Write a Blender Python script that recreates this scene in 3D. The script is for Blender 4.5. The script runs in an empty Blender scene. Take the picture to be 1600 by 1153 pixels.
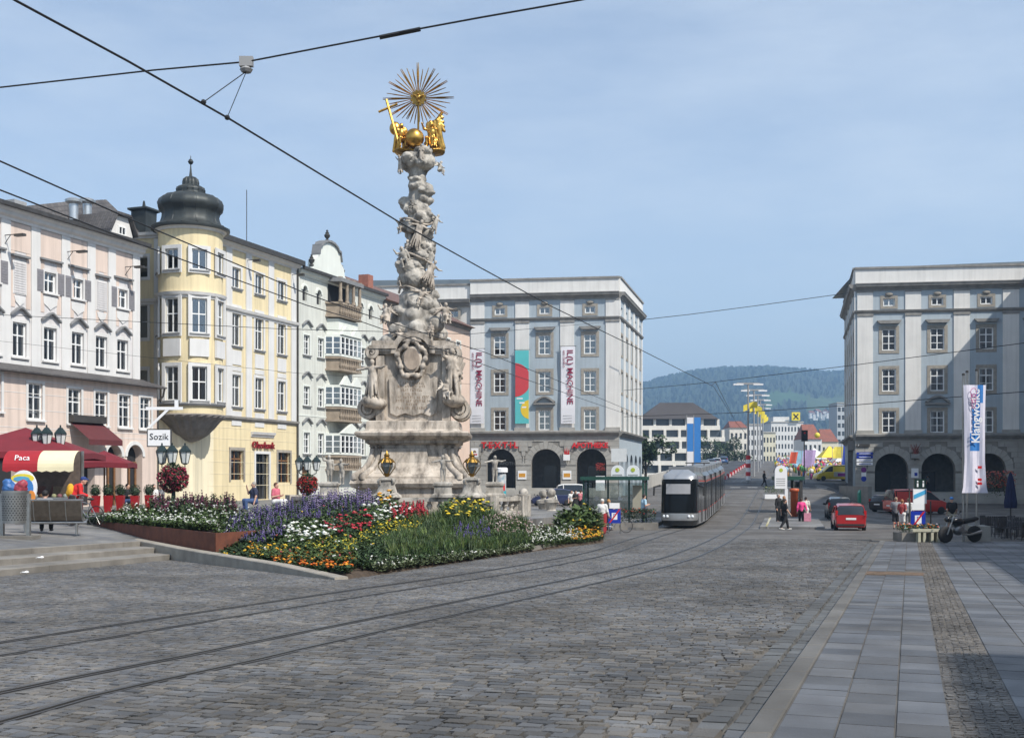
import bpy, math, random
import numpy as np
from mathutils import Vector, Matrix, Euler
random.seed(7)
RNG = np.random.default_rng(7)
SC = bpy.context.scene
COL = SC.collection
# ------------------------------------------------------------------ camera
EYE, FPX, CX, HZ = 1.7,1800.0,800.0,745.0
cam_d = bpy.data.cameras.new('camera')
cam_d.sensor_width = 36.0
cam_d.lens = 36.0 * FPX / 1600.0
cam_d.shift_y = (HZ - 576.5) / 1600.0
cam_d.clip_start = 0.1
cam_d.clip_end = 20000
cam = bpy.data.objects.new('camera', cam_d)
COL.objects.link(cam)
cam.location = (0,0, EYE)
cam.rotation_euler = (math.radians(90),0,0)
SC.camera = cam
# ------------------------------------------------------------------ sky and sun
SUN = Vector((1.0,-0.95,1.5)).normalized()
world = bpy.data.worlds.new('World')
SC.world = world
world.use_nodes = True
wn = world.node_tree
wn.nodes.clear()
w_out = wn.nodes.new('ShaderNodeOutputWorld')
w_bg = wn.nodes.new('ShaderNodeBackground')
w_sky = wn.nodes.new('ShaderNodeTexSky')
w_sky.sky_type = 'NISHITA'
w_sky.sun_disc = False
w_sky.sun_elevation = math.asin(SUN.z)
w_sky.sun_rotation = math.atan2(SUN.x, SUN.y)
w_sky.altitude = 260
w_sky.air_density = 1.0
w_sky.dust_density = 0.8
w_sky.ozone_density = 1.6
w_tc = wn.nodes.new('ShaderNodeTexCoord')
w_map = wn.nodes.new('ShaderNodeMapping')
w_map.inputs['Scale'].default_value = (1.2,2.4,5.0)
w_map.inputs['Rotation'].default_value = (0.2,0.3,0.5)
w_noise = wn.nodes.new('ShaderNodeTexNoise')
w_noise.inputs['Scale'].default_value = 2.3
w_noise.inputs['Detail'].default_value = 7
w_noise.inputs['Roughness'].default_value = 0.62
w_ramp = wn.nodes.new('ShaderNodeValToRGB')
w_ramp.color_ramp.elements[0].position = 0.42
w_ramp.color_ramp.elements[1].position = 0.80
w_ramp.color_ramp.elements[0].color = (0.23,0.23,0.23,1)
w_ramp.color_ramp.elements[1].color = (0.5,0.5,0.5,1)
w_mix = wn.nodes.new('ShaderNodeMixRGB')
w_mix.inputs[2].default_value = (6.2,6.7,7.1,1)
wn.links.new(w_tc.outputs['Generated'], w_map.inputs['Vector'])
wn.links.new(w_map.outputs[0], w_noise.inputs['Vector'])
wn.links.new(w_noise.outputs['Fac'], w_ramp.inputs[0])
w_sep = wn.nodes.new('ShaderNodeSeparateXYZ')
w_low = wn.nodes.new('ShaderNodeMapRange')
w_low.inputs['From Min'].default_value = 0.0
w_low.inputs['From Max'].default_value = 0.40
w_low.inputs['To Min'].default_value = 0.2
w_low.inputs['To Max'].default_value = 0.0
w_add = wn.nodes.new('ShaderNodeMath')
w_add.operation = 'ADD'
w_add.use_clamp = True
wn.links.new(w_tc.outputs['Generated'], w_sep.inputs[0])
wn.links.new(w_sep.outputs['Z'], w_low.inputs['Value'])
wn.links.new(w_ramp.outputs[0], w_add.inputs[0])
wn.links.new(w_low.outputs[0], w_add.inputs[1])
wn.links.new(w_add.outputs[0], w_mix.inputs[0])
wn.links.new(w_sky.outputs[0], w_mix.inputs[1])
wn.links.new(w_mix.outputs[0], w_bg.inputs['Color'])
wn.links.new(w_bg.outputs[0], w_out.inputs['Surface'])
w_bg.inputs['Strength'].default_value = 0.145
sun_d = bpy.data.lights.new('sun', 'SUN')
sun_d.energy = 5.0
sun_d.angle = math.radians(0.6)
sun_d.color = (1.0,0.955,0.88)
sun = bpy.data.objects.new('sun', sun_d)
COL.objects.link(sun)
sun.rotation_euler = SUN.to_track_quat('Z', 'Y').to_euler()
sun.location = (60,-30,80)
SC.view_settings.view_transform = 'Standard'
SC.view_settings.look = 'None'
SC.view_settings.gamma = 1.0
SC.view_settings.exposure = 0.2
SC.view_settings.use_curve_mapping = False
SC.render.engine = 'CYCLES'
SC.cycles.max_bounces = 6
SC.cycles.diffuse_bounces = 3
SC.cycles.glossy_bounces = 3
SC.cycles.transparent_max_bounces = 12
SC.cycles.volume_bounces = 0
SC.cycles.use_denoising = True
SC.cycles.sample_clamp_indirect = 6.0
# ------------------------------------------------------------------ helpers
def at(px, py, D):
 """point seen at photo pixel (px, py) at distance D along the view axis"""
 return Vector(((px - CX) / FPX * D, D, EYE + (HZ - py) / FPX * D))
def smooth(t, a, b):
 t = min(1.0, max(0.0,(t - a) / (b - a)))
 return t * t * (3 - 2 * t)
def interp(x, xs, ys):
 return float(np.interp(x, xs, ys))
SL = 0.0194
def plane_z(Y):
 return -SL * Y
def ramp_axis(Y):
 return 26.0 + 0.243 * (Y - 131.0)
def gz(X, Y):
 """height of the paved ground"""
 if Y <= 66:
  return -SL * Y
 plaza = interp(Y, [66,74,116,131,150,4000],[-1.28,-1.37,-1.10,-0.55,-0.4,-0.4])
 ramp = interp(Y, [66,74,88,108,131,200,260,285,330,420,4000],
                  [-1.28,-1.33,-0.95,-0.1,0.68,3.2,5.3,5.5,4.6,2.0,2.0])
 d = X - ramp_axis(Y)
 w = 1 - smooth(abs(d),9.0,13.5) if d < 0 or Y < 136 else 1 - smooth(d, 16,22)
 return plaza + (ramp - plaza) * w
def ground_at(px, py):
 """plan position of a photo pixel that shows the sloping square"""
 D = 1800 * EYE / (py - HZ - 1800 * SL)
 return Vector(((px - CX) / FPX * D, D, -SL * D))
def new_mat(name, color, rough=0.7, var=0.12, scale=3.0, bump=0.0, bscale=None, metal=0.0, color2=None, spec=0.5, detail=4.0, coat=0.0, attr=None):
 m = bpy.data.materials.new(name)
 m.use_nodes = True
 nt = m.node_tree
 b = nt.nodes['Principled BSDF']
 b.inputs['Roughness'].default_value = rough
 b.inputs['Metallic'].default_value = metal
 b.inputs['Specular IOR Level'].default_value = spec
 if coat:
  b.inputs['Coat Weight'].default_value = coat
  b.inputs['Coat Roughness'].default_value = 0.05
 c = tuple(color) + (1,)
 tc = nt.nodes.new('ShaderNodeNewGeometry')
 if var > 0 or color2 is not None:
  n = nt.nodes.new('ShaderNodeTexNoise')
  n.inputs['Scale'].default_value = scale
  n.inputs['Detail'].default_value = detail
  nt.links.new(tc.outputs['Position'], n.inputs['Vector'])
  r = nt.nodes.new('ShaderNodeMapRange')
  r.inputs['From Min'].default_value = 0.3
  r.inputs['From Max'].default_value = 0.7
  nt.links.new(n.outputs['Fac'], r.inputs['Value'])
  mix = nt.nodes.new('ShaderNodeMixRGB')
  lo = color2 if color2 is not None else tuple(x * (1 - var) for x in color)
  hi = color if color2 is not None else tuple(min(1, x * (1 + var)) for x in color)
  mix.inputs[1].default_value = tuple(lo) + (1,)
  mix.inputs[2].default_value = tuple(hi) + (1,)
  nt.links.new(r.outputs[0], mix.inputs[0])
  src = mix.outputs[0]
 else:
  rgb = nt.nodes.new('ShaderNodeRGB')
  rgb.outputs[0].default_value = c
  src = rgb.outputs[0]
 if attr:
  a = nt.nodes.new('ShaderNodeAttribute')
  a.attribute_name = attr
  mm = nt.nodes.new('ShaderNodeMixRGB')
  mm.blend_type = 'MULTIPLY'
  mm.inputs[0].default_value = 1
  nt.links.new(src, mm.inputs[1])
  nt.links.new(a.outputs['Color'], mm.inputs[2])
  src = mm.outputs[0]
 nt.links.new(src, b.inputs['Base Color'])
 if bump > 0:
  n2 = nt.nodes.new('ShaderNodeTexNoise')
  n2.inputs['Scale'].default_value = bscale or scale * 6
  n2.inputs['Detail'].default_value = 5
  nt.links.new(tc.outputs['Position'], n2.inputs['Vector'])
  bp = nt.nodes.new('ShaderNodeBump')
  bp.inputs['Strength'].default_value = bump
  bp.inputs['Distance'].default_value = 0.02
  nt.links.new(n2.outputs['Fac'], bp.inputs['Height'])
  nt.links.new(bp.outputs[0], b.inputs['Normal'])
 return m
_MC = {}
def M(name, *a, **k):
 if name not in _MC:
  _MC[name] = new_mat(name, *a, **k)
 return _MC[name]
def glass_mat(name, tint=(0.55,0.6,0.62), gloss=0.22):
 if name in _MC:
  return _MC[name]
 m = bpy.data.materials.new(name)
 m.use_nodes = True
 nt = m.node_tree
 nt.nodes.clear()
 o = nt.nodes.new('ShaderNodeOutputMaterial')
 t = nt.nodes.new('ShaderNodeBsdfTransparent')
 t.inputs[0].default_value = tuple(tint) + (1,)
 g = nt.nodes.new('ShaderNodeBsdfGlossy')
 g.inputs['Roughness'].default_value = 0.04
 g.inputs['Color'].default_value = (0.9,0.95,1,1)
 fr = nt.nodes.new('ShaderNodeFresnel')
 fr.inputs[0].default_value = 1.5
 ad = nt.nodes.new('ShaderNodeMath')
 ad.operation = 'ADD'
 ad.use_clamp = True
 ad.inputs[1].default_value = gloss
 nt.links.new(fr.outputs[0], ad.inputs[0])
 mx = nt.nodes.new('ShaderNodeMixShader')
 nt.links.new(ad.outputs[0], mx.inputs[0])
 nt.links.new(t.outputs[0], mx.inputs[1])
 nt.links.new(g.outputs[0], mx.inputs[2])
 nt.links.new(mx.outputs[0], o.inputs['Surface'])
 _MC[name] = m
 return m
def link(o, parent=None):
 COL.objects.link(o)
 if parent is not None:
  o.parent = parent
 return o
def mesh_from(name, V, F, smooth_=False, col=None):
 me = bpy.data.meshes.new(name)
 me.from_pydata([tuple(v) for v in V],[], F)
 if smooth_:
  me.polygons.foreach_set('use_smooth', [True] * len(me.polygons))
 if col is not None:
  at_ = me.color_attributes.new('tint', 'FLOAT_COLOR', 'POINT')
  c = np.ones((len(V),4), np.float32)
  c[:, :3] = col
  at_.data.foreach_set('color', c.ravel())
 me.update()
 return me
def quads_mesh(name, V, Q, smooth_=False, col=None):
 """V (n,3) and Q (m,4) numpy arrays, made fast"""
 me = bpy.data.meshes.new(name)
 V = np.asarray(V, np.float32)
 Q = np.asarray(Q, np.int32)
 k = Q.shape[1]
 me.vertices.add(len(V))
 me.vertices.foreach_set('co', V.ravel())
 me.loops.add(Q.size)
 me.loops.foreach_set('vertex_index', Q.ravel())
 me.polygons.add(len(Q))
 me.polygons.foreach_set('loop_start', np.arange(0, Q.size, k, dtype=np.int32))
 me.polygons.foreach_set('loop_total', np.full(len(Q), k, np.int32))
 me.polygons.foreach_set('use_smooth', np.full(len(Q), bool(smooth_)))
 me.update(calc_edges=True)
 me.validate()
 if col is not None:
  a = me.color_attributes.new('tint', 'FLOAT_COLOR', 'POINT')
  c = np.ones((len(V),4), np.float32)
  c[:, :3] = col
  a.data.foreach_set('color', c.ravel())
 return me
def obj(name, me, mat=None, parent=None, loc=None, rot=None, scale=None):
 o = bpy.data.objects.new(name, me)
 if mat is not None and me is not None and not me.materials:
  me.materials.append(mat)
 link(o, parent)
 if loc is not None:
  o.location = loc
 if rot is not None:
  o.rotation_euler = rot
 if scale is not None:
  o.scale = scale
 return o
def tag(o, label=None, cat=None, group=None, kind=None):
 if label:
  o['label'] = label
 if cat:
  o['category'] = cat
 if group:
  o['group'] = group
 if kind:
  o['kind'] = kind
 return o
def thing(name, label, cat, loc=(0,0,0), rz=0.0, group=None):
 o = bpy.data.objects.new(name, None)
 o.empty_display_size = 0.3
 link(o)
 o.location = loc
 o.rotation_euler = (0,0, rz)
 return tag(o, label, cat, group)
def copy_tree(o, parent=None):
 c = o.copy()
 link(c, parent)
 for ch in list(o.children):
  copy_tree(ch, c)
 return c
class MB:
 def __init__(s):
  s.V, s.F = [],[]
 def add(s, V, F):
  n = len(s.V)
  s.V += [tuple(v) for v in V]
  s.F += [tuple(i + n for i in f) for f in F]
  return s
 def box(s, x0, x1, y0, y1, z0, z1):
  V = [(x, y, z) for z in (z0, z1) for y in (y0, y1) for x in (x0, x1)]
  return s.add(V, [(0,2,3,1),(4,5,7,6),(0,1,5,4),(2,6,7,3),(0,4,6,2),(1,3,7,5)])
 def obox(s, c, size, R=None):
  h = [x / 2 for x in size]
  V = []
  for z in (-h[2], h[2]):
   for y in (-h[1], h[1]):
    for x in (-h[0], h[0]):
     v = Vector((x, y, z))
     if R is not None:
      v = R @ v
     V.append(v + Vector(c))
  return s.add(V, [(0,2,3,1),(4,5,7,6),(0,1,5,4),(2,6,7,3),(0,4,6,2),(1,3,7,5)])
 def lathe(s, prof, n=16, c=(0,0,0), sq=0.0, a0=0.0, a1=None, sx=1.0, sy=1.0):
  """revolve (r, z) points; sq blends the circle towards a rounded square"""
  full = a1 is None
  a1 = a0 + 2 * math.pi if full else a1
  m = n if full else n + 1
  V, F = [],[]
  for r, z in prof:
   for i in range(m):
    a = a0 + (a1 - a0) * i / n
    ca, sa = math.cos(a), math.sin(a)
    k = 1.0
    if sq:
     k = 1 + sq * (1 / max(abs(ca), abs(sa)) - 1)
    V.append((c[0] + r * k * ca * sx, c[1] + r * k * sa * sy, c[2] + z))
  for j in range(len(prof) - 1):
   for i in range(n):
    i2 = (i + 1) % m if full else i + 1
    F.append((j * m + i, j * m + i2,(j + 1) * m + i2,(j + 1) * m + i))
  if full:
   if prof[0][0] > 1e-6:
    F.append(tuple(reversed(range(m))))
   if prof[-1][0] > 1e-6:
    F.append(tuple(range((len(prof) - 1) * m, len(prof) * m)))
  return s.add(V, F)
 def tube(s, pts, r, n=6, cap=True):
  pts = [Vector(p) for p in pts]
  rs = r if isinstance(r, (list, tuple)) else [r] * len(pts)
  V, F = [],[]
  for i, p in enumerate(pts):
   d = (pts[min(i + 1, len(pts) - 1)] - pts[max(i - 1,0)])
   d = d.normalized() if d.length > 1e-9 else Vector((0,0,1))
   u = d.cross(Vector((0,0,1)))
   u = u.normalized() if u.length > 1e-3 else Vector((1,0,0))
   w = d.cross(u)
   for k in range(n):
    a = 2 * math.pi * k / n
    V.append(p + (u * math.cos(a) + w * math.sin(a)) * rs[i])
  for i in range(len(pts) - 1):
   for k in range(n):
    k2 = (k + 1) % n
    F.append((i * n + k, (i + 1) * n + k, (i + 1) * n + k2, i * n + k2))
  if cap:
   F.append(tuple(range(n)))
   F.append(tuple(reversed(range((len(pts) - 1) * n, len(pts) * n))))
  return s.add(V, F)
 def prism(s, poly, y0, y1):
  """polygon in the x-z plane, extruded along y"""
  n = len(poly)
  V = [(x, y0, z) for x, z in poly] + [(x, y1, z) for x, z in poly]
  F = [tuple(range(n)), tuple(reversed(range(n, 2 * n)))]
  F += [(i, i + n, (i + 1) % n + n, (i + 1) % n) for i in range(n)]
  return s.add(V, F)
 def slab(s, poly, z0, z1):
  """plan polygon extruded upwards"""
  n = len(poly)
  V = [(x, y, z0) for x, y in poly] + [(x, y, z1) for x, y in poly]
  F = [tuple(reversed(range(n))), tuple(range(n, 2 * n))]
  F += [(i, (i + 1) % n, (i + 1) % n + n, i + n) for i in range(n)]
  return s.add(V, F)
 def ball(s, c, r, nu=12, nv=8):
  r = r if isinstance(r, (list, tuple)) else (r, r, r)
  V, F = [(c[0], c[1], c[2] - r[2])],[]
  for j in range(1, nv):
   t = -math.pi / 2 + math.pi * j / nv
   for i in range(nu):
    a = 2 * math.pi * i / nu
    V.append((c[0] + r[0] * math.cos(t) * math.cos(a), c[1] + r[1] * math.cos(t) * math.sin(a), c[2] + r[2] * math.sin(t)))
  V.append((c[0], c[1], c[2] + r[2]))
  for i in range(nu):
   F.append((0,1 + (i + 1) % nu, 1 + i))
   b = 1 + (nv - 2) * nu
   F.append((b + i, b + (i + 1) % nu, len(V) - 1))
  for j in range(nv - 2):
   for i in range(nu):
    i2 = (i + 1) % nu
    F.append((1 + j * nu + i, 1 + j * nu + i2,1 + (j + 1) * nu + i2,1 + (j + 1) * nu + i))
  return s.add(V, F)
 def mesh(s, name='mesh', smooth_=False):
  return mesh_from(name, s.V, s.F, smooth_)
 def build(s, name, mat, parent=None, smooth_=False, loc=None, rot=None):
  return obj(name, s.mesh(name, smooth_), mat, parent, loc, rot)
def ease(o, deg=35):
 """smooth shading with sharp edges kept"""
 me = o.data
 try:
  me.set_sharp_from_angle(angle=math.radians(deg))
 except Exception:
  pass
 me.polygons.foreach_set('use_smooth', [True] * len(me.polygons))
 try:
  me.set_sharp_from_angle(angle=math.radians(deg))
 except Exception:
  pass
 return o
def text(body, size, mat, parent, loc, rot=(math.pi / 2,0,0), depth=0.01, name='lettering', align='CENTER', spacing=1.0, xscale=1.0, bold=0.0):
 cu = bpy.data.curves.new(name, 'FONT')
 cu.body = body
 cu.size = size
 cu.extrude = depth
 cu.offset = bold
 cu.align_x = align
 cu.align_y = 'CENTER'
 cu.space_character = spacing
 cu.resolution_u = 2
 tmp = bpy.data.objects.new('tmp', cu)
 me = bpy.data.meshes.new_from_object(tmp)
 bpy.data.objects.remove(tmp)
 bpy.data.curves.remove(cu)
 me.materials.clear()
 return obj(name, me, mat, parent, loc, rot, (xscale, 1,1))
# ---- implicit surfaces: smooth unions of tapered capsules and ellipsoids, meshed with surface nets
def sdf_mesh(prims, vox=0.03, k=0.03, noise=0.0, nscale=8.0):
 lo = np.full(3,1e9)
 hi = -lo
 for p in prims:
  if p[0] == 'c':
   r = max(p[3], p[4])
   for q in (p[1], p[2]):
    lo = np.minimum(lo, np.array(q) - r)
    hi = np.maximum(hi, np.array(q) + r)
  else:
   rr = max(p[2])
   lo = np.minimum(lo, np.array(p[1]) - rr)
   hi = np.maximum(hi, np.array(p[1]) + rr)
 lo -= vox * 2 + k
 hi += vox * 2 + k
 n = np.ceil((hi - lo) / vox).astype(int) + 1
 ax = [lo[i] + vox * np.arange(n[i]) for i in range(3)]
 X, Y, Z = np.meshgrid(*ax, indexing='ij')
 X, Y, Z = X.astype(np.float32), Y.astype(np.float32), Z.astype(np.float32)
 D = np.full(X.shape, 1e3, np.float32)
 for p in prims:
  if p[0] == 'c':
   a, b = np.array(p[1], np.float32), np.array(p[2], np.float32)
   r0, r1 = p[3], p[4]
   ba = b - a
   L2 = max(float(ba @ ba),1e-9)
   m = max(r0, r1) + k * 3 + vox * 3
   blo, bhi = np.minimum(a, b) - m, np.maximum(a, b) + m
  else:
   c, r = np.array(p[1], np.float32), np.array(p[2], np.float32)
   m = k * 3 + vox * 3
   R = p[3] if len(p) > 3 else None
   e = np.full(3, r.max()) if R is not None else r
   blo, bhi = c - e - m, c + e + m
  i0 = np.clip(((blo - lo) / vox).astype(int),0, n - 1)
  i1 = np.clip(((bhi - lo) / vox).astype(int) + 2,1, n)
  sl = tuple(slice(i0[i], i1[i]) for i in range(3))
  x, y, z = X[sl], Y[sl], Z[sl]
  if p[0] == 'c':
   t = np.clip(((x - a[0]) * ba[0] + (y - a[1]) * ba[1] + (z - a[2]) * ba[2]) / L2,0,1)
   d = np.sqrt((x - a[0] - t * ba[0]) ** 2 + (y - a[1] - t * ba[1]) ** 2 + (z - a[2] - t * ba[2]) ** 2) - (r0 + (r1 - r0) * t)
  else:
   dx, dy, dz = x - c[0], y - c[1], z - c[2]
   if R is not None:
    Rm = np.array(R, np.float32)
    dx, dy, dz = (Rm[0,0] * dx + Rm[1,0] * dy + Rm[2,0] * dz, Rm[0,1] * dx + Rm[1,1] * dy + Rm[2,1] * dz,
                              Rm[0,2] * dx + Rm[1,2] * dy + Rm[2,2] * dz)
   q = np.sqrt((dx / r[0]) ** 2 + (dy / r[1]) ** 2 + (dz / r[2]) ** 2)
   d = (q - 1) * r.min()
  cur = D[sl]
  h = np.clip(0.5 + 0.5 * (cur - d) / k, 0,1)
  D[sl] = cur * (1 - h) + d * h - k * h * (1 - h)
 if noise:
  D = D + noise * (np.sin(X * nscale + 1.3 * np.sin(Y * nscale * 0.7)) * np.sin(Y * nscale * 1.1 + np.sin(Z * nscale)) * np.sin(Z * nscale * 0.9 + 1.7)).astype(np.float32)
  D = D + 0.55 * noise * (np.sin(X * nscale * 2.3 + 2.1 * np.sin(Z * nscale)) * np.sin(Y * nscale * 2.1) * np.sin(Z * nscale * 2.4 + np.sin(X * nscale))).astype(np.float32)
 ins = D < 0
 c = [ins[a_:n[0] - 1 + a_, b_:n[1] - 1 + b_, c_:n[2] - 1 + c_] for a_ in (0,1) for b_ in (0,1) for c_ in (0,1)]
 s = sum(x.astype(np.int8) for x in c)
 act = (s > 0) & (s < 8)
 idx = np.full(act.shape, -1, np.int64)
 cells = np.argwhere(act)
 idx[act] = np.arange(len(cells))
 P = np.zeros((len(cells),3))
 W = np.zeros(len(cells))
 offs = [(a_, b_, c_) for a_ in (0,1) for b_ in (0,1) for c_ in (0,1)]
 for i in range(8):
  for j in range(i + 1,8):
   oi, oj = np.array(offs[i]), np.array(offs[j])
   if np.abs(oi - oj).sum() != 1:
    continue
   A, B = cells + oi, cells + oj
   da, db = D[A[:, 0], A[:, 1], A[:, 2]], D[B[:, 0], B[:, 1], B[:, 2]]
   cr = (da < 0) != (db < 0)
   t = np.where(cr, da / np.where(cr, da - db, 1),0)[:, None]
   P += np.where(cr[:, None], A + (B - A) * t, 0)
   W += cr
 V = lo + vox * P / np.maximum(W, 1)[:, None]
 Q = []
 for axis in range(3):
  sh = [slice(None)] * 3
  sa, sb = list(sh), list(sh)
  sa[axis], sb[axis] = slice(0,-1), slice(1, None)
  cr = ins[tuple(sa)] != ins[tuple(sb)]
  e = np.argwhere(cr)
  u, v = [(1,2),(2,0),(0,1)][axis]
  ok = (e[:, u] > 0) & (e[:, v] > 0) & (e[:, u] < n[u] - 1) & (e[:, v] < n[v] - 1)
  e = e[ok]
  if not len(e):
   continue
  du, dv = np.zeros(3, int), np.zeros(3, int)
  du[u], dv[v] = 1,1
  g = lambda q: idx[q[:, 0], q[:, 1], q[:, 2]]
  quad = np.stack([g(e - du - dv), g(e - dv), g(e), g(e - du)],1)
  flip = ~ins[e[:, 0], e[:, 1], e[:, 2]]
  quad[flip] = quad[flip][:, ::-1]
  Q.append(quad)
 Q = np.concatenate(Q)
 Q = Q[(Q >= 0).all(1)]
 return V, Q
def sdf_obj(name, prims, mat, parent=None, vox=0.03, k=0.03, noise=0.0, nscale=8.0, extra=None):
 V, Q = sdf_mesh(prims, vox, k, noise, nscale)
 if extra is not None and len(extra.V):
  V2 = [tuple(v) for v in V] + list(extra.V)
  n = len(V)
  F2 = [tuple(int(i) for i in q) for q in Q] + [tuple(i + n for i in f) for f in extra.F]
  me = mesh_from(name, V2, F2, True)
 else:
  me = quads_mesh(name, V, Q, True)
 return obj(name, me, mat, parent)
# ================================================================== SETTING: ground, road, tracks, pavement, terrace, steps
def stone_mat(name, c1, c2, brick=None, rot=0.0, rough=0.75, bump=0.3, attr=None):
 """stone with two-tone mottling; brick=(w,h) adds far-off sett joints"""
 if name in _MC:
  return _MC[name]
 m = new_mat(name, c1, rough=rough, color2=c2, scale=1.3, detail=8, bump=bump, bscale=60, attr=attr)
 nt = m.node_tree
 b = nt.nodes['Principled BSDF']
 src = b.inputs['Base Color'].links[0].from_socket
 ge = nt.nodes.new('ShaderNodeNewGeometry')
 bn = nt.nodes.new('ShaderNodeTexNoise')
 bn.inputs['Scale'].default_value = 0.33
 bn.inputs['Detail'].default_value = 7
 bn.inputs['Roughness'].default_value = 0.62
 nt.links.new(ge.outputs['Position'], bn.inputs['Vector'])
 for lo_, hi_, tgt in ((0.72,1.25, 'c'),(rough + 0.12, rough - 0.2, 'r')):
  mr = nt.nodes.new('ShaderNodeMapRange')
  mr.inputs['From Min'].default_value = 0.35
  mr.inputs['From Max'].default_value = 0.66
  mr.inputs['To Min'].default_value = lo_
  mr.inputs['To Max'].default_value = hi_
  nt.links.new(bn.outputs['Fac'], mr.inputs['Value'])
  if tgt == 'r':
   nt.links.new(mr.outputs[0], b.inputs['Roughness'])
  else:
   mu = nt.nodes.new('ShaderNodeMixRGB')
   mu.blend_type = 'MULTIPLY'
   mu.inputs[0].default_value = 1
   nt.links.new(src, mu.inputs[1])
   nt.links.new(mr.outputs[0], mu.inputs[2])
   nt.links.new(mu.outputs[0], b.inputs['Base Color'])
 if brick:
  src = b.inputs['Base Color'].links[0].from_socket
  tc = nt.nodes.new('ShaderNodeTexCoord')
  mp = nt.nodes.new('ShaderNodeMapping')
  mp.inputs['Rotation'].default_value = (0,0, rot)
  br = nt.nodes.new('ShaderNodeTexBrick')
  br.inputs['Scale'].default_value = 1.0
  br.inputs['Brick Width'].default_value = brick[0]
  br.inputs['Row Height'].default_value = brick[1]
  br.inputs['Mortar Size'].default_value = 0.012
  br.inputs['Color1'].default_value = (0.78,0.78,0.8,1)
  br.inputs['Color2'].default_value = (1.25,1.2,1.1,1)
  br.inputs['Mortar'].default_value = (0.5,0.48,0.44,1)
  nt.links.new(tc.outputs['Object'], mp.inputs['Vector'])
  nt.links.new(mp.outputs[0], br.inputs['Vector'])
  mm = nt.nodes.new('ShaderNodeMixRGB')
  mm.blend_type = 'MULTIPLY'
  mm.inputs[0].default_value = 0.8
  nt.links.new(src, mm.inputs[1])
  nt.links.new(br.outputs['Color'], mm.inputs[2])
  nt.links.new(mm.outputs[0], b.inputs['Base Color'])
 _MC[name] = m
 return m
DV = Vector((0.345,1.0)).normalized()
PV = Vector((DV.y, -DV.x))
KROT = math.atan2(DV.y, DV.x) - math.pi / 2
m_road = stone_mat('road_setts_far', (0.138,0.128,0.117),(0.095,0.09,0.086), brick=(0.2,0.16), rot=-KROT)
m_joint = stone_mat('road_joint_sand', (0.135,0.118,0.095),(0.085,0.078,0.07), bump=0.5)
# ---- ground: one sheet to the horizon
xs = np.concatenate([np.linspace(-4000,-120,12), np.linspace(-100,-45,8), np.arange(-42,62,1.6), np.linspace(64,110,8), np.linspace(140,4000,12)])
ys = np.concatenate([np.array([-400,-60,-20]), np.arange(-8,150,1.6), np.arange(152,460,6), np.linspace(480,4500,14)])
def sheet_drop(Y):
 return -0.035 + 0.031 * smooth(Y, 46,52)
V = [(x, y, gz(x, max(y, -8)) + sheet_drop(y)) for y in ys for x in xs]
nx = len(xs)
F = [(j * nx + i, j * nx + i + 1,(j + 1) * nx + i + 1,(j + 1) * nx + i) for j in range(len(ys) - 1) for i in range(nx - 1)]
ground = obj('ground', mesh_from('ground', V, F, True), None)
ground.data.materials.append(m_joint)
ground.data.materials.append(m_road)
for p in ground.data.polygons:
 p.material_index = 0 if p.center.y < 49 else 1
tag(ground, 'grey cobbled square sloping away towards the bridge', kind='structure')
# ---- tram track centre lines (plan), fitted to the rails
A_pts = [(7.0,-4.95),(8.87,-4.35),(10.2,-4.05),(12.7,-3.0),(16.7,-1.45),(24.1,1.55),(32.2,4.55),(43.5,7.6),(61.2,11.9),(88,18.4),(131,28.8),(200,45.6),(285,66.2)]
B_pts = [(7.0,-8.2),(10.0,-6.9),(13.3,-5.88),(16.2,-4.62),(19.4,-3.5),(22.7,-2.05),(27.3,-0.1),(36.4,2.85),(49.4,5.55),(63.8,8.92),(88,14.75),(131,25.1),(200,41.9),(285,62.5)]
def track_x(pts, Y):
 ys_, xs_ = [p[0] for p in pts],[p[1] for p in pts]
 return sum(interp(Y + d, ys_, xs_) for d in (-3,-1.5,0,1.5,3)) / 5 if Y > 12 else interp(Y, ys_, xs_)
def track_pt(pts, Y, off=0.0, dz=0.0):
 x0, x1 = track_x(pts, Y - 0.6), track_x(pts, Y + 0.6)
 d = Vector((x1 - x0,1.2)).normalized()
 X, YY = track_x(pts, Y) + d.y * off, Y - d.x * off
 return Vector((X, YY, gz(X, YY) + dz))
m_rail = M('rail_steel', (0.07,0.067,0.065), rough=0.4, metal=0.5, var=0.25, scale=2)
m_groove = M('rail_groove', (0.018,0.017,0.016), rough=0.9, var=0)
yy = list(np.arange(6.0,60,0.8)) + list(np.arange(60,285,4.0))
track_names = (('near', A_pts),('far', B_pts))
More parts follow.
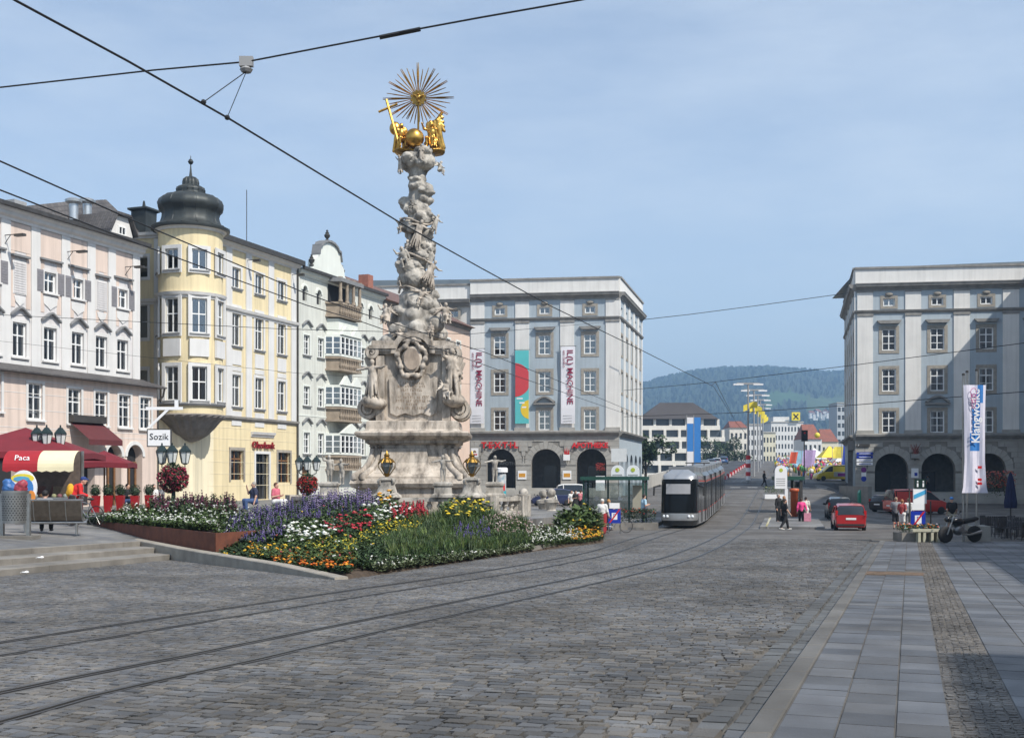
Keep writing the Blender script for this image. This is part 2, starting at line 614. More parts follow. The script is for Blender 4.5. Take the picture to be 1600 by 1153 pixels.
for nm, pts in track_names:
 t = thing('tram_track', 'grooved steel tram track curving ' + ('closest to the camera across the cobbles' if nm == 'near' else 'past the flower bed to under the tram'), 'tram track', (0,0,0),0, 'tram tracks in the cobbles')
 for off in (-0.45,0.45):
  V, F = [],[]
  G = []
  for i, y in enumerate(yy):
   for o_, z_ in ((-0.06,0.0),(-0.055,0.008),(-0.004,0.008),(0.0,-0.012),(0.04,-0.012),(0.044,0.006),(0.062,0.006),(0.066,0.0)):
    V.append(track_pt(pts, y, off + o_, z_))
  for i in range(len(yy) - 1):
   for j in range(7):
    F.append((i * 8 + j, i * 8 + j + 1,(i + 1) * 8 + j + 1,(i + 1) * 8 + j))
  Vb = [track_pt(pts, y, off + o_, -.007) for y in yy for o_ in (-.2,.2)]
  obj('bedding', mesh_from('bedding', Vb, [(2 * i, 2 * i + 1,2 * i + 3,2 * i + 2) for i in range(len(yy) - 1)]), stone_mat('rail_bedding', (.125,.12,.113),(.085,.083,.082), bump=.5), t)
  r_ = obj('rail', mesh_from('rail', V, F), None, t)
  r_.data.materials.append(m_rail)
  r_.data.materials.append(m_groove)
  for k_, p in enumerate(r_.data.polygons):
   p.material_index = 1 if k_ % 7 in (2,3,4) else 0
# ---- setts: dark wide setts on the road, smaller pale ones round the tracks
def in_frame(X, Y, m=0.06):
 return abs(X) < (0.4444 + m) * Y
S1, S2 = Vector((-11.3,25.5)), Vector((-9.7,32.2))
SD = (S2 - S1).normalized()
SN = Vector((-SD.y, SD.x))
BED_A, BED_R, BED_L = Vector((-3.5,24.5)), Vector((0.6,37.3)), Vector((-13.8,38.8))
def left_of_steps(X, Y):
 return (Vector((X, Y)) - S1).dot(SN) > -0.05
def inside_bed(X, Y):
 p = Vector((X, Y)) - BED_A
 e1, e2 = (BED_R - BED_A),(BED_L - BED_A)
 den = e1.x * e2.y - e1.y * e2.x
 a, b = (p.x * e2.y - p.y * e2.x) / den, (e1.x * p.y - e1.y * p.x) / den
 return a > 0.0 and b > 0.0
setts = []
def rnd(a, b):
 return random.uniform(a, b)
q = 6.4
while q < 56:
 big_row = 0.138 + rnd(-0.022,0.03)
 pmin, pmax = -30,20
 p = -0.95 * q - 4 + rnd(0,.2)
 while p < 0.42 * q + 3:
  c = PV * p + DV * q
  X, Y = c.x, c.y
  xa = track_x(A_pts, max(Y, 7)) + 0.56
  road = X > xa
  w = rnd(0.10,0.24) if road else rnd(0.09,0.17)
  p += w
  c = PV * (p - w / 2) + DV * (q + .05 * math.sin(p * .9 + q * .25) + .03 * math.sin(p * 2.3 + q * .7) + rnd(-.012,.012))
  X, Y = c.x, c.y
  if Y < 6.6 or Y > 49 or not in_frame(X, Y) or X - 0.345 * Y > -1.62:
   continue
  if left_of_steps(X, Y) or (not road and inside_bed(X, Y)):
   continue
  if not road and Y > 40 and X < track_x(B_pts, Y) - 2.2:
   continue
  da, db = X - track_x(A_pts, max(Y, 7)), X - track_x(B_pts, max(Y, 7))
  near = min(abs(abs(da) - 0.45), abs(abs(db) - 0.45)) / 1.06
  if near < 0.065 + w * 0.3:
   continue
  g = rnd(0.62,1.28) if road else rnd(0.85,1.35)
  if road:
   k = random.random()
   t_ = (0.93,0.98,1.06) if k < 0.3 else ((1.07,1.02,0.94) if k < 0.66 else (1,1,1))
  else:
   t_ = (1.05,1.03,1.0) if random.random() < 0.6 else (0.92,0.97,1.06)
  setts.append((X, Y, w / 2 - 0.005, big_row / 2 - 0.006, t_[0] * g, t_[1] * g, t_[2] * g, 1 if road else 0))
 q += big_row
S = np.array(setts)
gut = []
for qa, qb in ((-1.60,-1.375),(-1.355,-1.185)):
 q = 7.0
 while q < 47:
  L = rnd(0.22,0.34)
  Yc = (q + L / 2) * DV.y
  Xc = 0.345 * Yc + (qa + qb) / 2
  g = rnd(0.7,1.1)
  gut.append((Xc, Yc, (qb - qa) * DV.y / 2 - 0.006, L / 2 - 0.006, g * 0.95, g, g * 1.03,2))
  q += L
S = np.concatenate([S, np.array(gut)])
m_sett = stone_mat('sett_stone', (0.134,0.126,0.116),(0.09,0.0865,0.083), attr='tint', bump=0.55, rough=0.68)
ANG = math.atan2(PV.y, PV.x)
def sett_arrays(S, zfun, h=0.035, inset=0.010, jit=0.0022):
 n = len(S)
 ca, sa = math.cos(ANG), math.sin(ANG)
 V = np.zeros((n, 8,3), np.float32)
 zt = np.array([zfun(x, y) for x, y in S[:, :2]])
 for i, (sx, sy) in enumerate(((-1,-1),(1,-1),(1,1),(-1,1))):
  for lev in (0,1):
   ins = inset if lev else 0.0
   ex = sx * (S[:, 2] - ins) + RNG.uniform(-0.011,0.011, n)
   ey = sy * (S[:, 3] - ins) + RNG.uniform(-0.012,0.012, n)
   X, Y = S[:, 0] + ex * ca - ey * sa, S[:, 1] + ex * sa + ey * ca
   base = np.array([zfun(x, y) for x, y in zip(X, Y)])
   V[:, lev * 4 + i, 0], V[:, lev * 4 + i, 1] = X, Y
   V[:, lev * 4 + i, 2] = base + (RNG.uniform(-jit, jit, n) if lev else -h)
 zoff = RNG.uniform(-0.003,0.003, n)
 V[:, 4:, 2] += zoff[:, None]
 Fq = np.array([(4,5,6,7),(0,1,5,4),(1,2,6,5),(2,3,7,6),(3,0,4,7)])
 Q = (np.arange(n)[:, None, None] * 8 + Fq[None]).reshape(-1,4)
 col = np.repeat(S[:, 4:7],8, axis=0)
 return V.reshape(-1,3), Q, col
order = np.argsort(S[:, 1] + np.where(np.abs(S[:, 0]) > 0.45 * S[:, 1],100,0))
near_idx, far_idx = order[:300], order[300:]
Vv, Qq, cc = sett_arrays(S[far_idx], lambda x, y: -SL * y)
tag(obj("cobbles", quads_mesh('cobbles', Vv, Qq, False, cc), m_sett, ground), kind='stuff')
variants = []
for k in range(16):
 rr = np.array([[0,0,0.5,0.5,1,1,1,0]])
 ca_, ANG_keep = 0, ANG
 v = np.zeros((8,3), np.float32)
 for i, (sx, sy) in enumerate(((-1,-1),(1,-1),(1,1),(-1,1))):
  v[i] = (sx * 0.5 + rnd(-.03,.03), sy * 0.5 + rnd(-.03,.03),-0.035)
  v[4 + i] = (sx * 0.425 + rnd(-.03,.03), sy * 0.42 + rnd(-.03,.03), rnd(-0.0025,0.003))
 g = 0.68 + 0.55 * (k % 8) / 7
 t_ = ((0.92,0.98,1.08),(1.07,1.02,0.94),(1,1,1))[k % 3]
 me = quads_mesh('cobble', v, np.array([(4,5,6,7),(0,1,5,4),(1,2,6,5),(2,3,7,6),(3,0,4,7)]), False, np.array([[t_[0] * g, t_[1] * g, t_[2] * g]] * 8))
 me.materials.append(m_sett)
 variants.append(me)
for i in near_idx:
 s_ = S[i]
 obj('cobble', random.choice(variants), None, ground, (s_[0], s_[1],-SL * s_[1] + rnd(-.003,.004)),(rnd(-.008,.008), rnd(-.008,.008), ANG + rnd(-.03,.03)),(s_[2] * 2, s_[3] * 2,1))
# ---- right-hand pavement: kerb stones, three columns of granite slabs, a strip of small setts, more slabs
PAVE_H = 0.06
def pave_z(X, Y):
 return -SL * Y + PAVE_H
def qpt(qq, L, dz=0.0):
 """point at lateral offset qq (X - 0.345 Y) and length L along the kerb"""
 Y = L * DV.y
 X = 0.345 * Y + qq
 return Vector((X, Y, -SL * Y + dz))
V, F = [],[]
Ls = np.arange(-12,49.1,2.0)
qs = [-0.96,0.3,2.0,6.0,14.6]
for L in Ls:
 for qq in qs:
  V.append(qpt(qq, L, PAVE_H - 0.009))
F = [(i * 5 + j, i * 5 + j + 1,(i + 1) * 5 + j + 1,(i + 1) * 5 + j) for i in range(len(Ls) - 1) for j in range(4)]
pavement = obj('pavement', mesh_from('pavement', V, F, True), m_joint)
tag(pavement, 'slabbed pavement along the right side of the square', kind='structure')
m_slab = stone_mat('granite_slab', (0.125,0.123,0.122),(0.09,0.09,0.092), attr='tint', bump=0.35, rough=0.6)
m_kerb = stone_mat('kerb_granite', (0.135,0.13,0.122),(0.098,0.095,0.091), attr='tint', bump=0.4)
def slab_mesh(tint):
 b = 0.01
 v = [(-.5,-.5,-.03),(.5,-.5,-.03),(.5,.5,-.03),(-.5,.5,-.03)] + [(sx * 0.488, sy * 0.490,0.0) for sx, sy in ((-1,-1),(1,-1),(1,1),(-1,1))]
 return quads_mesh('paving_slab', np.array(v, np.float32), np.array([(4,5,6,7),(0,1,5,4),(1,2,6,5),(2,3,7,6),(3,0,4,7)]), False, np.array([tint] * 8))
slab_vars = []
for k in range(14):
 g = 0.72 + 0.5 * (k % 7) / 6
 t_ = (g * 0.97, g, g * 1.05) if k % 2 else (g, g, g)
 me = slab_mesh(t_)
 me.materials.append(m_slab)
 slab_vars.append(me)
cols = [(-0.945,-0.525),(-0.515,-0.105),(-0.095,0.295)] + [(0.84 + 0.46 * k, 1.29 + 0.46 * k) for k in range(12)]
sl = []
for ci, (qa, qb) in enumerate(cols):
 L = 6.5 + (0.26 if ci % 2 else 0)
 while L < 47:
  ll = random.choice((0.5,0.53,0.53,0.27,0.48))
  c = qpt((qa + qb) / 2, L + ll / 2, PAVE_H)
  if in_frame(c.x, c.y, 0.03) and c.y > 6.8 and not (ci < 3 and 25.0 < c.y < 26.4):
   sl.append((c, (qb - qa) * DV.y, ll))
  L += ll + 0.006
sl.sort(key=lambda s: s[0].y + (50 if abs(s[0].x) > 0.445 * s[0].y else 0))
for c, w, ll in sl[:300]:
 obj('paving_slab', random.choice(slab_vars), None, pavement, c + Vector((0,0, rnd(-.004,.003))),(math.atan(-SL), rnd(-.003,.003), KROT),(w, ll, 1))
VV, QQ, CC = [],[],[]
for c, w, ll in sl[300:]:
 me = random.choice(slab_vars)
 co = np.array([v.co for v in me.vertices]) * np.array([w, ll, 1])
 ca, sa = math.cos(KROT), math.sin(KROT)
 X = c.x + co[:, 0] * ca - co[:, 1] * sa
 Y = c.y + co[:, 0] * sa + co[:, 1] * ca
 n0 = sum(len(v) for v in VV)
 VV.append(np.stack([X, Y, -SL * Y + PAVE_H + co[:, 2] + rnd(-.004,.003)],1))
 QQ.append(np.array([(4,5,6,7),(0,1,5,4),(1,2,6,5),(2,3,7,6),(3,0,4,7)]) + n0)
 g = rnd(0.75,1.2)
 CC.append(np.array([[g * .98, g, g * 1.04]] * 8))
if VV:
 tag(obj('far_slabs', quads_mesh('far_slabs', np.concatenate(VV), np.concatenate(QQ), False, np.concatenate(CC)), m_slab, pavement), kind='stuff')
L = 6.0
while L < 48:
 ll = rnd(0.75,1.15)
 a, b = qpt(-1.17, L + 0.006), qpt(-0.965, L + ll - 0.006)
 mb = MB()
 v = []
 for dz in (-0.12, PAVE_H - 0.012, PAVE_H + 0.002):
  ins = 0.0 if dz < PAVE_H else 0.014
  for qq, LL in ((-1.172 + ins, L + .005 + ins),(-0.965 - ins, L + .005 + ins),(-0.965 - ins, L + ll - .005 - ins),(-1.172 + ins, L + ll - .005 - ins)):
   v.append(qpt(qq, LL, dz))
 mb.add(v, [(0,1,5,4),(1,2,6,5),(2,3,7,6),(3,0,4,7),(4,5,9,8),(5,6,10,9),(6,7,11,10),(7,4,8,11),(8,9,10,11)])
 g = rnd(0.8,1.2)
 me = mesh_from('kerb_stone', mb.V, mb.F, False, np.array([[g, g * .98, g * .94]] * 12))
 obj('kerb_stone', me, m_kerb, pavement)
 L += ll
ms = []
L = 6.6
while L < 47:
 for k in range(6):
  c = qpt(0.30 + 0.53 * (k + .5) / 6 + rnd(-.008,.008), L + rnd(-.01,.01))
  if in_frame(c.x, c.y):
   g = rnd(0.7,1.25)
   ms.append((c.x, c.y, 0.037,0.036, g * 1.06, g, g * .93,3))
 L += 0.088
Vv, Qq, cc = sett_arrays(np.array(ms), pave_z, h=0.03, inset=0.008, jit=0.003)
tag(obj('mosaic_setts', quads_mesh('mosaic_setts', Vv, Qq, False, cc), m_sett, pavement), kind='stuff')
dg = thing('drain_grating', 'rusty brown drain grating set across the pavement slabs', 'grating', qpt(-0.32,26.8, PAVE_H + 0.004), KROT)
mb = MB().box(-0.62,0.62,-0.42,0.42,-0.02,0.0)
mb.build('frame', M('rust_frame', (0.13,0.09,0.06), rough=0.8, var=0.3, scale=6), dg)
for k in range(11):
 MB().box(-0.58,0.58,-0.40 + 0.074 * k, -0.36 + 0.074 * k, 0.001,0.014).build('bar', M('rust_bar', (0.17,0.115,0.075), rough=0.75, var=0.3, scale=6), dg)
# ---- stepped terrace on the left (its steps follow the slope of the square)
m_terr = stone_mat('terrace_paving', (0.2,0.197,0.193),(0.145,0.144,0.144), brick=(0.6,0.4), rot=0.3)
m_step = stone_mat('step_granite', (0.26,0.24,0.21),(0.16,0.145,0.125), bump=0.4)
TZ = 0.06
def step_line(off, t):
 p = S1 + SN * off + SD * t
 return p
def terr_z(X, Y):
 d = (Vector((X, Y)) - S1).dot(SN) - 2.0
 w = (1 - smooth(d, 0,5)) * (1 - smooth(Y, 34,43))
 return TZ + (plane_z(Y) + 0.46 - TZ) * w
CH0, CH1 = BED_A.copy(), BED_L.copy()
def cheek_t(off):
 """where the riser line at this offset meets the cheek stone"""
 e = CH1 - CH0
 p = S1 + SN * off
 den = SD.x * e.y - SD.y * e.x
 r = CH0 - p
 return (r.x * e.y - r.y * e.x) / den
stairs = thing('stone_steps', 'three worn granite steps rising to the bench terrace', 'steps', (S1.x, S1.y, plane_z(S1.y)))
for k in range(3):
 off = 1.0 * k
 t0, t1 = -13.0, cheek_t(off) + 0.1
 tt = t0
 while tt < t1 - 0.05:
  te = min(tt + 2.1, t1)
  V = []
  for (o_, t_) in ((off, tt + .004),(off, te - .004),(off + 1.06, te - .004),(off + 1.06, tt + .004)):
   p = step_line(o_, t_)
   V.append((p.x - S1.x, p.y - S1.y, plane_z(p.y) - plane_z(S1.y) - 0.1))
  for ins, dz in ((0.0,0.135),(0.015,0.15)):
   for (o_, t_) in ((off + ins, tt + .004),(off + ins, te - .004),(off + 1.06, te - .004),(off + 1.06, tt + .004)):
    p = step_line(o_, t_)
    V.append((p.x - S1.x, p.y - S1.y, plane_z(p.y) - plane_z(S1.y) + 0.15 * k + dz))
  F = [(0,1,5,4),(1,2,6,5),(3,0,4,7),(4,5,9,8),(5,6,10,9),(7,4,8,11),(8,9,10,11)]
  obj('step_stone', mesh_from('step_stone', V, F), m_step, stairs)
  tt = te
V, F = [],[]
ts = np.arange(-13, cheek_t(2.0) + 1.6,1.2)
os_ = [2.05,2.6,3.4,4.4,5.6,7.0,9.0]
for t_ in ts:
 for o_ in os_:
  p = step_line(o_, t_)
  V.append((p.x, p.y, terr_z(p.x, p.y) - 0.012))
F = [(i * 7 + j, (i + 1) * 7 + j, (i + 1) * 7 + j + 1, i * 7 + j + 1) for i in range(len(ts) - 1) for j in range(6)]
n0 = len(V)
ring = [step_line(9.0,-13.0), step_line(9.0, float(ts[-1])), step_line(2.05, float(ts[-1]))]
ring = [(p.x, p.y) for p in ring]
poly = ring + [(-9.0,44.0),(-3.5,44.5),(0.5,44.5),(2.6,50.0),(5.0,62.0),(-2.0,64.0),(-7.0,118),(-5.5,120),(-40,26)]
V += [(x, y, terr_z(x, y) - 0.012 if i < 3 else TZ - 0.012) for i, (x, y) in enumerate(poly)]
F.append(tuple(range(n0, n0 + len(poly))))
n1 = len(V)
V += [(x, y, -1.6) for x, y in poly]
for i in range(3, len(poly) - 3):
 F.append((n0 + i, n1 + i, n1 + i + 1, n0 + i + 1))
terrace = obj('terrace', mesh_from('terrace', V, F), m_terr)
tag(terrace, 'raised stone terrace round the column and cafe', kind='structure')
cheek = thing('cheek_wall', 'sloping row of pale kerb stones between steps and flower bed', 'kerb', (CH0.x, CH0.y, plane_z(CH0.y)))
e = (CH1 - CH0)
Lc = e.length
e = e.normalized()
nrm = Vector((e.y, -e.x))
def cheek_top(s):
 p = CH0 + e * s
 return interp(s, [0,3,9,14, Lc],[0.06,0.20,0.33,0.50,0.55]) + plane_z(p.y)
s_ = 0.0
while s_ < Lc - 0.2:
 ll = min(rnd(1.3,1.9), Lc - s_)
 V = []
 for dz in ('b', 'm', 't'):
  for so, no in ((s_ + .005,-.02),(s_ + ll - .005,-.02),(s_ + ll - .005,.30),(s_ + .005,.30)):
   ins = 0.02 if dz == 't' else 0
   no2 = no + (ins if no < 0.1 else -ins)
   p = CH0 + e * so - nrm * no2
   z = {'b': plane_z(p.y) - 0.1, 'm': cheek_top(so) - 0.02, 't': cheek_top(so)}[dz]
   V.append((p.x - CH0.x, p.y - CH0.y, z - plane_z(CH0.y)))
 F = [(0,1,5,4),(1,2,6,5),(2,3,7,6),(3,0,4,7),(4,5,9,8),(5,6,10,9),(6,7,11,10),(7,4,8,11),(8,9,10,11)]
 o_ = obj('kerb_stone', mesh_from('kerb_stone', V, F), M('cheek_stone', (0.36,0.325,0.27), color2=(0.24,0.215,0.18), scale=2.2, bump=0.4, bscale=40, rough=0.8), cheek)
 s_ += ll
# ================================================================== BUILDINGS
class Facade:
 """vertical facade plane: origin (plan), direction along it (left to right as seen), local x along, -y outward, z up"""
 def __init__(s, p, d):
  s.p, s.d = Vector(p), Vector(d).normalized()
  s.rz = math.atan2(s.d.y, s.d.x)
 def u(s, px):
  k = (px - CX) / FPX
  return (k * s.p.y - s.p.x) / (s.d.x - k * s.d.y)
 def depth(s, px):
  return s.p.y + s.d.y * s.u(px)
 def z(s, px, py):
  return EYE + (HZ - py) / FPX * s.depth(px)
def wall_mesh(W, z0, z1, holes, reveal=0.3, bend=None, cuts=(), u0=0.0):
 """front of a wall with real openings. holes: (x0, x1, za, zb, arched)"""
 xs_ = sorted(set([u0, u0 + W] + [h[0] for h in holes] + [h[1] for h in holes] + list(cuts)))
 zs_ = sorted(set([z0, z1] + [h[2] for h in holes] + [h[3] for h in holes]))
 xs_ = [x for x in xs_ if u0 - 1e-6 <= x <= u0 + W + 1e-6]
 zs_ = [z for z in zs_ if z0 - 1e-6 <= z <= z1 + 1e-6]
 V, F, ix = [],[], {}
 def vid(x, y, z):
  k = (round(x, 4), round(y, 4), round(z, 4))
  if k not in ix:
   ix[k] = len(V)
   V.append((x, y, z))
  return ix[k]
 for i in range(len(xs_) - 1):
  for j in range(len(zs_) - 1):
   xm, zm = (xs_[i] + xs_[i + 1]) / 2,(zs_[j] + zs_[j + 1]) / 2
   if any(h[0] < xm < h[1] and h[2] < zm < h[3] for h in holes):
    continue
   F.append([vid(xs_[i],0, zs_[j]), vid(xs_[i + 1],0, zs_[j]), vid(xs_[i + 1],0, zs_[j + 1]), vid(xs_[i],0, zs_[j + 1])])
 for h in holes:
  x0, x1, za, zb = h[:4]
  arched = len(h) > 4 and h[4]
  r_ = reveal if len(h) < 6 else h[5]
  if arched:
   zs = zb - (x1 - x0) / 2
   n = 14
   arc = [((x0 + x1) / 2 - (x1 - x0) / 2 * math.cos(math.pi * k / n), zs + (x1 - x0) / 2 * math.sin(math.pi * k / n)) for k in range(n + 1)]
   for k in range(n):
    a, b = arc[k], arc[k + 1]
    F.append([vid(a[0],0, a[1]), vid(b[0],0, b[1]), vid(b[0],0, zb), vid(a[0],0, zb)] if a[1] < zb - 1e-5 and b[1] < zb - 1e-5 else
                         ([vid(a[0],0, a[1]), vid(b[0],0, zb), vid(a[0],0, zb)] if a[1] < zb - 1e-5 else [vid(a[0],0, zb), vid(b[0],0, b[1]), vid(b[0],0, zb)]))
    F.append([vid(a[0],0, a[1]), vid(a[0], r_, a[1]), vid(b[0], r_, b[1]), vid(b[0],0, b[1])])
   top = zs
  else:
   F.append([vid(x0,0, zb), vid(x0, r_, zb), vid(x1, r_, zb), vid(x1,0, zb)])
   top = zb
  F.append([vid(x0,0, za), vid(x0, r_, za), vid(x0, r_, top), vid(x0,0, top)])
  F.append([vid(x1,0, za), vid(x1,0, top), vid(x1, r_, top), vid(x1, r_, za)])
  F.append([vid(x0,0, za), vid(x1,0, za), vid(x1, r_, za), vid(x0, r_, za)])
 if bend:
  V = [bend(*v) for v in V]
 return mesh_from('wall', V, F)
m_wframe = M('window_white', (0.78,0.78,0.76), rough=0.5, var=0.04)
m_glass = glass_mat('window_glass', (0.38,0.42,0.45),0.16)
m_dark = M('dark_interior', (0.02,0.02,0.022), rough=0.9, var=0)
m_curtain = M('curtain_cloth', (0.68,0.67,0.64), rough=0.9, var=0.08, scale=6)
m_sill = M('sill_metal', (0.2,0.2,0.2), rough=0.6, var=0.1)
_WC = {}
def window_mesh(w, h, nx_, rows, bar=0.07, frame=0.09):
 """white timber frame; rows = heights (fractions) at which transoms sit"""
 key = ('w', round(w, 2), round(h, 2), nx_, tuple(rows), bar)
 if key not in _WC:
  mb = MB()
  mb.box(-w / 2,-w / 2 + frame, -0.04,0.04,0, h)
  mb.box(w / 2 - frame, w / 2,-0.04,0.04,0, h)
  mb.box(-w / 2 + frame, w / 2 - frame, -0.04,0.04,0, frame)
  mb.box(-w / 2 + frame, w / 2 - frame, -0.04,0.04, h - frame, h)
  for i in range(1, nx_):
   x = -w / 2 + w * i / nx_
   mb.box(x - bar / 2, x + bar / 2,-0.03,0.03, frame, h - frame)
  for k, r in enumerate(rows):
   b_ = bar * (1.0 if r > 0.5 else 0.6)
   for i in range(nx_):
    xa = -w / 2 + (frame if i == 0 else w * i / nx_ + bar / 2)
    xb = -w / 2 + (w - frame if i == nx_ - 1 else w * (i + 1) / nx_ - bar / 2)
    mb.box(xa, xb, -0.027,0.027, h * r - b_ / 2, h * r + b_ / 2)
  me = mb.mesh('window')
  me.materials.append(m_wframe)
  g = MB().add([(-w / 2 + .02,0.012,0.02),(w / 2 - .02,0.012,0.02),(w / 2 - .02,0.012, h - .02),(-w / 2 + .02,0.012, h - .02)],[(0,1,2,3)]).mesh('pane')
  g.materials.append(m_glass)
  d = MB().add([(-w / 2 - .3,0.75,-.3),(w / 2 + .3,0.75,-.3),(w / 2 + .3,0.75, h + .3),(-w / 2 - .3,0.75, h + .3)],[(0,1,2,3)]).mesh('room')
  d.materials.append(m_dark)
  c = MB()
  for sgn in (-1,1):
   n = 7
   xs_ = [sgn * (w / 2 - 0.02 - (w * 0.27) * k / n) for k in range(n + 1)]
   V = []
   for k, x in enumerate(xs_):
    yy_ = 0.16 + 0.03 * (k % 2)
    V += [(x, yy_, 0.05),(x, yy_, h - 0.04)]
   c.add(V, [(2 * k, 2 * k + 2,2 * k + 3,2 * k + 1) for k in range(n)])
  cm = c.mesh('curtain')
  cm.materials.append(m_curtain)
  _WC[key] = (me, g, d, cm)
 return _WC[key]
def add_window(parent, x, z, w, h, nx_=2, rows=(0.33,0.67), y=0.14, rz=0.0, curtain=0.4, sill=None, surround=None, sw=0.16, name='window', origin=None, sproud=0.045, bar=0.07):
 fm, gm, dm, cm = window_mesh(w, h, nx_, rows, bar, bar + .03)
 loc = (x, y, z) if origin is None else origin
 o = obj(name, fm, None, parent, loc, (0,0, rz))
 obj('pane', gm, None, o)
 obj('room', dm, None, o)
 if random.random() < curtain:
  obj('curtain', cm, None, o)
 if surround is not None:
  key = ('s', round(w, 2), round(h, 2), sw, surround.name, y)
  if key not in _WC:
   mb = MB()
   e_ = 0.03
   y0, y1 = -y - sproud, -y + 0.01
   mb.box(-w / 2 - sw, -w / 2 + e_, y0, y1,-sw, h + sw)
   mb.box(w / 2 - e_, w / 2 + sw, y0, y1,-sw, h + sw)
   mb.box(-w / 2 + e_, w / 2 - e_, y0, y1, h - e_, h + sw)
   mb.box(-w / 2 + e_, w / 2 - e_, y0, y1,-sw, e_)
   _WC[key] = mb.mesh('surround')
   _WC[key].materials.append(surround)
  obj('surround', _WC[key], None, o)
 if sill is not None:
  key = ('l', round(w, 2), sill.name, y)
  if key not in _WC:
   _WC[key] = MB().box(-w / 2 - 0.12, w / 2 + 0.12,-y - 0.15,-y + 0.1,-0.09,0.004).mesh('sill')
   _WC[key].materials.append(sill)
  obj('sill', _WC[key], None, o)
 return o
def hole(x, z, w, h):
 return (x - w / 2 + 0.015, x + w / 2 - 0.015, z + 0.015, z + h - 0.015)
def cornice(parent, x0, x1, z, prof, mat, name='cornice', ends=True):
 """moulding run along the facade; prof = [(out, z),...] from bottom to top"""
 mb = MB()
 n = len(prof)
 V = [(x0,-o_, z + dz) for o_, dz in prof] + [(x1,-o_, z + dz) for o_, dz in prof]
 F = [(i, i + n, i + 1 + n, i + 1) for i in range(n - 1)]
 V += [(x0,0.02, z + prof[0][1]),(x0,0.02, z + prof[-1][1]),(x1,0.02, z + prof[0][1]),(x1,0.02, z + prof[-1][1])]
 b = 2 * n
 F += [tuple([b, *range(n), b + 1]), tuple([b + 3, *reversed(range(n, 2 * n)), b + 2]),(n - 1,2 * n - 1, b + 3, b + 1),(0, b, b + 2, n)]
 mb.add(V, F)
 return mb.build(name, mat, parent)
PROF_BIG = [(0.02,0),(0.10,0.0),(0.12,0.12),(0.28,0.22),(0.30,0.32),(0.55,0.40),(0.60,0.58),(0.66,0.66),(0.66,0.74)]
PROF_MID = [(0.02,0),(0.07,0.0),(0.08,0.10),(0.20,0.18),(0.24,0.30),(0.26,0.36)]
PROF_SML = [(0.01,0),(0.05,0.0),(0.06,0.06),(0.12,0.10),(0.13,0.16)]
def wavy_hood(mat, w, lift=0.28, depth=0.22, th=0.13):
 """baroque curved window hood"""
 key = ('hood', round(w, 2), mat.name, lift)
 if key not in _WC:
  n = 14
  up, lo = [],[]
  for k in range(n + 1):
   t = -1 + 2 * k / n
   zc = lift * (math.cos(t * math.pi) * 0.5 + 0.5) ** 1.3 - 0.12 * abs(t) ** 6
   up.append((t * w / 2, zc + th))
   lo.append((t * w / 2, zc))
  mb = MB().prism(lo + up[::-1],-depth, 0.0)
  _WC[key] = mb.mesh('hood')
  _WC[key].materials.append(mat)
 return _WC[key]
def pediment_arc(mat, w, r=0.5):
 key = ('arcped', round(w, 2), mat.name)
 if key not in _WC:
  n = 14
  up = [(-w / 2 + w * k / n, 0.18 + r * math.sin(math.pi * k / n)) for k in range(n + 1)]
  lo = [(-w / 2 + 0.22 + (w - .44) * k / n, 0.02 + (r - 0.02) * math.sin(math.pi * k / n)) for k in range(n + 1)]
  mb = MB()
  for k in range(n):
   mb.prism([lo[k], lo[k + 1], up[k + 1], up[k]],-0.42,0.0)
  mb.box(-w / 2, w / 2,-0.38,0.0,-0.16,0.03)
  _WC[key] = mb.mesh('pediment')
  _WC[key].materials.append(mat)
 return _WC[key]
def body_box(parent, x0, x1, depth, z0, z1, mat, name='side_walls'):
 """the two end walls and the back of a house, behind the front wall"""
 mb = MB()
 mb.add([(x0,0, z0),(x0,0, z1),(x0, depth, z1),(x0, depth, z0)],[(0,1,2,3)])
 mb.add([(x1,0, z0),(x1,0, z1),(x1, depth, z1),(x1, depth, z0)],[(3,2,1,0)])
 mb.add([(x0, depth, z0),(x0, depth, z1),(x1, depth, z1),(x1, depth, z0)],[(0,1,2,3)])
 return mb.build(name, mat, parent)
def gable_roof(parent, x0, x1, depth, z, rise, mat, over=0.5, name='roof', hip=0.0):
 mb = MB()
 a, b = -over, depth
 m_ = depth * 0.5
 V = [(x0 - .02, a, z),(x1 + .02, a, z),(x1 + .02, b, z),(x0 - .02, b, z),(x0 + hip, m_, z + rise),(x1 - hip, m_, z + rise)]
 F = [(0,1,5,4),(1,2,5),(2,3,4,5),(3,0,4),(0,3,2,1)]
 return mb.add(V, F).build(name, mat, parent)
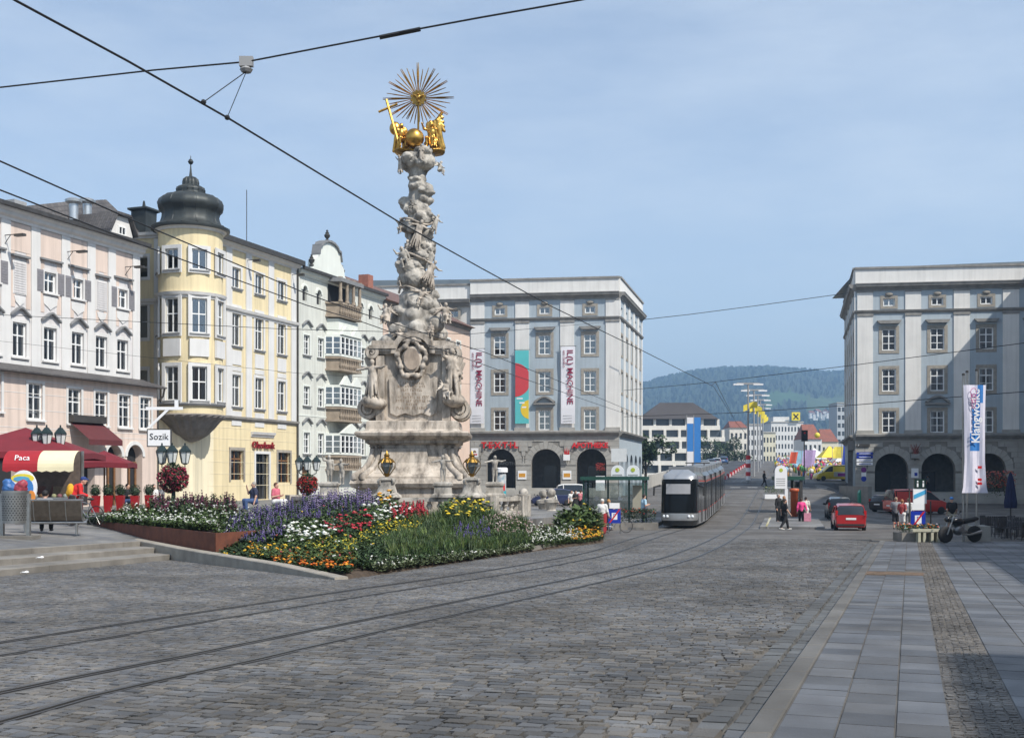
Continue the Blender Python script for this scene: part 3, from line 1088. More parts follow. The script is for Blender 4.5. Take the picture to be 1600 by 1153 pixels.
def roof_mat(name, c1, c2, sc=(0.3,0.18)):
 if name in _MC:
  return _MC[name]
 m = new_mat(name, c1, color2=c2, rough=0.65, scale=0.8, detail=8, bump=0.4, bscale=18)
 nt = m.node_tree
 b = nt.nodes['Principled BSDF']
 src = b.inputs['Base Color'].links[0].from_socket
 tc = nt.nodes.new('ShaderNodeTexCoord')
 br = nt.nodes.new('ShaderNodeTexBrick')
 br.inputs['Brick Width'].default_value = sc[0]
 br.inputs['Row Height'].default_value = sc[1]
 br.inputs['Scale'].default_value = 1
 br.inputs['Mortar Size'].default_value = 0.02
 br.inputs['Color1'].default_value = (0.7,0.7,0.7,1)
 br.inputs['Color2'].default_value = (1.2,1.2,1.2,1)
 br.inputs['Mortar'].default_value = (0.4,0.4,0.4,1)
 nt.links.new(tc.outputs['Object'], br.inputs['Vector'])
 mm = nt.nodes.new('ShaderNodeMixRGB')
 mm.blend_type = 'MULTIPLY'
 mm.inputs[0].default_value = 0.7
 nt.links.new(src, mm.inputs[1])
 nt.links.new(br.outputs['Color'], mm.inputs[2])
 nt.links.new(mm.outputs[0], b.inputs['Base Color'])
 _MC[name] = m
 return m
def wall_mat(name, c, streak=0.10):
 """plaster: broad mottling, faint vertical rain streaks, fine grain"""
 if name in _MC:
  return _MC[name]
 m = new_mat(name, c, rough=0.85, var=0.05, scale=0.7, bump=0.12, bscale=30)
 nt = m.node_tree
 b = nt.nodes['Principled BSDF']
 src = b.inputs['Base Color'].links[0].from_socket
 tc = nt.nodes.new('ShaderNodeTexCoord')
 mp = nt.nodes.new('ShaderNodeMapping')
 mp.inputs['Scale'].default_value = (2.2,2.2,0.12)
 n = nt.nodes.new('ShaderNodeTexNoise')
 n.inputs['Scale'].default_value = 1.5
 n.inputs['Detail'].default_value = 6
 r = nt.nodes.new('ShaderNodeMapRange')
 r.inputs['From Min'].default_value = 0.45
 r.inputs['From Max'].default_value = 0.8
 r.inputs['To Min'].default_value = 1.0
 r.inputs['To Max'].default_value = 1.0 - 2 * streak
 nt.links.new(tc.outputs['Object'], mp.inputs['Vector'])
 nt.links.new(mp.outputs[0], n.inputs['Vector'])
 nt.links.new(n.outputs['Fac'], r.inputs['Value'])
 mm = nt.nodes.new('ShaderNodeMixRGB')
 mm.blend_type = 'MULTIPLY'
 mm.inputs[0].default_value = 1.0
 nt.links.new(src, mm.inputs[1])
 nt.links.new(r.outputs[0], mm.inputs[2])
 nt.links.new(mm.outputs[0], b.inputs['Base Color'])
 _MC[name] = m
 return m
# ------------------------------------------------------------------ the two blue-grey bridgehead buildings
m_bh_blue = wall_mat('plaster_bluegrey', (0.375,0.43,0.465),0.08)
m_bh_white = wall_mat('plaster_offwhite', (0.70,0.68,0.64),0.08)
m_bh_beige = wall_mat('plaster_beige', (0.60,0.575,0.53),0.07)
m_stone_sur = M('window_stone', (0.36,0.325,0.27), color2=(0.25,0.225,0.19), scale=3, rough=0.85, bump=0.2)
m_cornice = M('cornice_stone', (0.30,0.285,0.26), color2=(0.19,0.18,0.165), scale=1.4, rough=0.85, detail=8, bump=0.25)
m_ashlar = M('ashlar_granite', (0.40,0.385,0.35), color2=(0.30,0.285,0.255), scale=0.9, rough=0.85, detail=8, bump=0.35, bscale=14)
m_ashlar2 = M('ashlar_granite_joint', (0.23,0.215,0.19), var=0.15, scale=1.2, rough=0.9)
m_metal_roof = M('roof_sheet_metal', (0.17,0.2,0.22), rough=0.45, var=0.15, scale=0.6, metal=0.3)
def arcade_stones(parent, x0, x1, z0, z1, arches, mat, y_out=0.06, course=0.55):
 """rusticated ashlar: each block is its own piece, voussoirs radiate round every arch"""
 def voussoir(cx, zs, r0, r1, a0, a1):
  g = 0.012
  a0 += g / r0
  a1 -= g / r0
  n = 2
  poly = [(cx + r0 * math.cos(a), zs + r0 * math.sin(a)) for a in np.linspace(a0, a1, n + 1)] + [(cx + r1 * math.cos(a), zs + r1 * math.sin(a)) for a in np.linspace(a1, a0, n + 1)]
  MB().prism(poly, -y_out - rnd(0.0,.02),0.0).build('stone_block', mat, parent)
 for cx, w, zc in arches:
  r = w / 2
  zs = zc - r
  n = 13
  for k in range(n):
   a0, a1 = math.pi * k / n, math.pi * (k + 1) / n
   voussoir(cx, zs, r + 0.005, r + (0.95 if k == n // 2 else 0.72 + 0.08 * (k % 2)), a0, a1)
 z = z0
 row = 0
 while z < z1 - 0.05:
  ch = min(course, z1 - z)
  segs = [(x0, x1)]
  for cx, w, zc in arches:
   r = w / 2
   zs = zc - r
   zm = z + ch / 2
   hw = None
   if z < zs:
    hw = r + (0.0 if z + ch <= zs else 0.78)
   else:
    dz = zm - zs
    R = r + 0.84
    if dz - ch * 0.5 < R:
     hw = math.sqrt(max(R * R - max(dz - ch * 0.5,0) ** 2,0))
   if hw:
    new = []
    for a, b in segs:
     if cx + hw <= a or cx - hw >= b:
      new.append((a, b))
      continue
     if cx - hw > a:
      new.append((a, cx - hw))
     if cx + hw < b:
      new.append((cx + hw, b))
    segs = new
  for a, b in segs:
   if b - a < 0.12:
    continue
   n = max(1, int(round((b - a) / 1.25)))
   off = 0.5 if row % 2 and n > 1 else 0
   cuts = [a] + [a + (b - a) * (k + (0.5 if off else 0)) / n for k in range(0 if off else 1, n)] + [b]
   for k in range(len(cuts) - 1):
    if cuts[k + 1] - cuts[k] < 0.1:
     continue
    MB().box(cuts[k] + .012, cuts[k + 1] - .012,-y_out - rnd(0,.018),0.0, z + .012, z + ch - .012).build('stone_block', mat, parent)
  z += ch
  row += 1
def bridgehead(name, label, K, d, dz, cols, arch_c, x_left, x_right, side_dir, side_len, side_on_right, beige_to=None):
 """K: plan corner; d: direction of the front; dz: height shift; cols: window centre u; x range along u"""
 f = Facade(K, d)
 root = thing(name, label, 'building', (K[0], K[1],0), f.rz)
 zt, zc, zs_, zb, zg = 24.5 + dz, 22.0 + dz, 19.6 + dz, 6.35 + dz, -1.2
 W = x_right - x_left
 rowsz = [(7.05,2.35),(11.4,2.4),(15.7,2.3)]
 holes = []
 ww = 1.46
 for c in cols:
  for z, h in rowsz:
   holes.append(hole(c, z + dz, ww, h))
  holes.append(hole(c, 20.35 + dz, 1.25,0.85))
 up = obj('wall', wall_mesh(W, zb + 0.3, zc + 0.2, holes, 0.28, u0=x_left), m_bh_blue, root)
 ar = [(c, 3.4,4.9 + dz) for c in arch_c]
 ah = [(c - w / 2, c + w / 2, zg, zc_, True, 0.8) for c, w, zc_ in ar]
 obj('arcade_wall', wall_mesh(W, zg, zb + 0.3, ah, 0.8, u0=x_left), m_ashlar2, root)
 arcade_stones(root, x_left, x_right, zg + 1.45 + dz * 0.5, zb - 0.05, ar, m_ashlar)
 cornice(root, x_left, x_right, zb - 0.06,[(0.02,0),(0.12,0.0),(0.14,0.16),(0.30,0.24),(0.34,0.34),(0.50,0.42),(0.52,0.62),(0.16,0.72)], m_cornice, 'belt_course')
 cornice(root, x_left, x_right, zs_, PROF_MID, m_cornice, 'string_course')
 cornice(root, x_left, x_right, zc, PROF_BIG, m_cornice, 'main_cornice')
 MB().box(x_left, x_right, -0.12,0.35, zc + 0.74, zt - 0.22).build('parapet', m_bh_white, root)
 MB().box(x_left - .05, x_right + .05,-0.26,0.5, zt - 0.22, zt).build('coping', m_cornice, root)
 edges = [x_left] + sum([[c - 1.7, c + 1.7] for c in arch_c],[]) + [x_right]
 for k in range(0, len(edges),2):
  MB().box(edges[k] + .003, edges[k + 1] - .003,-0.13,0.02,3.05 + dz, 3.27 + dz).build('impost', m_ashlar, root)
 for ci, c in enumerate(cols):
  for ri, (z, h) in enumerate(rowsz):
   w_ = add_window(root, c, z + dz, ww, h, 2,(0.33,0.67), surround=m_stone_sur, sw=0.30, curtain=0.55 if ri == 1 else 0.15, bar=.105)
   if ri == 2:
    mb = MB()
    mb.prism([(-0.95, h + 0.52),(0.95, h + 0.52),(1.22, h + 0.78),(1.22, h + 0.86),(-1.22, h + 0.86),(-1.22, h + 0.78)],-0.55,-0.12)
    mb.build('hood', m_cornice, w_)
  add_window(root, c, 20.35 + dz, 1.25,0.85,2,(), surround=m_stone_sur, sw=0.26, curtain=0, bar=.11)
  mb = MB()
  mb.ball((c, -0.1,21.62 + dz),(0.42,0.12,0.2),10,6)
  mb.build('scallop', m_stone_sur, root, True)
  if ci == 1:
   obj('pediment', pediment_arc(m_cornice, 2.5,0.62), None, root, (c, -0.02,9.4 + 0.75 + dz))
 pit = (cols[1] - cols[0])
 pil = [cols[0] - pit / 2 + pit * k for k in range(len(cols) + 1)]
 for c in pil:
  xa, xb = max(c - 0.80, x_left + .01), min(c + 0.80, x_right - .01)
  if xb - xa < 0.2:
   continue
  MB().box(xa, xb, -0.09,0.02, zb + 0.62, zs_ - 0.003).build('pilaster', m_bh_white, root)
  MB().box(xa - .04, xb + .04,-0.17,0.0, zs_ - 0.25, zs_ - 0.002).build('capital', m_cornice, root)
  MB().box(xa, xb, -0.09,0.02, zs_ + 0.365, zc - 0.003).build('pilaster', m_bh_white, root)
  MB().box(xa - .04, xb + .04,-0.15,0.0, zc - 0.16, zc - .002).build('capital', m_cornice, root)
  MB().box(xa - .1, xb + .1,-0.22,0.0, zb + 0.62, zb + 1.0).build('plinth', m_ashlar, root)
 MB().box(x_left, x_right, 0.0,6.0, zg, 0.42 + dz * 0.4).build('arcade_floor', m_ashlar, root)
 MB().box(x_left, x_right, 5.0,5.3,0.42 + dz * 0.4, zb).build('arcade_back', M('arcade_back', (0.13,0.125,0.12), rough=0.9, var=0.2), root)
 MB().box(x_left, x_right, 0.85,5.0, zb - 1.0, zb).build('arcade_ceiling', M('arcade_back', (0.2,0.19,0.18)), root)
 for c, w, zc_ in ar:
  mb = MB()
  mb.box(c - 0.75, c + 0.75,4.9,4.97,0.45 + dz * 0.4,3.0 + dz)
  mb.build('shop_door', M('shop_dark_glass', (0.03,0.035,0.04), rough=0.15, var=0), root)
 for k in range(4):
  MB().box(x_left, x_right, -0.45 - 0.38 * k, -0.07 - 0.38 * k if k else 0.0,-1.3,0.42 + dz * 0.4 - 0.17 * (k + 1) + 0.003 * k).build('step', m_ashlar, root)
 sd = Vector(side_dir).normalized()
 loc_dir = Vector((sd.x * f.d.x + sd.y * f.d.y, -sd.x * f.d.y + sd.y * f.d.x))
 a = math.atan2(loc_dir.y, loc_dir.x)
 xk = x_right if side_on_right else x_left
 sroot = bpy.data.objects.new('end_wall', None)
 link(sroot, root)
 if side_on_right:
  sroot.location, sroot.rotation_euler = (xk, 0,0),(0,0, a)
 else:
  sroot.location, sroot.rotation_euler = (xk + loc_dir.x * side_len, loc_dir.y * side_len, 0),(0,0, a + math.pi)
 sc = [side_len * (k + 0.5) / 5 for k in range(5)]
 sh = []
 for c in sc:
  for z, h in rowsz:
   sh.append(hole(c, z + dz, 1.4, h))
  sh.append(hole(c, 20.35 + dz, 1.2,0.85))
  sh.append((c - 1.2, c + 1.2, zg, 4.4 + dz, True, 0.7))
 obj('wall', wall_mesh(side_len, zg, zc + .2, sh, 0.28), m_bh_blue, sroot)
 for c in sc:
  for z, h in rowsz:
   add_window(sroot, c, z + dz, 1.4, h, 2,(0.33,0.67), surround=m_stone_sur, sw=0.26, curtain=0.1)
  add_window(sroot, c, 20.35 + dz, 1.2,0.85,2,(), curtain=0)
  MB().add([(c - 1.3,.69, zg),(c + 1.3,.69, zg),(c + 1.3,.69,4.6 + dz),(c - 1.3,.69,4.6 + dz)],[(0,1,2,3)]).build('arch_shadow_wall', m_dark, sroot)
 for k in range(6):
  c = side_len * k / 5
  xa, xb = max(c - 0.6,0.01), min(c + 0.6, side_len - .01)
  MB().box(xa, xb, -0.09,0.02, zb + 0.62, zs_ - .003).build('pilaster', m_bh_white, sroot)
  MB().box(xa, xb, -0.09,0.02, zs_ + 0.365, zc - .003).build('pilaster', m_bh_white, sroot)
 for nm, zz, pr in (('belt_course', zb - 0.06, PROF_BIG[:7]),('string_course', zs_, PROF_MID),('main_cornice', zc, PROF_BIG)):
  cornice(sroot, 0.0 if side_on_right else 0.0, side_len, zz, pr, m_cornice, nm)
 MB().box(0.02, side_len, -0.12,0.35, zc + 0.74, zt - 0.22).build('parapet', m_bh_white, sroot)
 MB().box(0.02, side_len, -0.26,0.5, zt - 0.215, zt - .01).build('coping', m_cornice, sroot)
 mb = MB()
 mb.add([(x_left, 0.3, zt - 0.5),(x_right, 0.3, zt - 0.5),(x_right, 18, zt - 0.5),(x_left, 18, zt - 0.5)],[(0,1,2,3)])
 mb.build('roof', m_metal_roof, root)
 return root, f
K1 = (12.2,131.0)
fd = (math.cos(math.radians(8)),-math.sin(math.radians(8)))
f1 = Facade(K1, fd)
cols1 = [f1.u(781), f1.u(851), f1.u(922)]
arch1 = [f1.u(783), f1.u(853), f1.u(924)]
bh1, f1 = bridgehead('bridgehead_building', 'blue-grey arcaded palace with banners left of the bridge', K1, fd, 0.0, cols1, arch1, f1.u(735),0.0,(0.243,1),20.4, True)
bw = thing('beige_wing', 'beige plastered wing rising behind the stone column', 'building', (K1[0], K1[1],0), f1.rz)
xl, xr = f1.u(552), f1.u(735) - 0.02
obj('wall', wall_mesh(xr - xl, -1.2,21.6,[hole(f1.u(708),20.2,1.25,0.85), hole(f1.u(640),20.2,1.25,0.85)],0.25, u0=xl), m_bh_beige, bw, (0,0.3,0))
for px in (708,640):
 add_window(bw, f1.u(px),20.2,1.25,0.85,2,(), y=0.44, surround=m_stone_sur, sw=0.26)
cornice(bw, xl, xr, 21.5, PROF_BIG, m_cornice, 'main_cornice')
MB().box(xl, xr, 0.18,0.6,22.24,23.9).build('parapet', m_bh_white, bw)
MB().box(xl, xr, 0.05,0.8,23.9,24.1).build('coping', m_cornice, bw)
MB().prism([(xl, 24.1),(f1.u(848),24.55),(f1.u(838),25.3),(xl, 25.6)],5.0,12.0).build('roof', m_metal_roof, bw)
K2 = (36.2,121.5)
f2 = Facade(K2, fd)
cols2 = [f2.u(1389), f2.u(1464.5), f2.u(1541), f2.u(1617)]
arch2 = [f2.u(1393), f2.u(1466), f2.u(1545)]
bh2, f2 = bridgehead('bridgehead_building', 'blue-grey arcaded palace half in shade right of the bridge', K2, fd, -0.75, cols2, arch2,0.0,19.6,(0.243,1),24.0, False)
MB().prism([(5.0,23.4),(19.6,23.4),(19.6,24.7),(7.2,24.5)],4.0,11.0).build('roof', m_metal_roof, bh2)
# ------------------------------------------------------------------ left row of houses (one line along the square)
ROW_D = Vector((0.36,1.0)).normalized()
def row_pt(px):
 k = (px - CX) / FPX
 D = 47.8 / (0.36 - k)
 return Vector((k * D, D))
m_tile_grey = roof_mat('roof_tiles_grey', (0.11,0.10,0.095),(0.065,0.06,0.06))
m_copper = M('roof_dark_copper', (0.045,0.05,0.048), rough=0.5, var=0.3, scale=1.2, metal=0.35)
m_gutter = M('gutter_metal', (0.07,0.065,0.06), rough=0.5, var=0.2, metal=0.4)
m_lilac = wall_mat('plaster_pale_lilac', (0.63,0.60,0.585),0.14)
m_pink = wall_mat('plaster_pink', (0.66,0.535,0.455),0.14)
m_trim = wall_mat('plaster_white_trim', (0.66,0.645,0.62),0.07)
# ---- pink house
P0 = row_pt(-130)
fp = Facade(P0, ROW_D)
U = fp.u
pk = thing('pink_house', 'pink and white baroque house with grey shutters at left edge', 'house', (P0.x, P0.y, 0), fp.rz)
Wp = U(219)
z_mid, z_eave = 7.35,15.6
up_c = [U(p) for p in (-92,-52,-13,30,78,121,158,191)]
holes = []
for i, c in enumerate(up_c):
 holes.append(hole(c, 8.0,1.05,1.85))
sh_c = [up_c[i] for i in (1,2,4,5,7)]
niche_c = [up_c[i] for i in (0,3,6)]
for c in sh_c:
 holes.append(hole(c, 11.7,0.95,1.15))
obj('wall', wall_mesh(Wp, z_mid, z_eave, holes, 0.25), m_lilac, pk)
pil_px = [-115,-72,-32,8,55,102,142,174,212]
for k in range(len(pil_px) - 1):
 xa, xb = U(pil_px[k]) + 0.36, U(pil_px[k + 1]) - 0.36
 MB().box(xa, xb, -0.025,0.0,13.55,15.0).build('panel', m_pink, pk)
 c = (xa + xb) / 2
 for sx in (-1,1):
  xo = xa if sx < 0 else xb - 0.3
  MB().box(xo, xo + 0.3,-0.025,0.0,10.6,13.53).build('panel', m_pink, pk)
for k, p in enumerate(pil_px):
 c = U(p)
 MB().box(max(c - 0.33,0.0), min(c + 0.33, Wp),-0.07,0.01, z_mid + 0.25, z_eave - 0.55).build('pilaster', m_trim, pk)
for c in up_c:
 w_ = add_window(pk, c, 8.0,1.05,1.85,2,(0.62,), surround=m_trim, sw=0.14, sill=m_trim, curtain=0.6)
 obj('hood', wavy_hood(m_sill, 1.4,0.3,.2,.1), None, w_, (0,-0.16,2.25))
 MB().box(-0.75,0.75,-0.19,-0.13,-0.75,-0.2).build('apron', m_trim, w_)
m_shutter = M('shutter_grey', (0.22,0.21,0.22), rough=0.7, var=0.1, scale=8)
for c in sh_c:
 w_ = add_window(pk, c, 11.7,0.95,1.15,2,(0.6,), surround=m_trim, sw=0.1, sill=m_trim, curtain=0.4)
 for sx in (-1,1):
  mb = MB()
  x0 = sx * 0.80
  mb.box(x0 - 0.24, x0 + 0.24,-0.22,-0.18,-0.02,1.17)
  for k in range(8):
   mb.box(x0 - 0.18, x0 + 0.18,-0.235,-0.22,0.06 + 0.135 * k, 0.13 + 0.135 * k)
  mb.build('shutter', m_shutter, w_)
 mb = MB()
 mb.box(-0.85,0.85,-0.34,-0.13,1.72,1.82)
 mb.build('hood', m_sill, w_)
 MB().prism([(-0.55,-0.2),(0.55,-0.2),(0.5,-0.62),(0.2,-0.78),(0,-0.92),(-0.2,-0.78),(-0.5,-0.62)],-0.19,-0.13).build('apron', m_trim, w_)
for c in niche_c:
 n_ = MB().box(c - 0.48, c + 0.48,-0.05,0.0,11.3,13.05).build('blind_window', m_trim, pk)
 mb = MB()
 for k in range(13):
  mb.box(c - 0.42, c + 0.42,-0.075,-0.05,11.36 + 0.128 * k, 11.44 + 0.128 * k)
 mb.build('louvre', m_lilac, n_)
 MB().box(c - 0.62, c + 0.62,-0.22,-0.02,13.25,13.36).build('hood', m_sill, n_)
 MB().prism([(c - .42,11.2),(c + .42,11.2),(c + .3,10.9),(c, 10.68),(c - .3,10.9)],-0.06,0.0).build('apron', m_trim, n_)
cornice(pk, 0, Wp + 0.1, z_eave - 0.55,[(0.02,0),(0.1,0),(0.12,0.14),(0.3,0.24),(0.34,0.4),(0.46,0.5),(0.5,0.58)], m_trim, 'cornice')
mb = MB().box(0, Wp + 0.15,-0.74,-0.48, z_eave + 0.02, z_eave + 0.22)
mb.build('gutter', m_gutter, pk)
def back(px, py, yo):
 """facade coordinates (x, z) of a photo pixel on a plane set back by yo"""
 f_ = Facade((P0.x - ROW_D.y * yo, P0.y + ROW_D.x * yo), ROW_D)
 return f_.u(px), f_.z(px, py)
mb = MB()
mb.add([(-0.2,-0.7, z_eave + 0.1),(Wp + .1,-0.7, z_eave + 0.1),(Wp + .1,6.0, z_eave + 1.75),(-0.2,6.0, z_eave + 1.75),(-0.2,14, z_eave),(Wp + .1,14, z_eave)],[(0,1,2,3),(3,2,5,4),(1,5,2)])
mb.build('roof', m_tile_grey, pk)
body_box(pk, 0, Wp, 13,-0.2, z_eave, m_lilac)
(xa, za),(xb, zb) = back(172,362,2.5), back(207,343,2.5)
mb = MB()
mb.prism([(xa, za - .8),(xb, za - .8),(xb, za + .1),(xb - .45, zb - .05),(xa + .45, zb - .05),(xa, za + .1)],2.5,6)
mb.build('dormer', m_trim, pk)
add_window(pk, 0,0,0.75,0.6,2,(), origin=((xa + xb) / 2,2.46, za - .05), curtain=0)
mb = MB()
for a_, b_ in (((xa - .2, za + .05),(xa + .45, zb)),((xa + .45, zb),(xb - .45, zb)),((xb - .45, zb),(xb + .2, za + .05))):
 mb.prism([a_, b_, (b_[0], b_[1] + 0.14),(a_[0], a_[1] + 0.14)],2.2,6)
mb.build('dormer_roof', m_tile_grey, pk)
(r0, z0_),(r1, z1_),(r2, z2_) = back(30,323,7), back(106,315,7), back(166,312,7)
x3, z3 = back(212,372,7)
mb = MB()
mb.add([(r0,4, z_eave + .8),(x3,4, z_eave + .8),(x3 + 1,10, z_eave + .8),(r0,10, z_eave + .8),(r0,7, z0_),(r1,7, z1_),(r2,7, z2_)],[(0,1,6,5,4),(1,2,6),(2,3,4,5,6),(3,0,4)])
mb.build('roof', m_tile_grey, pk)
for px in (115,136):
 x_, z_ = back(px, 322,5.0)
 mb = MB().lathe([(0.28,-0.9),(0.28,0.1),(0.5,0.22),(0.52,0.36),(0.35,0.46),(0,0.5)],16,(x_, 5.0, z_))
 ease(mb.build('vent_cowl', M('galvanised', (0.5,0.52,0.53), rough=0.35, metal=0.7, var=0.1), pk))
x_, z_ = back(22,315,7)
MB().box(x_ - .5, x_ + .5,6.5,7.3, z_eave + .5, z_).build('chimney', M('chimney_grey', (0.3,0.3,0.3), var=0.1), pk)
zl = 7.2
low_c = [(-95,5.0),(-30,5.0),(36,4.7),(98,4.62),(140,4.6),(177,4.58),(210,4.55)]
lw_holes = [hole(U(p) , z, 1.1,1.95) for p, z in low_c]
arc_px = [(176,2.6),(207,2.6)]
yl = -0.8
low_root = bpy.data.objects.new('lower_front', None)
link(low_root, pk)
low_root.location = (0, yl, 0)
shop = [(U(-100), U(-60),0.1,3.0),(U(-40), U(10),0.1,3.0),(U(25), U(60),0.1,3.0),(U(80), U(130),0.1,3.0)]
archs = [(U(148), U(172),0.0,3.55, True, 0.5),(U(181), U(205),0.0,3.6, True, 0.5)]
obj('wall', wall_mesh(Wp + 0.55,-0.3, zl, lw_holes + [h + (False, 0.5) for h in shop] + archs, 0.25), m_pink, low_root)
MB().box(Wp + 0.535, Wp + 0.55,0.0,2,-0.3, zl).build('end_face', m_pink, low_root)
for a in shop + [x[:4] for x in archs]:
 o_ = MB().add([(a[0] - .1,0.5,-.2),(a[1] + .1,0.5,-.2),(a[1] + .1,0.5, a[3] + .1),(a[0] - .1,0.5, a[3] + .1)],[(0,1,2,3)]).build('shop_back', m_dark, low_root)
m_wood = M('door_wood', (0.20,0.10,0.045), rough=0.5, var=0.25, scale=4)
for x0, x1, za, zb, *_ in archs:
 mb = MB()
 mb.box(x0 + 0.05, x0 + 0.17,0.38,0.46,0.0,2.6)
 mb.box(x1 - 0.17, x1 - 0.05,0.38,0.46,0.0,2.6)
 mb.box(x0 + 0.17, x1 - 0.17,0.38,0.46,2.45,2.62)
 mb.box((x0 + x1) / 2 - .06,(x0 + x1) / 2 + .06,0.38,0.46,0.0,2.45)
 mb.build('door', m_wood, low_root)
 c, r = (x0 + x1) / 2,(x1 - x0) / 2
 mb = MB()
 n = 12
 for k in range(n):
  a0, a1 = math.pi * k / n, math.pi * (k + 1) / n
  pa = [(c + rr * math.cos(a_), zb - r + rr * math.sin(a_)) for rr, a_ in ((r + .01, a0),(r + .22, a0),(r + .22, a1),(r + .01, a1))]
  mb.prism(pa, -0.06,0.0)
 mb.build('archivolt', m_trim, low_root)
for p, z in low_c:
 add_window(low_root, U(p), z, 1.1,1.95,2,(0.62,), surround=m_trim, sw=0.12, sill=m_trim, curtain=0.5)
for zz in (3.95,4.25,5.2,6.05,6.75):
 MB().box(0, Wp + .54,-0.012,0.0, zz, zz + 0.03).build('groove', m_trim, low_root)
mb = MB()
mb.add([(-.1, yl - 0.5, zl - 0.05),(Wp + 0.9, yl - 0.5, zl - 0.05),(Wp + 0.15,0.0, zl + 0.42),(-.1,0.0, zl + 0.42),(-.1, yl - .5, zl - .12),(Wp + .9, yl - .5, zl - .12),(Wp + .9,0, zl - .12),(-.1,0, zl - .12)],[(0,1,2,3),(4,5,1,0),(1,5,6,2),(4,7,6,5)])
mb.build('lean_to_roof', m_tile_grey, pk)
mb = MB().tube([(Wp + 0.75, yl - 0.42, zl - 0.12),(Wp + 0.75, yl - 0.3, zl - 0.6),(Wp + 0.6, yl - 0.05, zl - 0.9),(Wp + 0.6, yl - 0.05,0.1)],0.06,8)
mb.build('downpipe', m_gutter, pk)
for px in (6,104,195):
 x = U(px)
 mb = MB().tube([(x, 0,14.2),(x, -0.9,14.2)],0.025,6)
 mb.tube([(x, 0,13.7),(x, -0.45,14.2)],0.02,5)
 mb.box(x - .12, x + .12,-1.35,-0.75,14.08,14.2)
 mb.build('floodlight', m_gutter, pk)
# ---- yellow corner house with round bay and onion dome
m_yel = wall_mat('plaster_yellow', (0.72,0.605,0.375),0.14)
m_yel2 = wall_mat('plaster_cream', (0.76,0.675,0.48),0.14)
m_gry = wall_mat('plaster_pale_grey', (0.645,0.635,0.615),0.07)
C0 = row_pt(300)
fy = Facade(C0, ROW_D)
U = fy.u
yh = thing('yellow_corner_house', 'yellow corner house with round bay and dark onion dome', 'house', (C0.x, C0.y, 0), fy.rz)
z_e, z_m, z_b = 17.7,13.0,5.6
Wy = U(464.5)
x0 = 0.4
wc = [U(p) for p in (369,405,440)]
holes = []
for c in wc:
 holes += [hole(c, 14.75,1.15,1.45), hole(c, 10.75,1.15,2.3), hole(c, 6.55,1.15,2.25)]
gh = [(U(360), U(380),1.5,3.55),(U(399), U(420),0.1,3.35),(U(434), U(453),1.3,3.5)]
obj('wall', wall_mesh(Wy - x0,-0.3, z_e, holes + gh, 0.28, u0=x0), m_yel, yh)
for c in wc:
 for z, h, rows in ((14.75,1.45,()),(10.75,2.3,(0.6,)),(6.55,2.25,(0.6,))):
  w_ = add_window(yh, c, z, 1.15, h, 2, rows, surround=m_gry, sw=0.17, sill=m_sill, curtain=0.75)
  if h > 2:
   MB().box(-0.62,0.62,-0.18,-0.12, h + 0.22, h + 0.55).build('frieze', m_gry, w_)
   MB().box(-0.6,0.6,-0.19,-0.13,-1.3,-0.3).build('apron', m_gry, w_)
for p in (357,388,423,458):
 c = U(p)
 for za, zb in ((z_b + 0.3, z_m - 0.02),(z_m + 0.38, z_e - 0.35)):
  MB().box(c - 0.36, min(c + 0.36, Wy - .02),-0.08,0.0, za, zb).build('pilaster', m_gry, yh)
cornice(yh, x0, Wy, z_m, PROF_MID, m_trim, 'string_course')
cornice(yh, x0, Wy, z_e - 0.35,[(0.02,0),(0.1,0.0),(0.12,0.1),(0.35,0.2),(0.4,0.3),(0.46,0.35)], m_trim, 'cornice')
cornice(yh, x0, Wy, z_b, [(0.02,0),(0.08,0.0),(0.1,0.08),(0.2,0.14),(0.22,0.28)], m_cornice, 'belt_course')
MB().box(x0, Wy + .1,-0.66,-0.40, z_e + 0.0, z_e + 0.34).build('gutter', m_gutter, yh)
gable_roof(yh, 0.2, Wy, 12, z_e + 0.05,1.7, m_copper, 0.6, hip=4.5)
body_box(yh, 0.3, Wy, 12,-0.2, z_e, m_yel)
MB().tube([(Wy - 0.12,-0.12, z_e - 0.1),(Wy - 0.12,-0.12,0.0)],0.07,8).build('downpipe', m_gutter, yh)
for zz in (1.1,1.9,2.7,3.5,4.3,5.05):
 MB().box(x0, Wy, -0.015,0.0, zz, zz + 0.03).build('groove', m_yel2, yh)
for (xa, xb, za, zb), nm in zip(gh, ('shop_window', 'entrance', 'shop_window')):
 mb = MB()
 mb.box(xa - 0.18, xa, -0.06,0.1, za - 0.1, zb + 0.2)
 mb.box(xb, xb + 0.18,-0.06,0.1, za - 0.1, zb + 0.2)
 mb.box(xa, xb, -0.06,0.1, zb, zb + 0.2)
 o_ = mb.build(nm, m_stone_sur if nm == 'shop_window' else m_gry, yh)
 mb = MB()
 mb.box(xa, xb, 0.2,0.26, zb - 0.65, zb - 0.55)
 for xx in (xa + .04,(xa + xb) / 2, xb - .04):
  mb.box(xx - .04, xx + .04,0.2,0.26, za, zb)
 mb.build('frame', m_wood if nm == 'shop_window' else m_gutter, o_)
 MB().add([(xa, .24, za),(xb, .24, za),(xb, .24, zb),(xa, .24, zb)],[(0,1,2,3)]).build('pane', glass_mat('shop_glass', (0.2,0.22,0.22),0.12), o_)
 MB().add([(xa - .2,.9, za - .2),(xb + .2,.9, za - .2),(xb + .2,.9, zb + .2),(xa - .2,.9, zb + .2)],[(0,1,2,3)]).build('room', m_dark, o_)
ec = (gh[1][0] + gh[1][1]) / 2
cornice(yh, ec - 1.5, ec + 1.5,4.55, PROF_MID, m_gry, 'door_hood')
m_darkred = M('sign_dark_red', (0.23,0.012,0.02), rough=0.4, var=0.05)
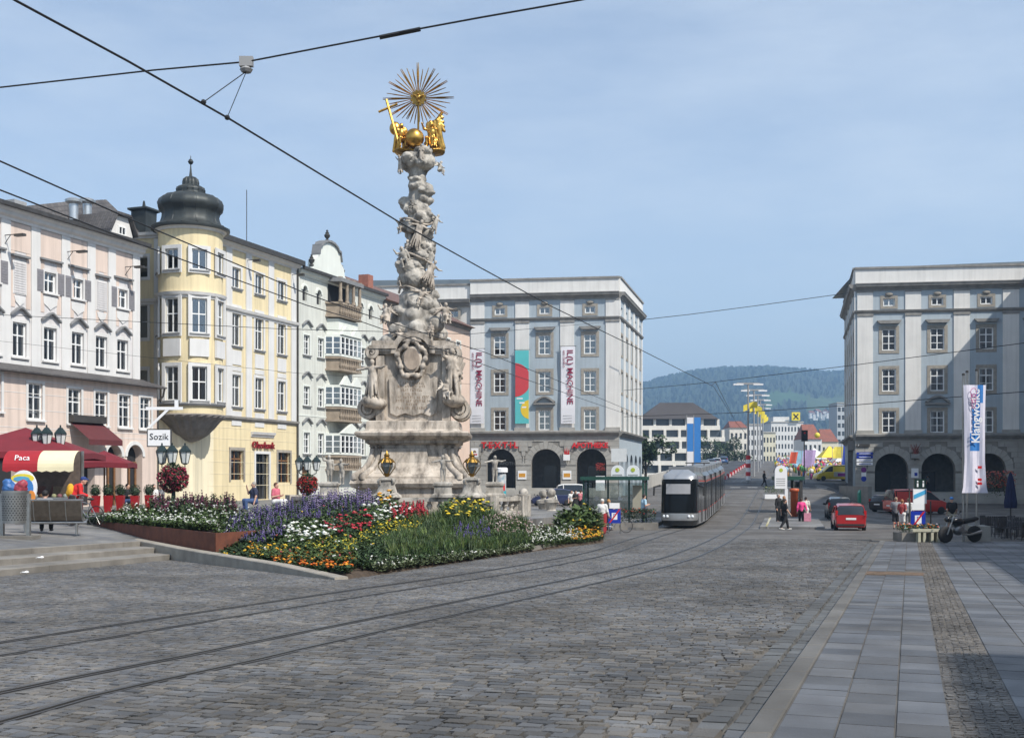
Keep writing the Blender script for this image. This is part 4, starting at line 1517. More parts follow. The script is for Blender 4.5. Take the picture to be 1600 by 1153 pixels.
text('Oberbank', 0.72, m_darkred, yh, (ec, -0.12,3.95), depth=0.06)
el = Vector((-0.97,0.22)).normalized()
lx, ly = el.x * fy.d.x + el.y * fy.d.y, -el.x * fy.d.y + el.y * fy.d.x
sw_ = bpy.data.objects.new('side_wall', None)
link(sw_, yh)
sw_.location = (lx * 9, ly * 9,0)
sw_.rotation_euler = (0,0, math.atan2(-ly, -lx))
hs = []
for c in (5.35,2.6):
 hs += [hole(c, 14.75,1.0,1.45), hole(c, 10.75,1.0,2.3), hole(c, 6.55,1.0,2.25)]
obj('wall', wall_mesh(9,-0.3, z_e, hs, 0.28), m_yel, sw_)
for c in (5.35,2.6):
 for z, h, rows in ((14.75,1.45,(0.5,)),(10.75,2.3,(0.5,)),(6.55,2.25,(0.5,))):
  add_window(sw_, c, z, 1.0, h, 1, rows, surround=m_trim, sw=0.14, curtain=0.2)
MB().box(6.3,7.2,-0.07,0, z_b, z_m - .02).build('pilaster', m_gry, sw_)
MB().box(6.3,7.2,-0.07,0, z_m + .4, z_e - .4).build('pilaster', m_gry, sw_)
cornice(sw_, 0,8.6, z_m, PROF_MID, m_trim, 'string_course')
cornice(sw_, 0,8.6, z_e - 0.35, PROF_MID, m_trim, 'cornice')
bc = Vector((-0.42,-0.2))
R = 2.02
view = math.atan2(-(C0.y),-(C0.x)) - fy.rz
def bend(u, y, z):
 a = view + (u / R)
 rr = R - y
 return (bc.x + rr * math.cos(a), bc.y + rr * math.sin(a), z)
bay = bpy.data.objects.new('round_bay', None)
link(bay, yh)
angs = [math.radians(a) for a in (-83,-34,15,64)]
hb = []
for a in angs:
 for z, h in ((14.75,1.35),(10.75,2.25),(6.5,2.2)):
  hb.append(hole(a * R, z, 1.02, h))
cuts = [math.radians(a) * R for a in range(-130,131,7)]
obj('wall', wall_mesh(2 * 2.3 * R, 5.5, z_e, hb, 0.2, bend=bend, cuts=cuts, u0=-2.3 * R), m_yel, bay)
for a in angs:
 for z, h, rows in ((14.75,1.35,()),(10.75,2.25,(0.55,)),(6.5,2.2,(0.55,))):
  t_ = view + a
  ox, oy = bc.x + (R - 0.12) * math.cos(t_), bc.y + (R - 0.12) * math.sin(t_)
  w_ = add_window(bay, 0,0,1.02, h, 2, rows, origin=(ox, oy, z), rz=t_ + math.pi / 2, y=0.1, surround=m_gry, sw=0.2, sill=m_sill, curtain=0.6, sproud=0.1)
  if 10 < z < 12:
   MB().box(-0.62,0.62,-0.20,-0.05,-1.45,-0.35).build('apron', m_gry, w_)
def bay_ring(prof, z, mat, name, n=40):
 mb = MB().lathe([(R + o_, z + dz) for o_, dz in prof], n, (bc.x, bc.y, 0))
 return ease(mb.build(name, mat, bay))
bay_ring([(-0.1,0)] + PROF_MID + [(-0.1,0.36)], z_m, m_trim, 'string_course')
bay_ring([(-0.1,0),(0.1,0),(0.12,0.1),(0.3,0.2),(0.34,0.34),(-0.1,0.36)], z_e - 0.36, m_trim, 'cornice')
bay_ring([(-0.1,0),(0.14,0),(0.2,0.12),(0.16,0.2),(-0.1,0.22)],6.2, m_sill, 'ledge')
mb = MB()
n = 48
prof = [(0.15,3.95),(0.5,4.05),(1.0,4.35),(1.45,4.8),(1.8,5.25),(2.1,5.5),(2.18,5.62),(2.0,5.72)]
V, F = [],[]
for j, (r_, z_) in enumerate(prof):
 for i in range(n):
  a = 2 * math.pi * i / n
  rr = r_ * (1 + (0.03 if i % 2 else -0.02) * (1 if 0 < j < 6 else 0))
  V.append((bc.x + rr * math.cos(a), bc.y + rr * math.sin(a), z_))
F = [(j * n + i, j * n + (i + 1) % n, (j + 1) * n + (i + 1) % n, (j + 1) * n + i) for j in range(len(prof) - 1) for i in range(n)]
F.append(tuple(reversed(range(n))))
mb.add(V, F)
mb.build('corbel', M('corbel_stone', (0.22,0.20,0.185), color2=(0.13,0.12,0.11), scale=2, rough=0.9), bay)
mb = MB().slab([(-3.2,2.6),(-1.3,-0.02),(-0.2,-0.25),(1.2,-0.02),(2.4,0.0),(2.4,3)],-0.3,5.55)
mb.build('corner_wall', m_yel2, bay)
n = 64
prof = [(2.62,17.62),(2.62,17.75),(2.15,18.0),(2.02,18.35),(1.97,18.75),(2.05,19.0),(2.24,19.2),(2.3,19.5),(2.18,19.8),(1.85,20.08),(1.3,20.25),(0.98,20.36),(0.94,20.5),(1.0,20.62),(0.95,20.78),(0.7,20.9),(0.55,20.98),(0.55,21.2),(0.5,21.42),(0.3,21.6),(0.12,21.68),(0.09,21.9),(0.05,22.3),(0.04,22.55),(0.12,22.6),(0.2,22.75),(0.12,22.92),(0.03,22.98),(0.02,23.2),(0.0,23.22)]
prof = [(2.1,17.5),(2.45,17.52)] + [(r_ * .9 + (.12 if z_ < 17.8 else 0),17.58 + (z_ - 17.62) * .87) for r_, z_ in prof]
V, F = [],[]
for r_, z_ in prof:
 for i in range(n):
  a = 2 * math.pi * i / n
  k = 1 + (0.02 if (i % 4 == 0 and 17.7 < z_ < 21) else 0)
  V.append((bc.x + r_ * k * math.cos(a), bc.y + r_ * k * math.sin(a), z_))
F = [(j * n + i, j * n + (i + 1) % n, (j + 1) * n + (i + 1) % n, (j + 1) * n + i) for j in range(len(prof) - 1) for i in range(n)]
ease(MB().add(V, F).build('onion_dome', m_copper, bay),50)
for i in range(16):
 a = 2 * math.pi * i / 16
 MB().tube([(bc.x + (r_ + .015) * math.cos(a), bc.y + (r_ + .015) * math.sin(a), z_) for r_, z_ in prof[3:22]],.035,4).build('dome_seam', m_copper, bay)
mb = MB()
rl = at(225,362,79)
rl2 = Matrix.Rotation(-fy.rz, 2) @ (Vector((rl.x, rl.y)) - C0)
mb.lathe([(0.55, rl.z - 1.2),(0.62, rl.z + 1.3),(0.8, rl.z + 1.4),(0.8, rl.z + 1.52),(0.1, rl.z + 1.62),(0.04, rl.z + 2.1)],8,(rl2.x, rl2.y, 0), sq=0.9)
mb.build('roof_lantern', m_copper, yh)
MB().tube([(U(440),3,19.4),(U(440),3,23.2)],0.03,5).build('antenna', m_gutter, yh)
for px in (385,455):
 x = U(px)
 mb = MB().tube([(x, 0,16.9),(x, -0.7,16.9)],0.03,6)
 mb.box(x - .1, x + .1,-1.1,-0.6,16.75,16.92)
 mb.build('floodlight', m_gutter, yh)
hs_ = bpy.data.objects.new('hanging_sign', None)
link(hs_, yh)
sp = at(249,684,64.0)
rp = Matrix.Rotation(-fy.rz, 2) @ (Vector((sp.x, sp.y)) - C0)
hs_.location = (rp.x, rp.y, sp.z)
hs_.rotation_euler = (0,0,-fy.rz)
MB().box(-0.68,0.68,-0.06,0.06,-0.5,0.5).build('border', m_gutter, hs_)
MB().box(-0.62,0.62,-0.07,0.07,-0.44,0.44).build('board', M('sign_white', (0.8,0.8,0.8), rough=0.4, var=0.02), hs_)
text('Sozik', 0.5, M('ink_black', (0.02,0.02,0.02), var=0), hs_, (0,-0.085,0.05), depth=0.004)
mb = MB().box(-0.75,1.3,-0.04,0.04,1.55,1.72)
mb.prism([(-0.7,0.55),(-0.5,0.55),(0.55,1.55),(0.35,1.55)],-0.03,0.03)
mb.box(0.85,1.05,-0.03,0.03,1.7,2.1)
mb.build('bracket', M('sign_white', (0.8,0.8,0.8)), hs_)
# ---- pale green house with stacked oriel
m_grn = wall_mat('plaster_pale_green', (0.60,0.605,0.545),0.14)
m_grn2 = wall_mat('plaster_greenish_white', (0.68,0.70,0.64),0.04)
G0 = row_pt(466)
fg = Facade(G0, ROW_D)
U = fg.u
gh_ = thing('green_house', 'pale green baroque house with stacked oriel and curved gable', 'house', (G0.x, G0.y, 0), fg.rz)
Wg = U(598)
z_e = 17.5
fl = [(13.0,1.9),(8.85,1.9),(4.75,1.9)]
D_ = lambda p: fg.depth(p)
wcols = [U(p) for p in (479,501,553,567,581,594)]
zrow = [(fg.z(479,555), fg.z(479,523)),(fg.z(479,634), fg.z(479,603)),(fg.z(479,709), fg.z(479,675))]
holes = []
for c in wcols:
 for za, zb in zrow:
  holes.append(hole(c, za, 1.0, zb - za))
att = [U(p) for p in (476,498,552,564,579)]
za_ = fg.z(476,470)
holes += [(c - 0.33, c + 0.33, za_, za_ + 1.15, True, 0.2) for c in att]
gdoor = (U(472), U(486),-0.2,2.6)
obj('wall', wall_mesh(Wg, -0.3, z_e, holes + [gdoor + (False, 0.4)],0.25), m_grn, gh_)
MB().add([(gdoor[0],.38,-.2),(gdoor[1],.38,-.2),(gdoor[1],.38,2.7),(gdoor[0],.38,2.7)],[(0,1,2,3)]).build('door', m_wood, gh_)
for c in att:
 MB().add([(c - .35,.19, za_ - .02),(c + .35,.19, za_ - .02),(c + .35,.19, za_ + 1.2),(c - .35,.19, za_ + 1.2)],[(0,1,2,3)]).build('attic_window', m_dark, gh_)
 mb = MB()
 for k in range(8):
  a0, a1 = math.pi * k / 8, math.pi * (k + 1) / 8
  mb.prism([(c + rr * math.cos(a_), za_ + .82 + rr * math.sin(a_)) for rr, a_ in ((.34, a0),(.52, a0),(.52, a1),(.34, a1))],-0.08,0.0)
 mb.build('archivolt', m_grn2, gh_)
for c in wcols:
 for za, zb in zrow:
  w_ = add_window(gh_, c, za, 1.0, zb - za, 2,(0.35,0.68), surround=m_grn2, sw=0.12, sill=m_sill, curtain=0.2)
  obj('hood', wavy_hood(m_sill, 1.45,0.28,0.18,0.1), None, w_, (0,-0.16, zb - za + 0.75))
cornice(gh_, 0, Wg, z_e - 0.4,[(0.02,0),(0.08,0.0),(0.1,0.1),(0.3,0.2),(0.36,0.4)], m_grn2, 'cornice')
MB().box(0, Wg, -0.58,-0.36, z_e, z_e + 0.22).build('gutter', m_gutter, gh_)
gable_roof(gh_, 0, Wg, 12, z_e + 0.05,1.6, m_metal_roof, 0.5)
body_box(gh_, 0, Wg, 12,-0.2, z_e, m_grn)
for zz in (fg.z(479,728), fg.z(479,650)):
 MB().box(0, Wg, -0.03,0, zz, zz + .1).build('band', m_grn2, gh_)
ox0, ox1 = U(508), U(546)
OD = 1.1
m_or = M('oriel_stone', (0.36,0.29,0.215), color2=(0.23,0.185,0.14), scale=2.5, rough=0.85, bump=0.2)
orr = bpy.data.objects.new('oriel', None)
link(orr, gh_)
zlev = [fg.z(530, y) for y in (742,716,710,660,635,608,582,560,530,500,478,445)]
def oriel_storey(za, zb, tops):
 w = ox1 - ox0
 pl = [(ox0,0),(ox0 + 0.55,-OD),(ox1 - 0.1,-OD),(ox1,-OD + .1),(ox1,0)]
 mb = MB().slab(pl, za, za + 0.18).slab(pl, zb - 0.2, zb)
 mb.build('slab', m_grn2, orr)
 edges = [((ox0,0.0),(ox0 + 0.55,-OD),2),((ox0 + 0.55,-OD),(ox1 - 0.05,-OD),5)]
 for a, b, n in edges:
  a, b = Vector(a), Vector(b)
  d = (b - a)
  ang = math.atan2(d.y, d.x)
  for k in range(n + 1):
   p = a + d * k / n
   mb = MB().obox((p.x, p.y, (za + zb) / 2),(0.13,0.1, zb - za - .36), Matrix.Rotation(ang, 3, 'Z'))
   mb.build('post', m_wframe, orr)
  g = MB().add([(a.x, a.y + .02, za + .18),(b.x, b.y + .02, za + .18),(b.x, b.y + .02, zb - .2),(a.x, a.y + .02, zb - .2)],[(0,1,2,3)])
  g.build('pane', m_glass, orr)
  for f_ in (0.34,0.67):
   zz = za + .18 + (zb - za - .38) * f_
   MB().obox(((a.x + b.x) / 2,(a.y + b.y) / 2, zz),(d.length, 0.06,0.05), Matrix.Rotation(ang, 3, 'Z')).build('glazing_bar', m_wframe, orr)
 MB().box(ox0 + .3, ox1 - .3,-0.4,-0.3, za, zb).build('room', m_dark, orr)
 if tops:
  for k in range(2 if tops == 2 else 1):
   ww = (ox1 - ox0 - 0.5) / (2 if tops == 2 else 1)
   xc = ox0 + 0.5 + ww * (k + .5)
   MB().prism([(xc - ww / 2, zb),(xc + ww / 2, zb),(xc, zb + 0.75),(xc, zb + 0.55),(xc - ww / 2 + .25, zb + .1),(xc - ww / 2, zb + .1)][:2] + [(xc, zb + 0.8)],-OD - 0.12,-OD + .15).build('gablet', m_grn2, orr)
def oriel_apron(za, zb):
 pl = [(ox0 - .02,0.01),(ox0 + 0.52,-OD - .05),(ox1,-OD - .05),(ox1 + .02,0.01)]
 MB().slab(pl, za, za + 0.15).slab(pl, zb - 0.15, zb).build('rail', m_or, orr)
 MB().slab([(ox0 + .15,0.01),(ox0 + 0.6,-OD + .12),(ox1 - .1,-OD + .12),(ox1 - .1,0.01)], za + .15, zb - .15).build('apron_wall', m_or, orr)
 n = 12
 for k in range(n):
  x = ox0 + 0.62 + (ox1 - ox0 - 0.75) * k / (n - 1)
  h = zb - za - 0.3
  mb = MB().lathe([(.05,0),(.05,.1 * h),(.1,.35 * h),(.04,.7 * h),(.06, h)],8,(x, -OD + 0.02, za + 0.15))
  mb.build('baluster', m_or, orr)
Z = lambda y: fg.z(528, y)
oriel_apron(Z(735), Z(712))
oriel_storey(Z(711), Z(678),1)
oriel_apron(Z(660), Z(638))
oriel_storey(Z(637), Z(604),2)
oriel_apron(Z(582), Z(561))
oriel_storey(Z(560), Z(527),2)
MB().slab([(ox0 + .3,0),(ox0 + .65,-OD + .25),(ox1 - .15,-OD + .25),(ox1 - .15,0)], Z(527), Z(502)).build('frieze', m_grn2, orr)
oriel_apron(Z(500), Z(477))
for k in range(4):
 x = ox0 + 0.6 + (ox1 - ox0 - 0.8) * k / 3
 MB().lathe([(.2,0),(.2,.12),(.14,.2),(.12,1.7),(.2,1.85),(.2,2.0)],10,(x, -OD + .05, Z(477))).build('column', m_or, orr)
MB().box(ox0 + .4, ox1 - .2,-0.06,-0.03, Z(477), Z(446)).build('loggia_back', m_dark, orr)
MB().slab([(ox0 - .1,0.3),(ox0 + 0.4,-OD - .15),(ox1 + .15,-OD - .15),(ox1 + .15,0.3)], Z(446), Z(440)).build('loggia_roof', m_sill, orr)
gx0, gx1 = U(485), U(541)
gz0 = Z(440)
gm = (gx0 + gx1) / 2
hw = (gx1 - gx0) / 2
Hh = Z(385) - gz0
sil = [(-1,0),(-1,.12),(-.86,.18),(-.8,.4),(-.62,.55),(-.56,.8),(-.45,.82),(-.4,.9),(-.2,.98),(0,1.0)]
pg = [(gm + a * hw, gz0 + b * Hh) for a, b in sil] + [(gm - a * hw, gz0 + b * Hh) for a, b in sil[::-1][1:]]
MB().prism(pg, -0.1,0.5).build('gable', m_grn2, gh_)
cap = [(gm + a * hw * 1.03, gz0 + b * Hh + .1) for a, b in sil[3:]]
mb = MB()
full = [(gm + a * hw, gz0 + b * Hh) for a, b in sil[4:]] + [(gm - a * hw, gz0 + b * Hh) for a, b in sil[4:][::-1][1:]]
for k in range(len(full) - 1):
 (xa, zA),(xb, zB) = full[k], full[k + 1]
 mb.prism([(xa - .01, zA),(xb + .01, zB),(xb + .01, zB + .16),(xa - .01, zA + .16)],-0.28,0.55)
mb.build('gable_coping', m_sill, gh_)
for a, b in ((-.85,.2),(.85,.2),(0,1.04)):
 mb = MB().lathe([(.2,0),(.2,.1),(.07,.18),(.22,.36),(.25,.5),(.14,.62),(.17,.68),(.07,.77),(.1,.86),(0,.95)],12,(gm + a * hw, 0.15, gz0 + b * Hh), sx=.9)
 ease(mb.build('urn', m_gutter, gh_))
# ---- peach house between the green house and the bridgehead
m_peach = wall_mat('plaster_peach', (0.66,0.50,0.40),0.05)
H0 = row_pt(599)
fh = Facade(H0, ROW_D)
U = fh.u
ph = thing('peach_house', 'peach plastered house half hidden behind the stone column', 'house', (H0.x, H0.y, 0), fh.rz)
Wh = U(734)
holes, ws = [],[]
for p in (612,632,655,680,700,716):
 for za in (4.8,9.2,13.4):
  holes.append(hole(U(p), za, 1.1,2.1))
  ws.append((U(p), za))
obj('wall', wall_mesh(Wh, -1.4,17.2, holes, 0.25), m_peach, ph)
for x, za in ws:
 add_window(ph, x, za, 1.1,2.1,2,(0.35,0.68), surround=m_grn2, sw=0.13, sill=m_sill, curtain=0.4)
cornice(ph, 0, Wh, 16.9, PROF_MID, m_cornice, 'cornice')
gable_roof(ph, 0, Wh, 11,17.2,3.0, roof_mat('roof_tiles_brown', (0.2,0.105,0.075),(0.12,0.07,0.055)),0.7)
body_box(ph, 0, Wh, 11,-1.4,17.2, m_peach)
MB().box(3,4,3,4,17.5,20.2).build('chimney', M('chimney_red', (0.3,0.12,0.08), var=0.2, scale=4), ph)
# ------------------------------------------------------------------ right row of the square (stands outside the picture, shades its right side)
def east_house(La, Lb, H, col, label):
 a, b = qpt(15.0, La), qpt(15.0, Lb)
 f = Facade((b.x, b.y),(a.x - b.x, a.y - b.y))
 t = thing('row_house', label, 'house', (b.x, b.y, 0), f.rz, 'houses along the right side of the square')
 W = Lb - La
 zb = min(gz(a.x, a.y), gz(b.x, b.y)) - 0.3
 zt = gz((a.x + b.x) / 2,(a.y + b.y) / 2) + H
 n = max(2, int(W / 3.2))
 holes, ws = [],[]
 fl_ = int((zt - 4.2) / 3.6)
 for i in range(n):
  for k in range(fl_):
   x, z = W * (i + .5) / n, 4.4 + 3.6 * k
   if z + 2.2 < zt - 0.5:
    holes.append(hole(x, z, 1.2,2.0))
    ws.append((x, z))
 obj('wall', wall_mesh(W, zb, zt, holes, 0.25), col, t)
 for x, z in ws:
  add_window(t, x, z, 1.2,2.0,2,(0.65,), surround=m_trim, sw=0.14, curtain=0.3)
 cornice(t, 0, W, zt - 0.6, PROF_MID, m_trim)
 body_box(t, 0, W, 12, zb, zt, col)
 gable_roof(t, 0, W, 12, zt, 1.2, m_tile_grey, 0.1)
east_house(-30,2,16.0, m_yel2, 'cream house nearest the camera on the shaded right side')
east_house(2.02,22,14.2, m_grn2, 'lower greenish white house on the shaded right side')
east_house(22.02,66,15.8, m_peach, 'long peach house behind the cafe on the right side')
east_house(66.02,125,27, m_lilac, 'tall pale house beside the right bridgehead palace')
# ================================================================== figures (people and statues)
def skel(h=1.75, pose='stand', arms='down', lean=0.0, turn=0.0, stride=0.0):
 """joints of a figure facing -y, feet on z = 0; all in metres"""
 J = dict(pelvis=(0,0,.53), waist=(0,0,.60), chest=(0,0,.73), neck=(0,.005,.835), head=(0,-.012,.925),
             shL=(.112,0,.805), shR=(-.112,0,.805), elL=(.145,.012,.635), elR=(-.145,.012,.635), wrL=(.152,-.035,.485), wrR=(-.152,-.035,.485),
             hipL=(.052,0,.515), hipR=(-.052,0,.515), knL=(.058,-.012,.285), knR=(-.058,-.012,.285), anL=(.06,.012,.045), anR=(-.06,.012,.045),
             toL=(.07,-.085,.018), toR=(-.07,-.085,.018))
 J = {k: np.array(v, float) for k, v in J.items()}
 if pose == 'walk':
  s_ = stride or 0.15
  J['knL'] += (0,-s_ * .55,.01); J['anL'] += (0,-s_, 0); J['toL'] += (0,-s_, .01)
  J['knR'] += (0, s_ * .25,0); J['anR'] += (0, s_, .03); J['toR'] += (0, s_ * .9,0)
  J['elL'] += (0,.05,0); J['wrL'] += (0,.07,.02); J['elR'] += (0,-.04,.0); J['wrR'] += (0,-.09,.02)
 if pose == 'sit':
  dz = .515 - .26
  for k in J:
   if k[:2] not in ('kn', 'an', 'to'):
    J[k] -= (0,0, dz)
  for s_, x in (('L', .065),('R', -.065)):
   J['kn' + s_] = np.array((x * 1.2,-.235,.275)); J['an' + s_] = np.array((x * 1.2,-.22,.045)); J['to' + s_] = np.array((x * 1.3,-.31,.018))
 if arms == 'bent':
  for s_, x in (('L', 1),('R', -1)):
   J['wr' + s_] = J['el' + s_] + (-.05 * x, -.125,.03)
 elif arms == 'front':
  for s_, x in (('L', 1),('R', -1)):
   J['el' + s_] = J['sh' + s_] + (.02 * x, -.09,-.13); J['wr' + s_] = J['el' + s_] + (-.06 * x, -.13,.02)
 elif arms == 'raiseR':
  J['elR'] = J['shR'] + (-.09,-.05,.02); J['wrR'] = J['elR'] + (-.03,-.06,.13)
 elif arms == 'face':
  J['elR'] = J['shR'] + (-.05,-.1,-.1); J['wrR'] = J['elR'] + (.05,-.05,.14)
 elif arms == 'spread':
  J['elR'] = J['shR'] + (-.14,-.02,-.03); J['wrR'] = J['elR'] + (-.13,-.03,-.02)
  J['elL'] = J['shL'] + (.13,-.02,-.02); J['wrL'] = J['elL'] + (.12,-.03,.04)
 elif arms == 'pull':
  J['elR'] = J['shR'] + (-.06,.05,-.14); J['wrR'] = J['elR'] + (-.03,.06,-.13)
 if lean:
  piv = J['pelvis'].copy()
  c, s_ = math.cos(lean), math.sin(lean)
  for k in ('waist', 'chest', 'neck', 'head', 'shL', 'shR', 'elL', 'elR', 'wrL', 'wrR'):
   d = J[k] - piv
   J[k] = piv + np.array((d[0], d[1] * c - d[2] * s_, d[1] * s_ + d[2] * c))
 return {k: v * h for k, v in J.items()}
def cap(a, b, r0, r1=None):
 return ('c', tuple(a), tuple(b), r0, r1 if r1 is not None else r0)
def lerp(a, b, t):
 return a + (b - a) * t
def hand_fingers(mb, wr, el, h):
 """five separate bent fingers on a palm"""
 d = (wr - el) / max(np.linalg.norm(wr - el),1e-6)
 side = np.cross(d, (0,1,0))
 side = side / max(np.linalg.norm(side),1e-6)
 curl = np.cross(side, d)
 palm = wr + d * 0.055 * h
 for i, (o, L) in enumerate(((-.016,.032),(-.006,.040),(.005,.043),(.016,.039))):
  a = palm + side * o * h
  b = a + d * L * .55 * h
  c = b + (d * .75 + curl * .6) * L * .5 * h
  mb.tube([a, b, c],[.0058 * h, .0052 * h, .0042 * h],5)
 a = wr + d * .02 * h + side * -.018 * h
 mb.tube([a, a + (d * .5 - side * .7) * .022 * h, a + (d * 1.1 - side * .75) * .036 * h],[.0064 * h, .0058 * h, .0046 * h],5)
SKIN = [M('skin_light', (0.55,0.33,0.24), rough=0.55, var=0.06, scale=20), M('skin_tan', (0.42,0.235,0.16), rough=0.55, var=0.06, scale=20)]
def cloth(name, c):
 return M('cloth_' + name, c, rough=0.85, var=0.14, scale=9, bump=0.15, bscale=60)
def person(label, loc, rz, top, bottom, h=1.72, pose='stand', arms='down', lean=0.0, hair=(0.05,0.03,0.02), long_hair=False, skirt=None, sleeves='short', legs='long', skin=0, shoes=(0.05,0.04,0.04), bag=None, cap_col=None, group=None, stride=0.0, held=None, backpack=None, f=1.0):
 """top/bottom: (name, colour). f widens the figure a little"""
 t = thing('person', label, 'person', loc, rz, group)
 J = skel(h, pose, arms, lean, stride=stride)
 k = h * f
 P = []
 hd = J['head']
 P += [('e', tuple(hd),(.047 * h, .058 * h, .070 * h)), cap(hd + (0,-.012 * h, -.045 * h), hd + (0,-.016 * h, -.05 * h),.030 * h), cap(J['neck'] - (0,0,.03 * h), hd - (0,-.005 * h, .03 * h),.033 * h, .03 * h)]
 P += [('e', tuple(hd + (0,-.060 * h, -.008 * h)),(.008 * h, .014 * h, .013 * h))]
 for s_ in (-1,1):
  P.append(('e', tuple(hd + (s_ * .047 * h, .006 * h, -.008 * h)),(.007 * h, .012 * h, .018 * h)))
 for s_ in 'LR':
  P += [cap(J['sh' + s_], J['el' + s_],.030 * k, .024 * k), cap(J['el' + s_], J['wr' + s_],.024 * k, .016 * k)]
  d = (J['wr' + s_] - J['el' + s_])
  d = d / np.linalg.norm(d)
  P.append(cap(J['wr' + s_], J['wr' + s_] + d * .05 * h, .017 * h, .018 * h))
  P += [cap(J['hip' + s_], J['kn' + s_],.05 * k, .035 * k), cap(J['kn' + s_], J['an' + s_],.034 * k, .021 * k), cap(J['an' + s_], J['to' + s_],.02 * k, .016 * k)]
 P += [cap(J['pelvis'], J['chest'],.075 * k, .08 * k)]
 ex = MB()
 for s_ in 'LR':
  hand_fingers(ex, J['wr' + s_], J['el' + s_], h)
 body = sdf_obj('body', P, SKIN[skin], t, vox=.016 * h / 1.7, k=.012 * h, extra=ex)
 eyes = MB()
 for s_ in (-1,1):
  eyes.ball(tuple(hd + (s_ * .019 * h, -.052 * h, .006 * h)),.0062 * h, 6,4)
 eyes.tube([hd + (-.016 * h, -.054 * h, -.034 * h), hd + (0,-.059 * h, -.035 * h), hd + (.016 * h, -.054 * h, -.034 * h)],.003 * h, 4)
 eyes.build('face_features', M('face_dark', (0.06,0.025,0.02), var=0), t)
 Hh = [('e', tuple(hd + (0,.012 * h, .018 * h)),(.054 * h, .060 * h, .064 * h))]
 if long_hair:
  Hh += [cap(hd + (0,.03 * h, 0), hd + (0,.045 * h, -.13 * h),.048 * h, .05 * h)]
 if cap_col is not None:
  Hh = [('e', tuple(hd + (0,.004 * h, .03 * h)),(.056 * h, .064 * h, .052 * h)), cap(hd + (0,-.05 * h, .025 * h), hd + (0,-.085 * h, .018 * h),.022 * h, .014 * h)]
  sdf_obj('hat', Hh, cloth('hat_%d' % int(sum(cap_col) * 1000), cap_col), t, .016,.01)
 else:
  sdf_obj('hair', Hh, M('hair_%d' % int(sum(hair) * 1000), hair, rough=0.7, var=0.25, scale=30, bump=0.3, bscale=60), t, .016,.01)
 g = .012 * h
 T = [cap(J['waist'], J['chest'],.088 * k, .098 * k), cap(lerp(J['shL'], J['shR'],.1), lerp(J['shL'], J['shR'],.9),.044 * k + g * .3), cap(J['pelvis'], J['waist'],.092 * k, .088 * k),('e', tuple(J['chest']),(.115 * k, .085 * k, .10 * k))]
 for s_ in 'LR':
  sl = 1.0
  if sleeves == 'none':
   T.append(cap(J['sh' + s_], lerp(J['sh' + s_], J['el' + s_],.15),.036 * k + g * .2))
  elif sleeves == 'short':
   T.append(cap(J['sh' + s_], lerp(J['sh' + s_], J['el' + s_],.7),.036 * k + g * .3,.036 * k))
  else:
   T += [cap(J['sh' + s_], J['el' + s_],.037 * k + g * .3,.034 * k), cap(J['el' + s_], lerp(J['el' + s_], J['wr' + s_],.92),.033 * k, .026 * k)]
 sdf_obj('top', T, cloth(*top), t, vox=.018, k=.02 * h, noise=.0035, nscale=28)
 B = [cap(J['hipL'], J['hipR'],.078 * k, .078 * k), cap(J['pelvis'] - (0,0,.02 * h), J['pelvis'] + (0,0,.05 * h),.088 * k, .084 * k)]
 if skirt:
  zb = skirt * h
  for s_ in 'LR':
   a, b = J['hip' + s_], J['an' + s_]
   t_ = (a[2] - zb) / max(a[2] - b[2],.01)
   B.append(cap(a, a + (b - a) * min(t_, 1) * (1,1,1),.085 * k, .10 * k))
  B.append(cap(J['pelvis'],(J['pelvis'][0], J['pelvis'][1], zb + .06 * h),.09 * k, .12 * k))
 else:
  for s_ in 'LR':
   B.append(cap(J['hip' + s_], J['kn' + s_],.062 * k, .046 * k))
   if legs == 'long':
    B.append(cap(J['kn' + s_], lerp(J['kn' + s_], J['an' + s_],.93),.045 * k, .037 * k))
   else:
    B.append(cap(J['kn' + s_], lerp(J['kn' + s_], J['an' + s_],.05),.048 * k, .05 * k))
 sdf_obj('skirt' if skirt else ('trousers' if legs == 'long' else 'shorts'), B, cloth(*bottom), t, vox=.018, k=.018 * h, noise=.003, nscale=24)
 Sh = []
 for s_ in 'LR':
  Sh += [cap(J['an' + s_] + (0,.02 * h, -.02 * h), J['to' + s_] + (0,-.012 * h, .002 * h),.026 * h, .02 * h)]
 sdf_obj('shoes', Sh, M('shoe_%d' % int(sum(shoes) * 1000), shoes, rough=0.5, var=0.1), t, .016,.01)
 if bag:
  p = J['wr' + bag[0]] * np.array((1.15,1,1))
  mb = MB()
  x, y, z = p
  mb.obox((x, y, z - .33 * bag[2]),(.34 * bag[2],.14 * bag[2],.40 * bag[2]))
  mb.tube([(x - .1 * bag[2], y, z - .14 * bag[2]),(x, y, z - .02),(x + .1 * bag[2], y, z - .14 * bag[2])],.012,5)
  mb.build('bag', cloth('bag_%d' % int(sum(bag[1]) * 1000), bag[1]), t)
 if backpack:
  c = J['chest'] + (0,.14 * h, -.03 * h)
  sdf_obj('backpack', [('e', tuple(c),(.1 * h, .075 * h, .14 * h)),('e', tuple(c + (0,.04 * h, -.05 * h)),(.07 * h, .05 * h, .07 * h))], cloth('pack_%d' % int(sum(backpack) * 1000), backpack), t, .02,.02)
 return t, J
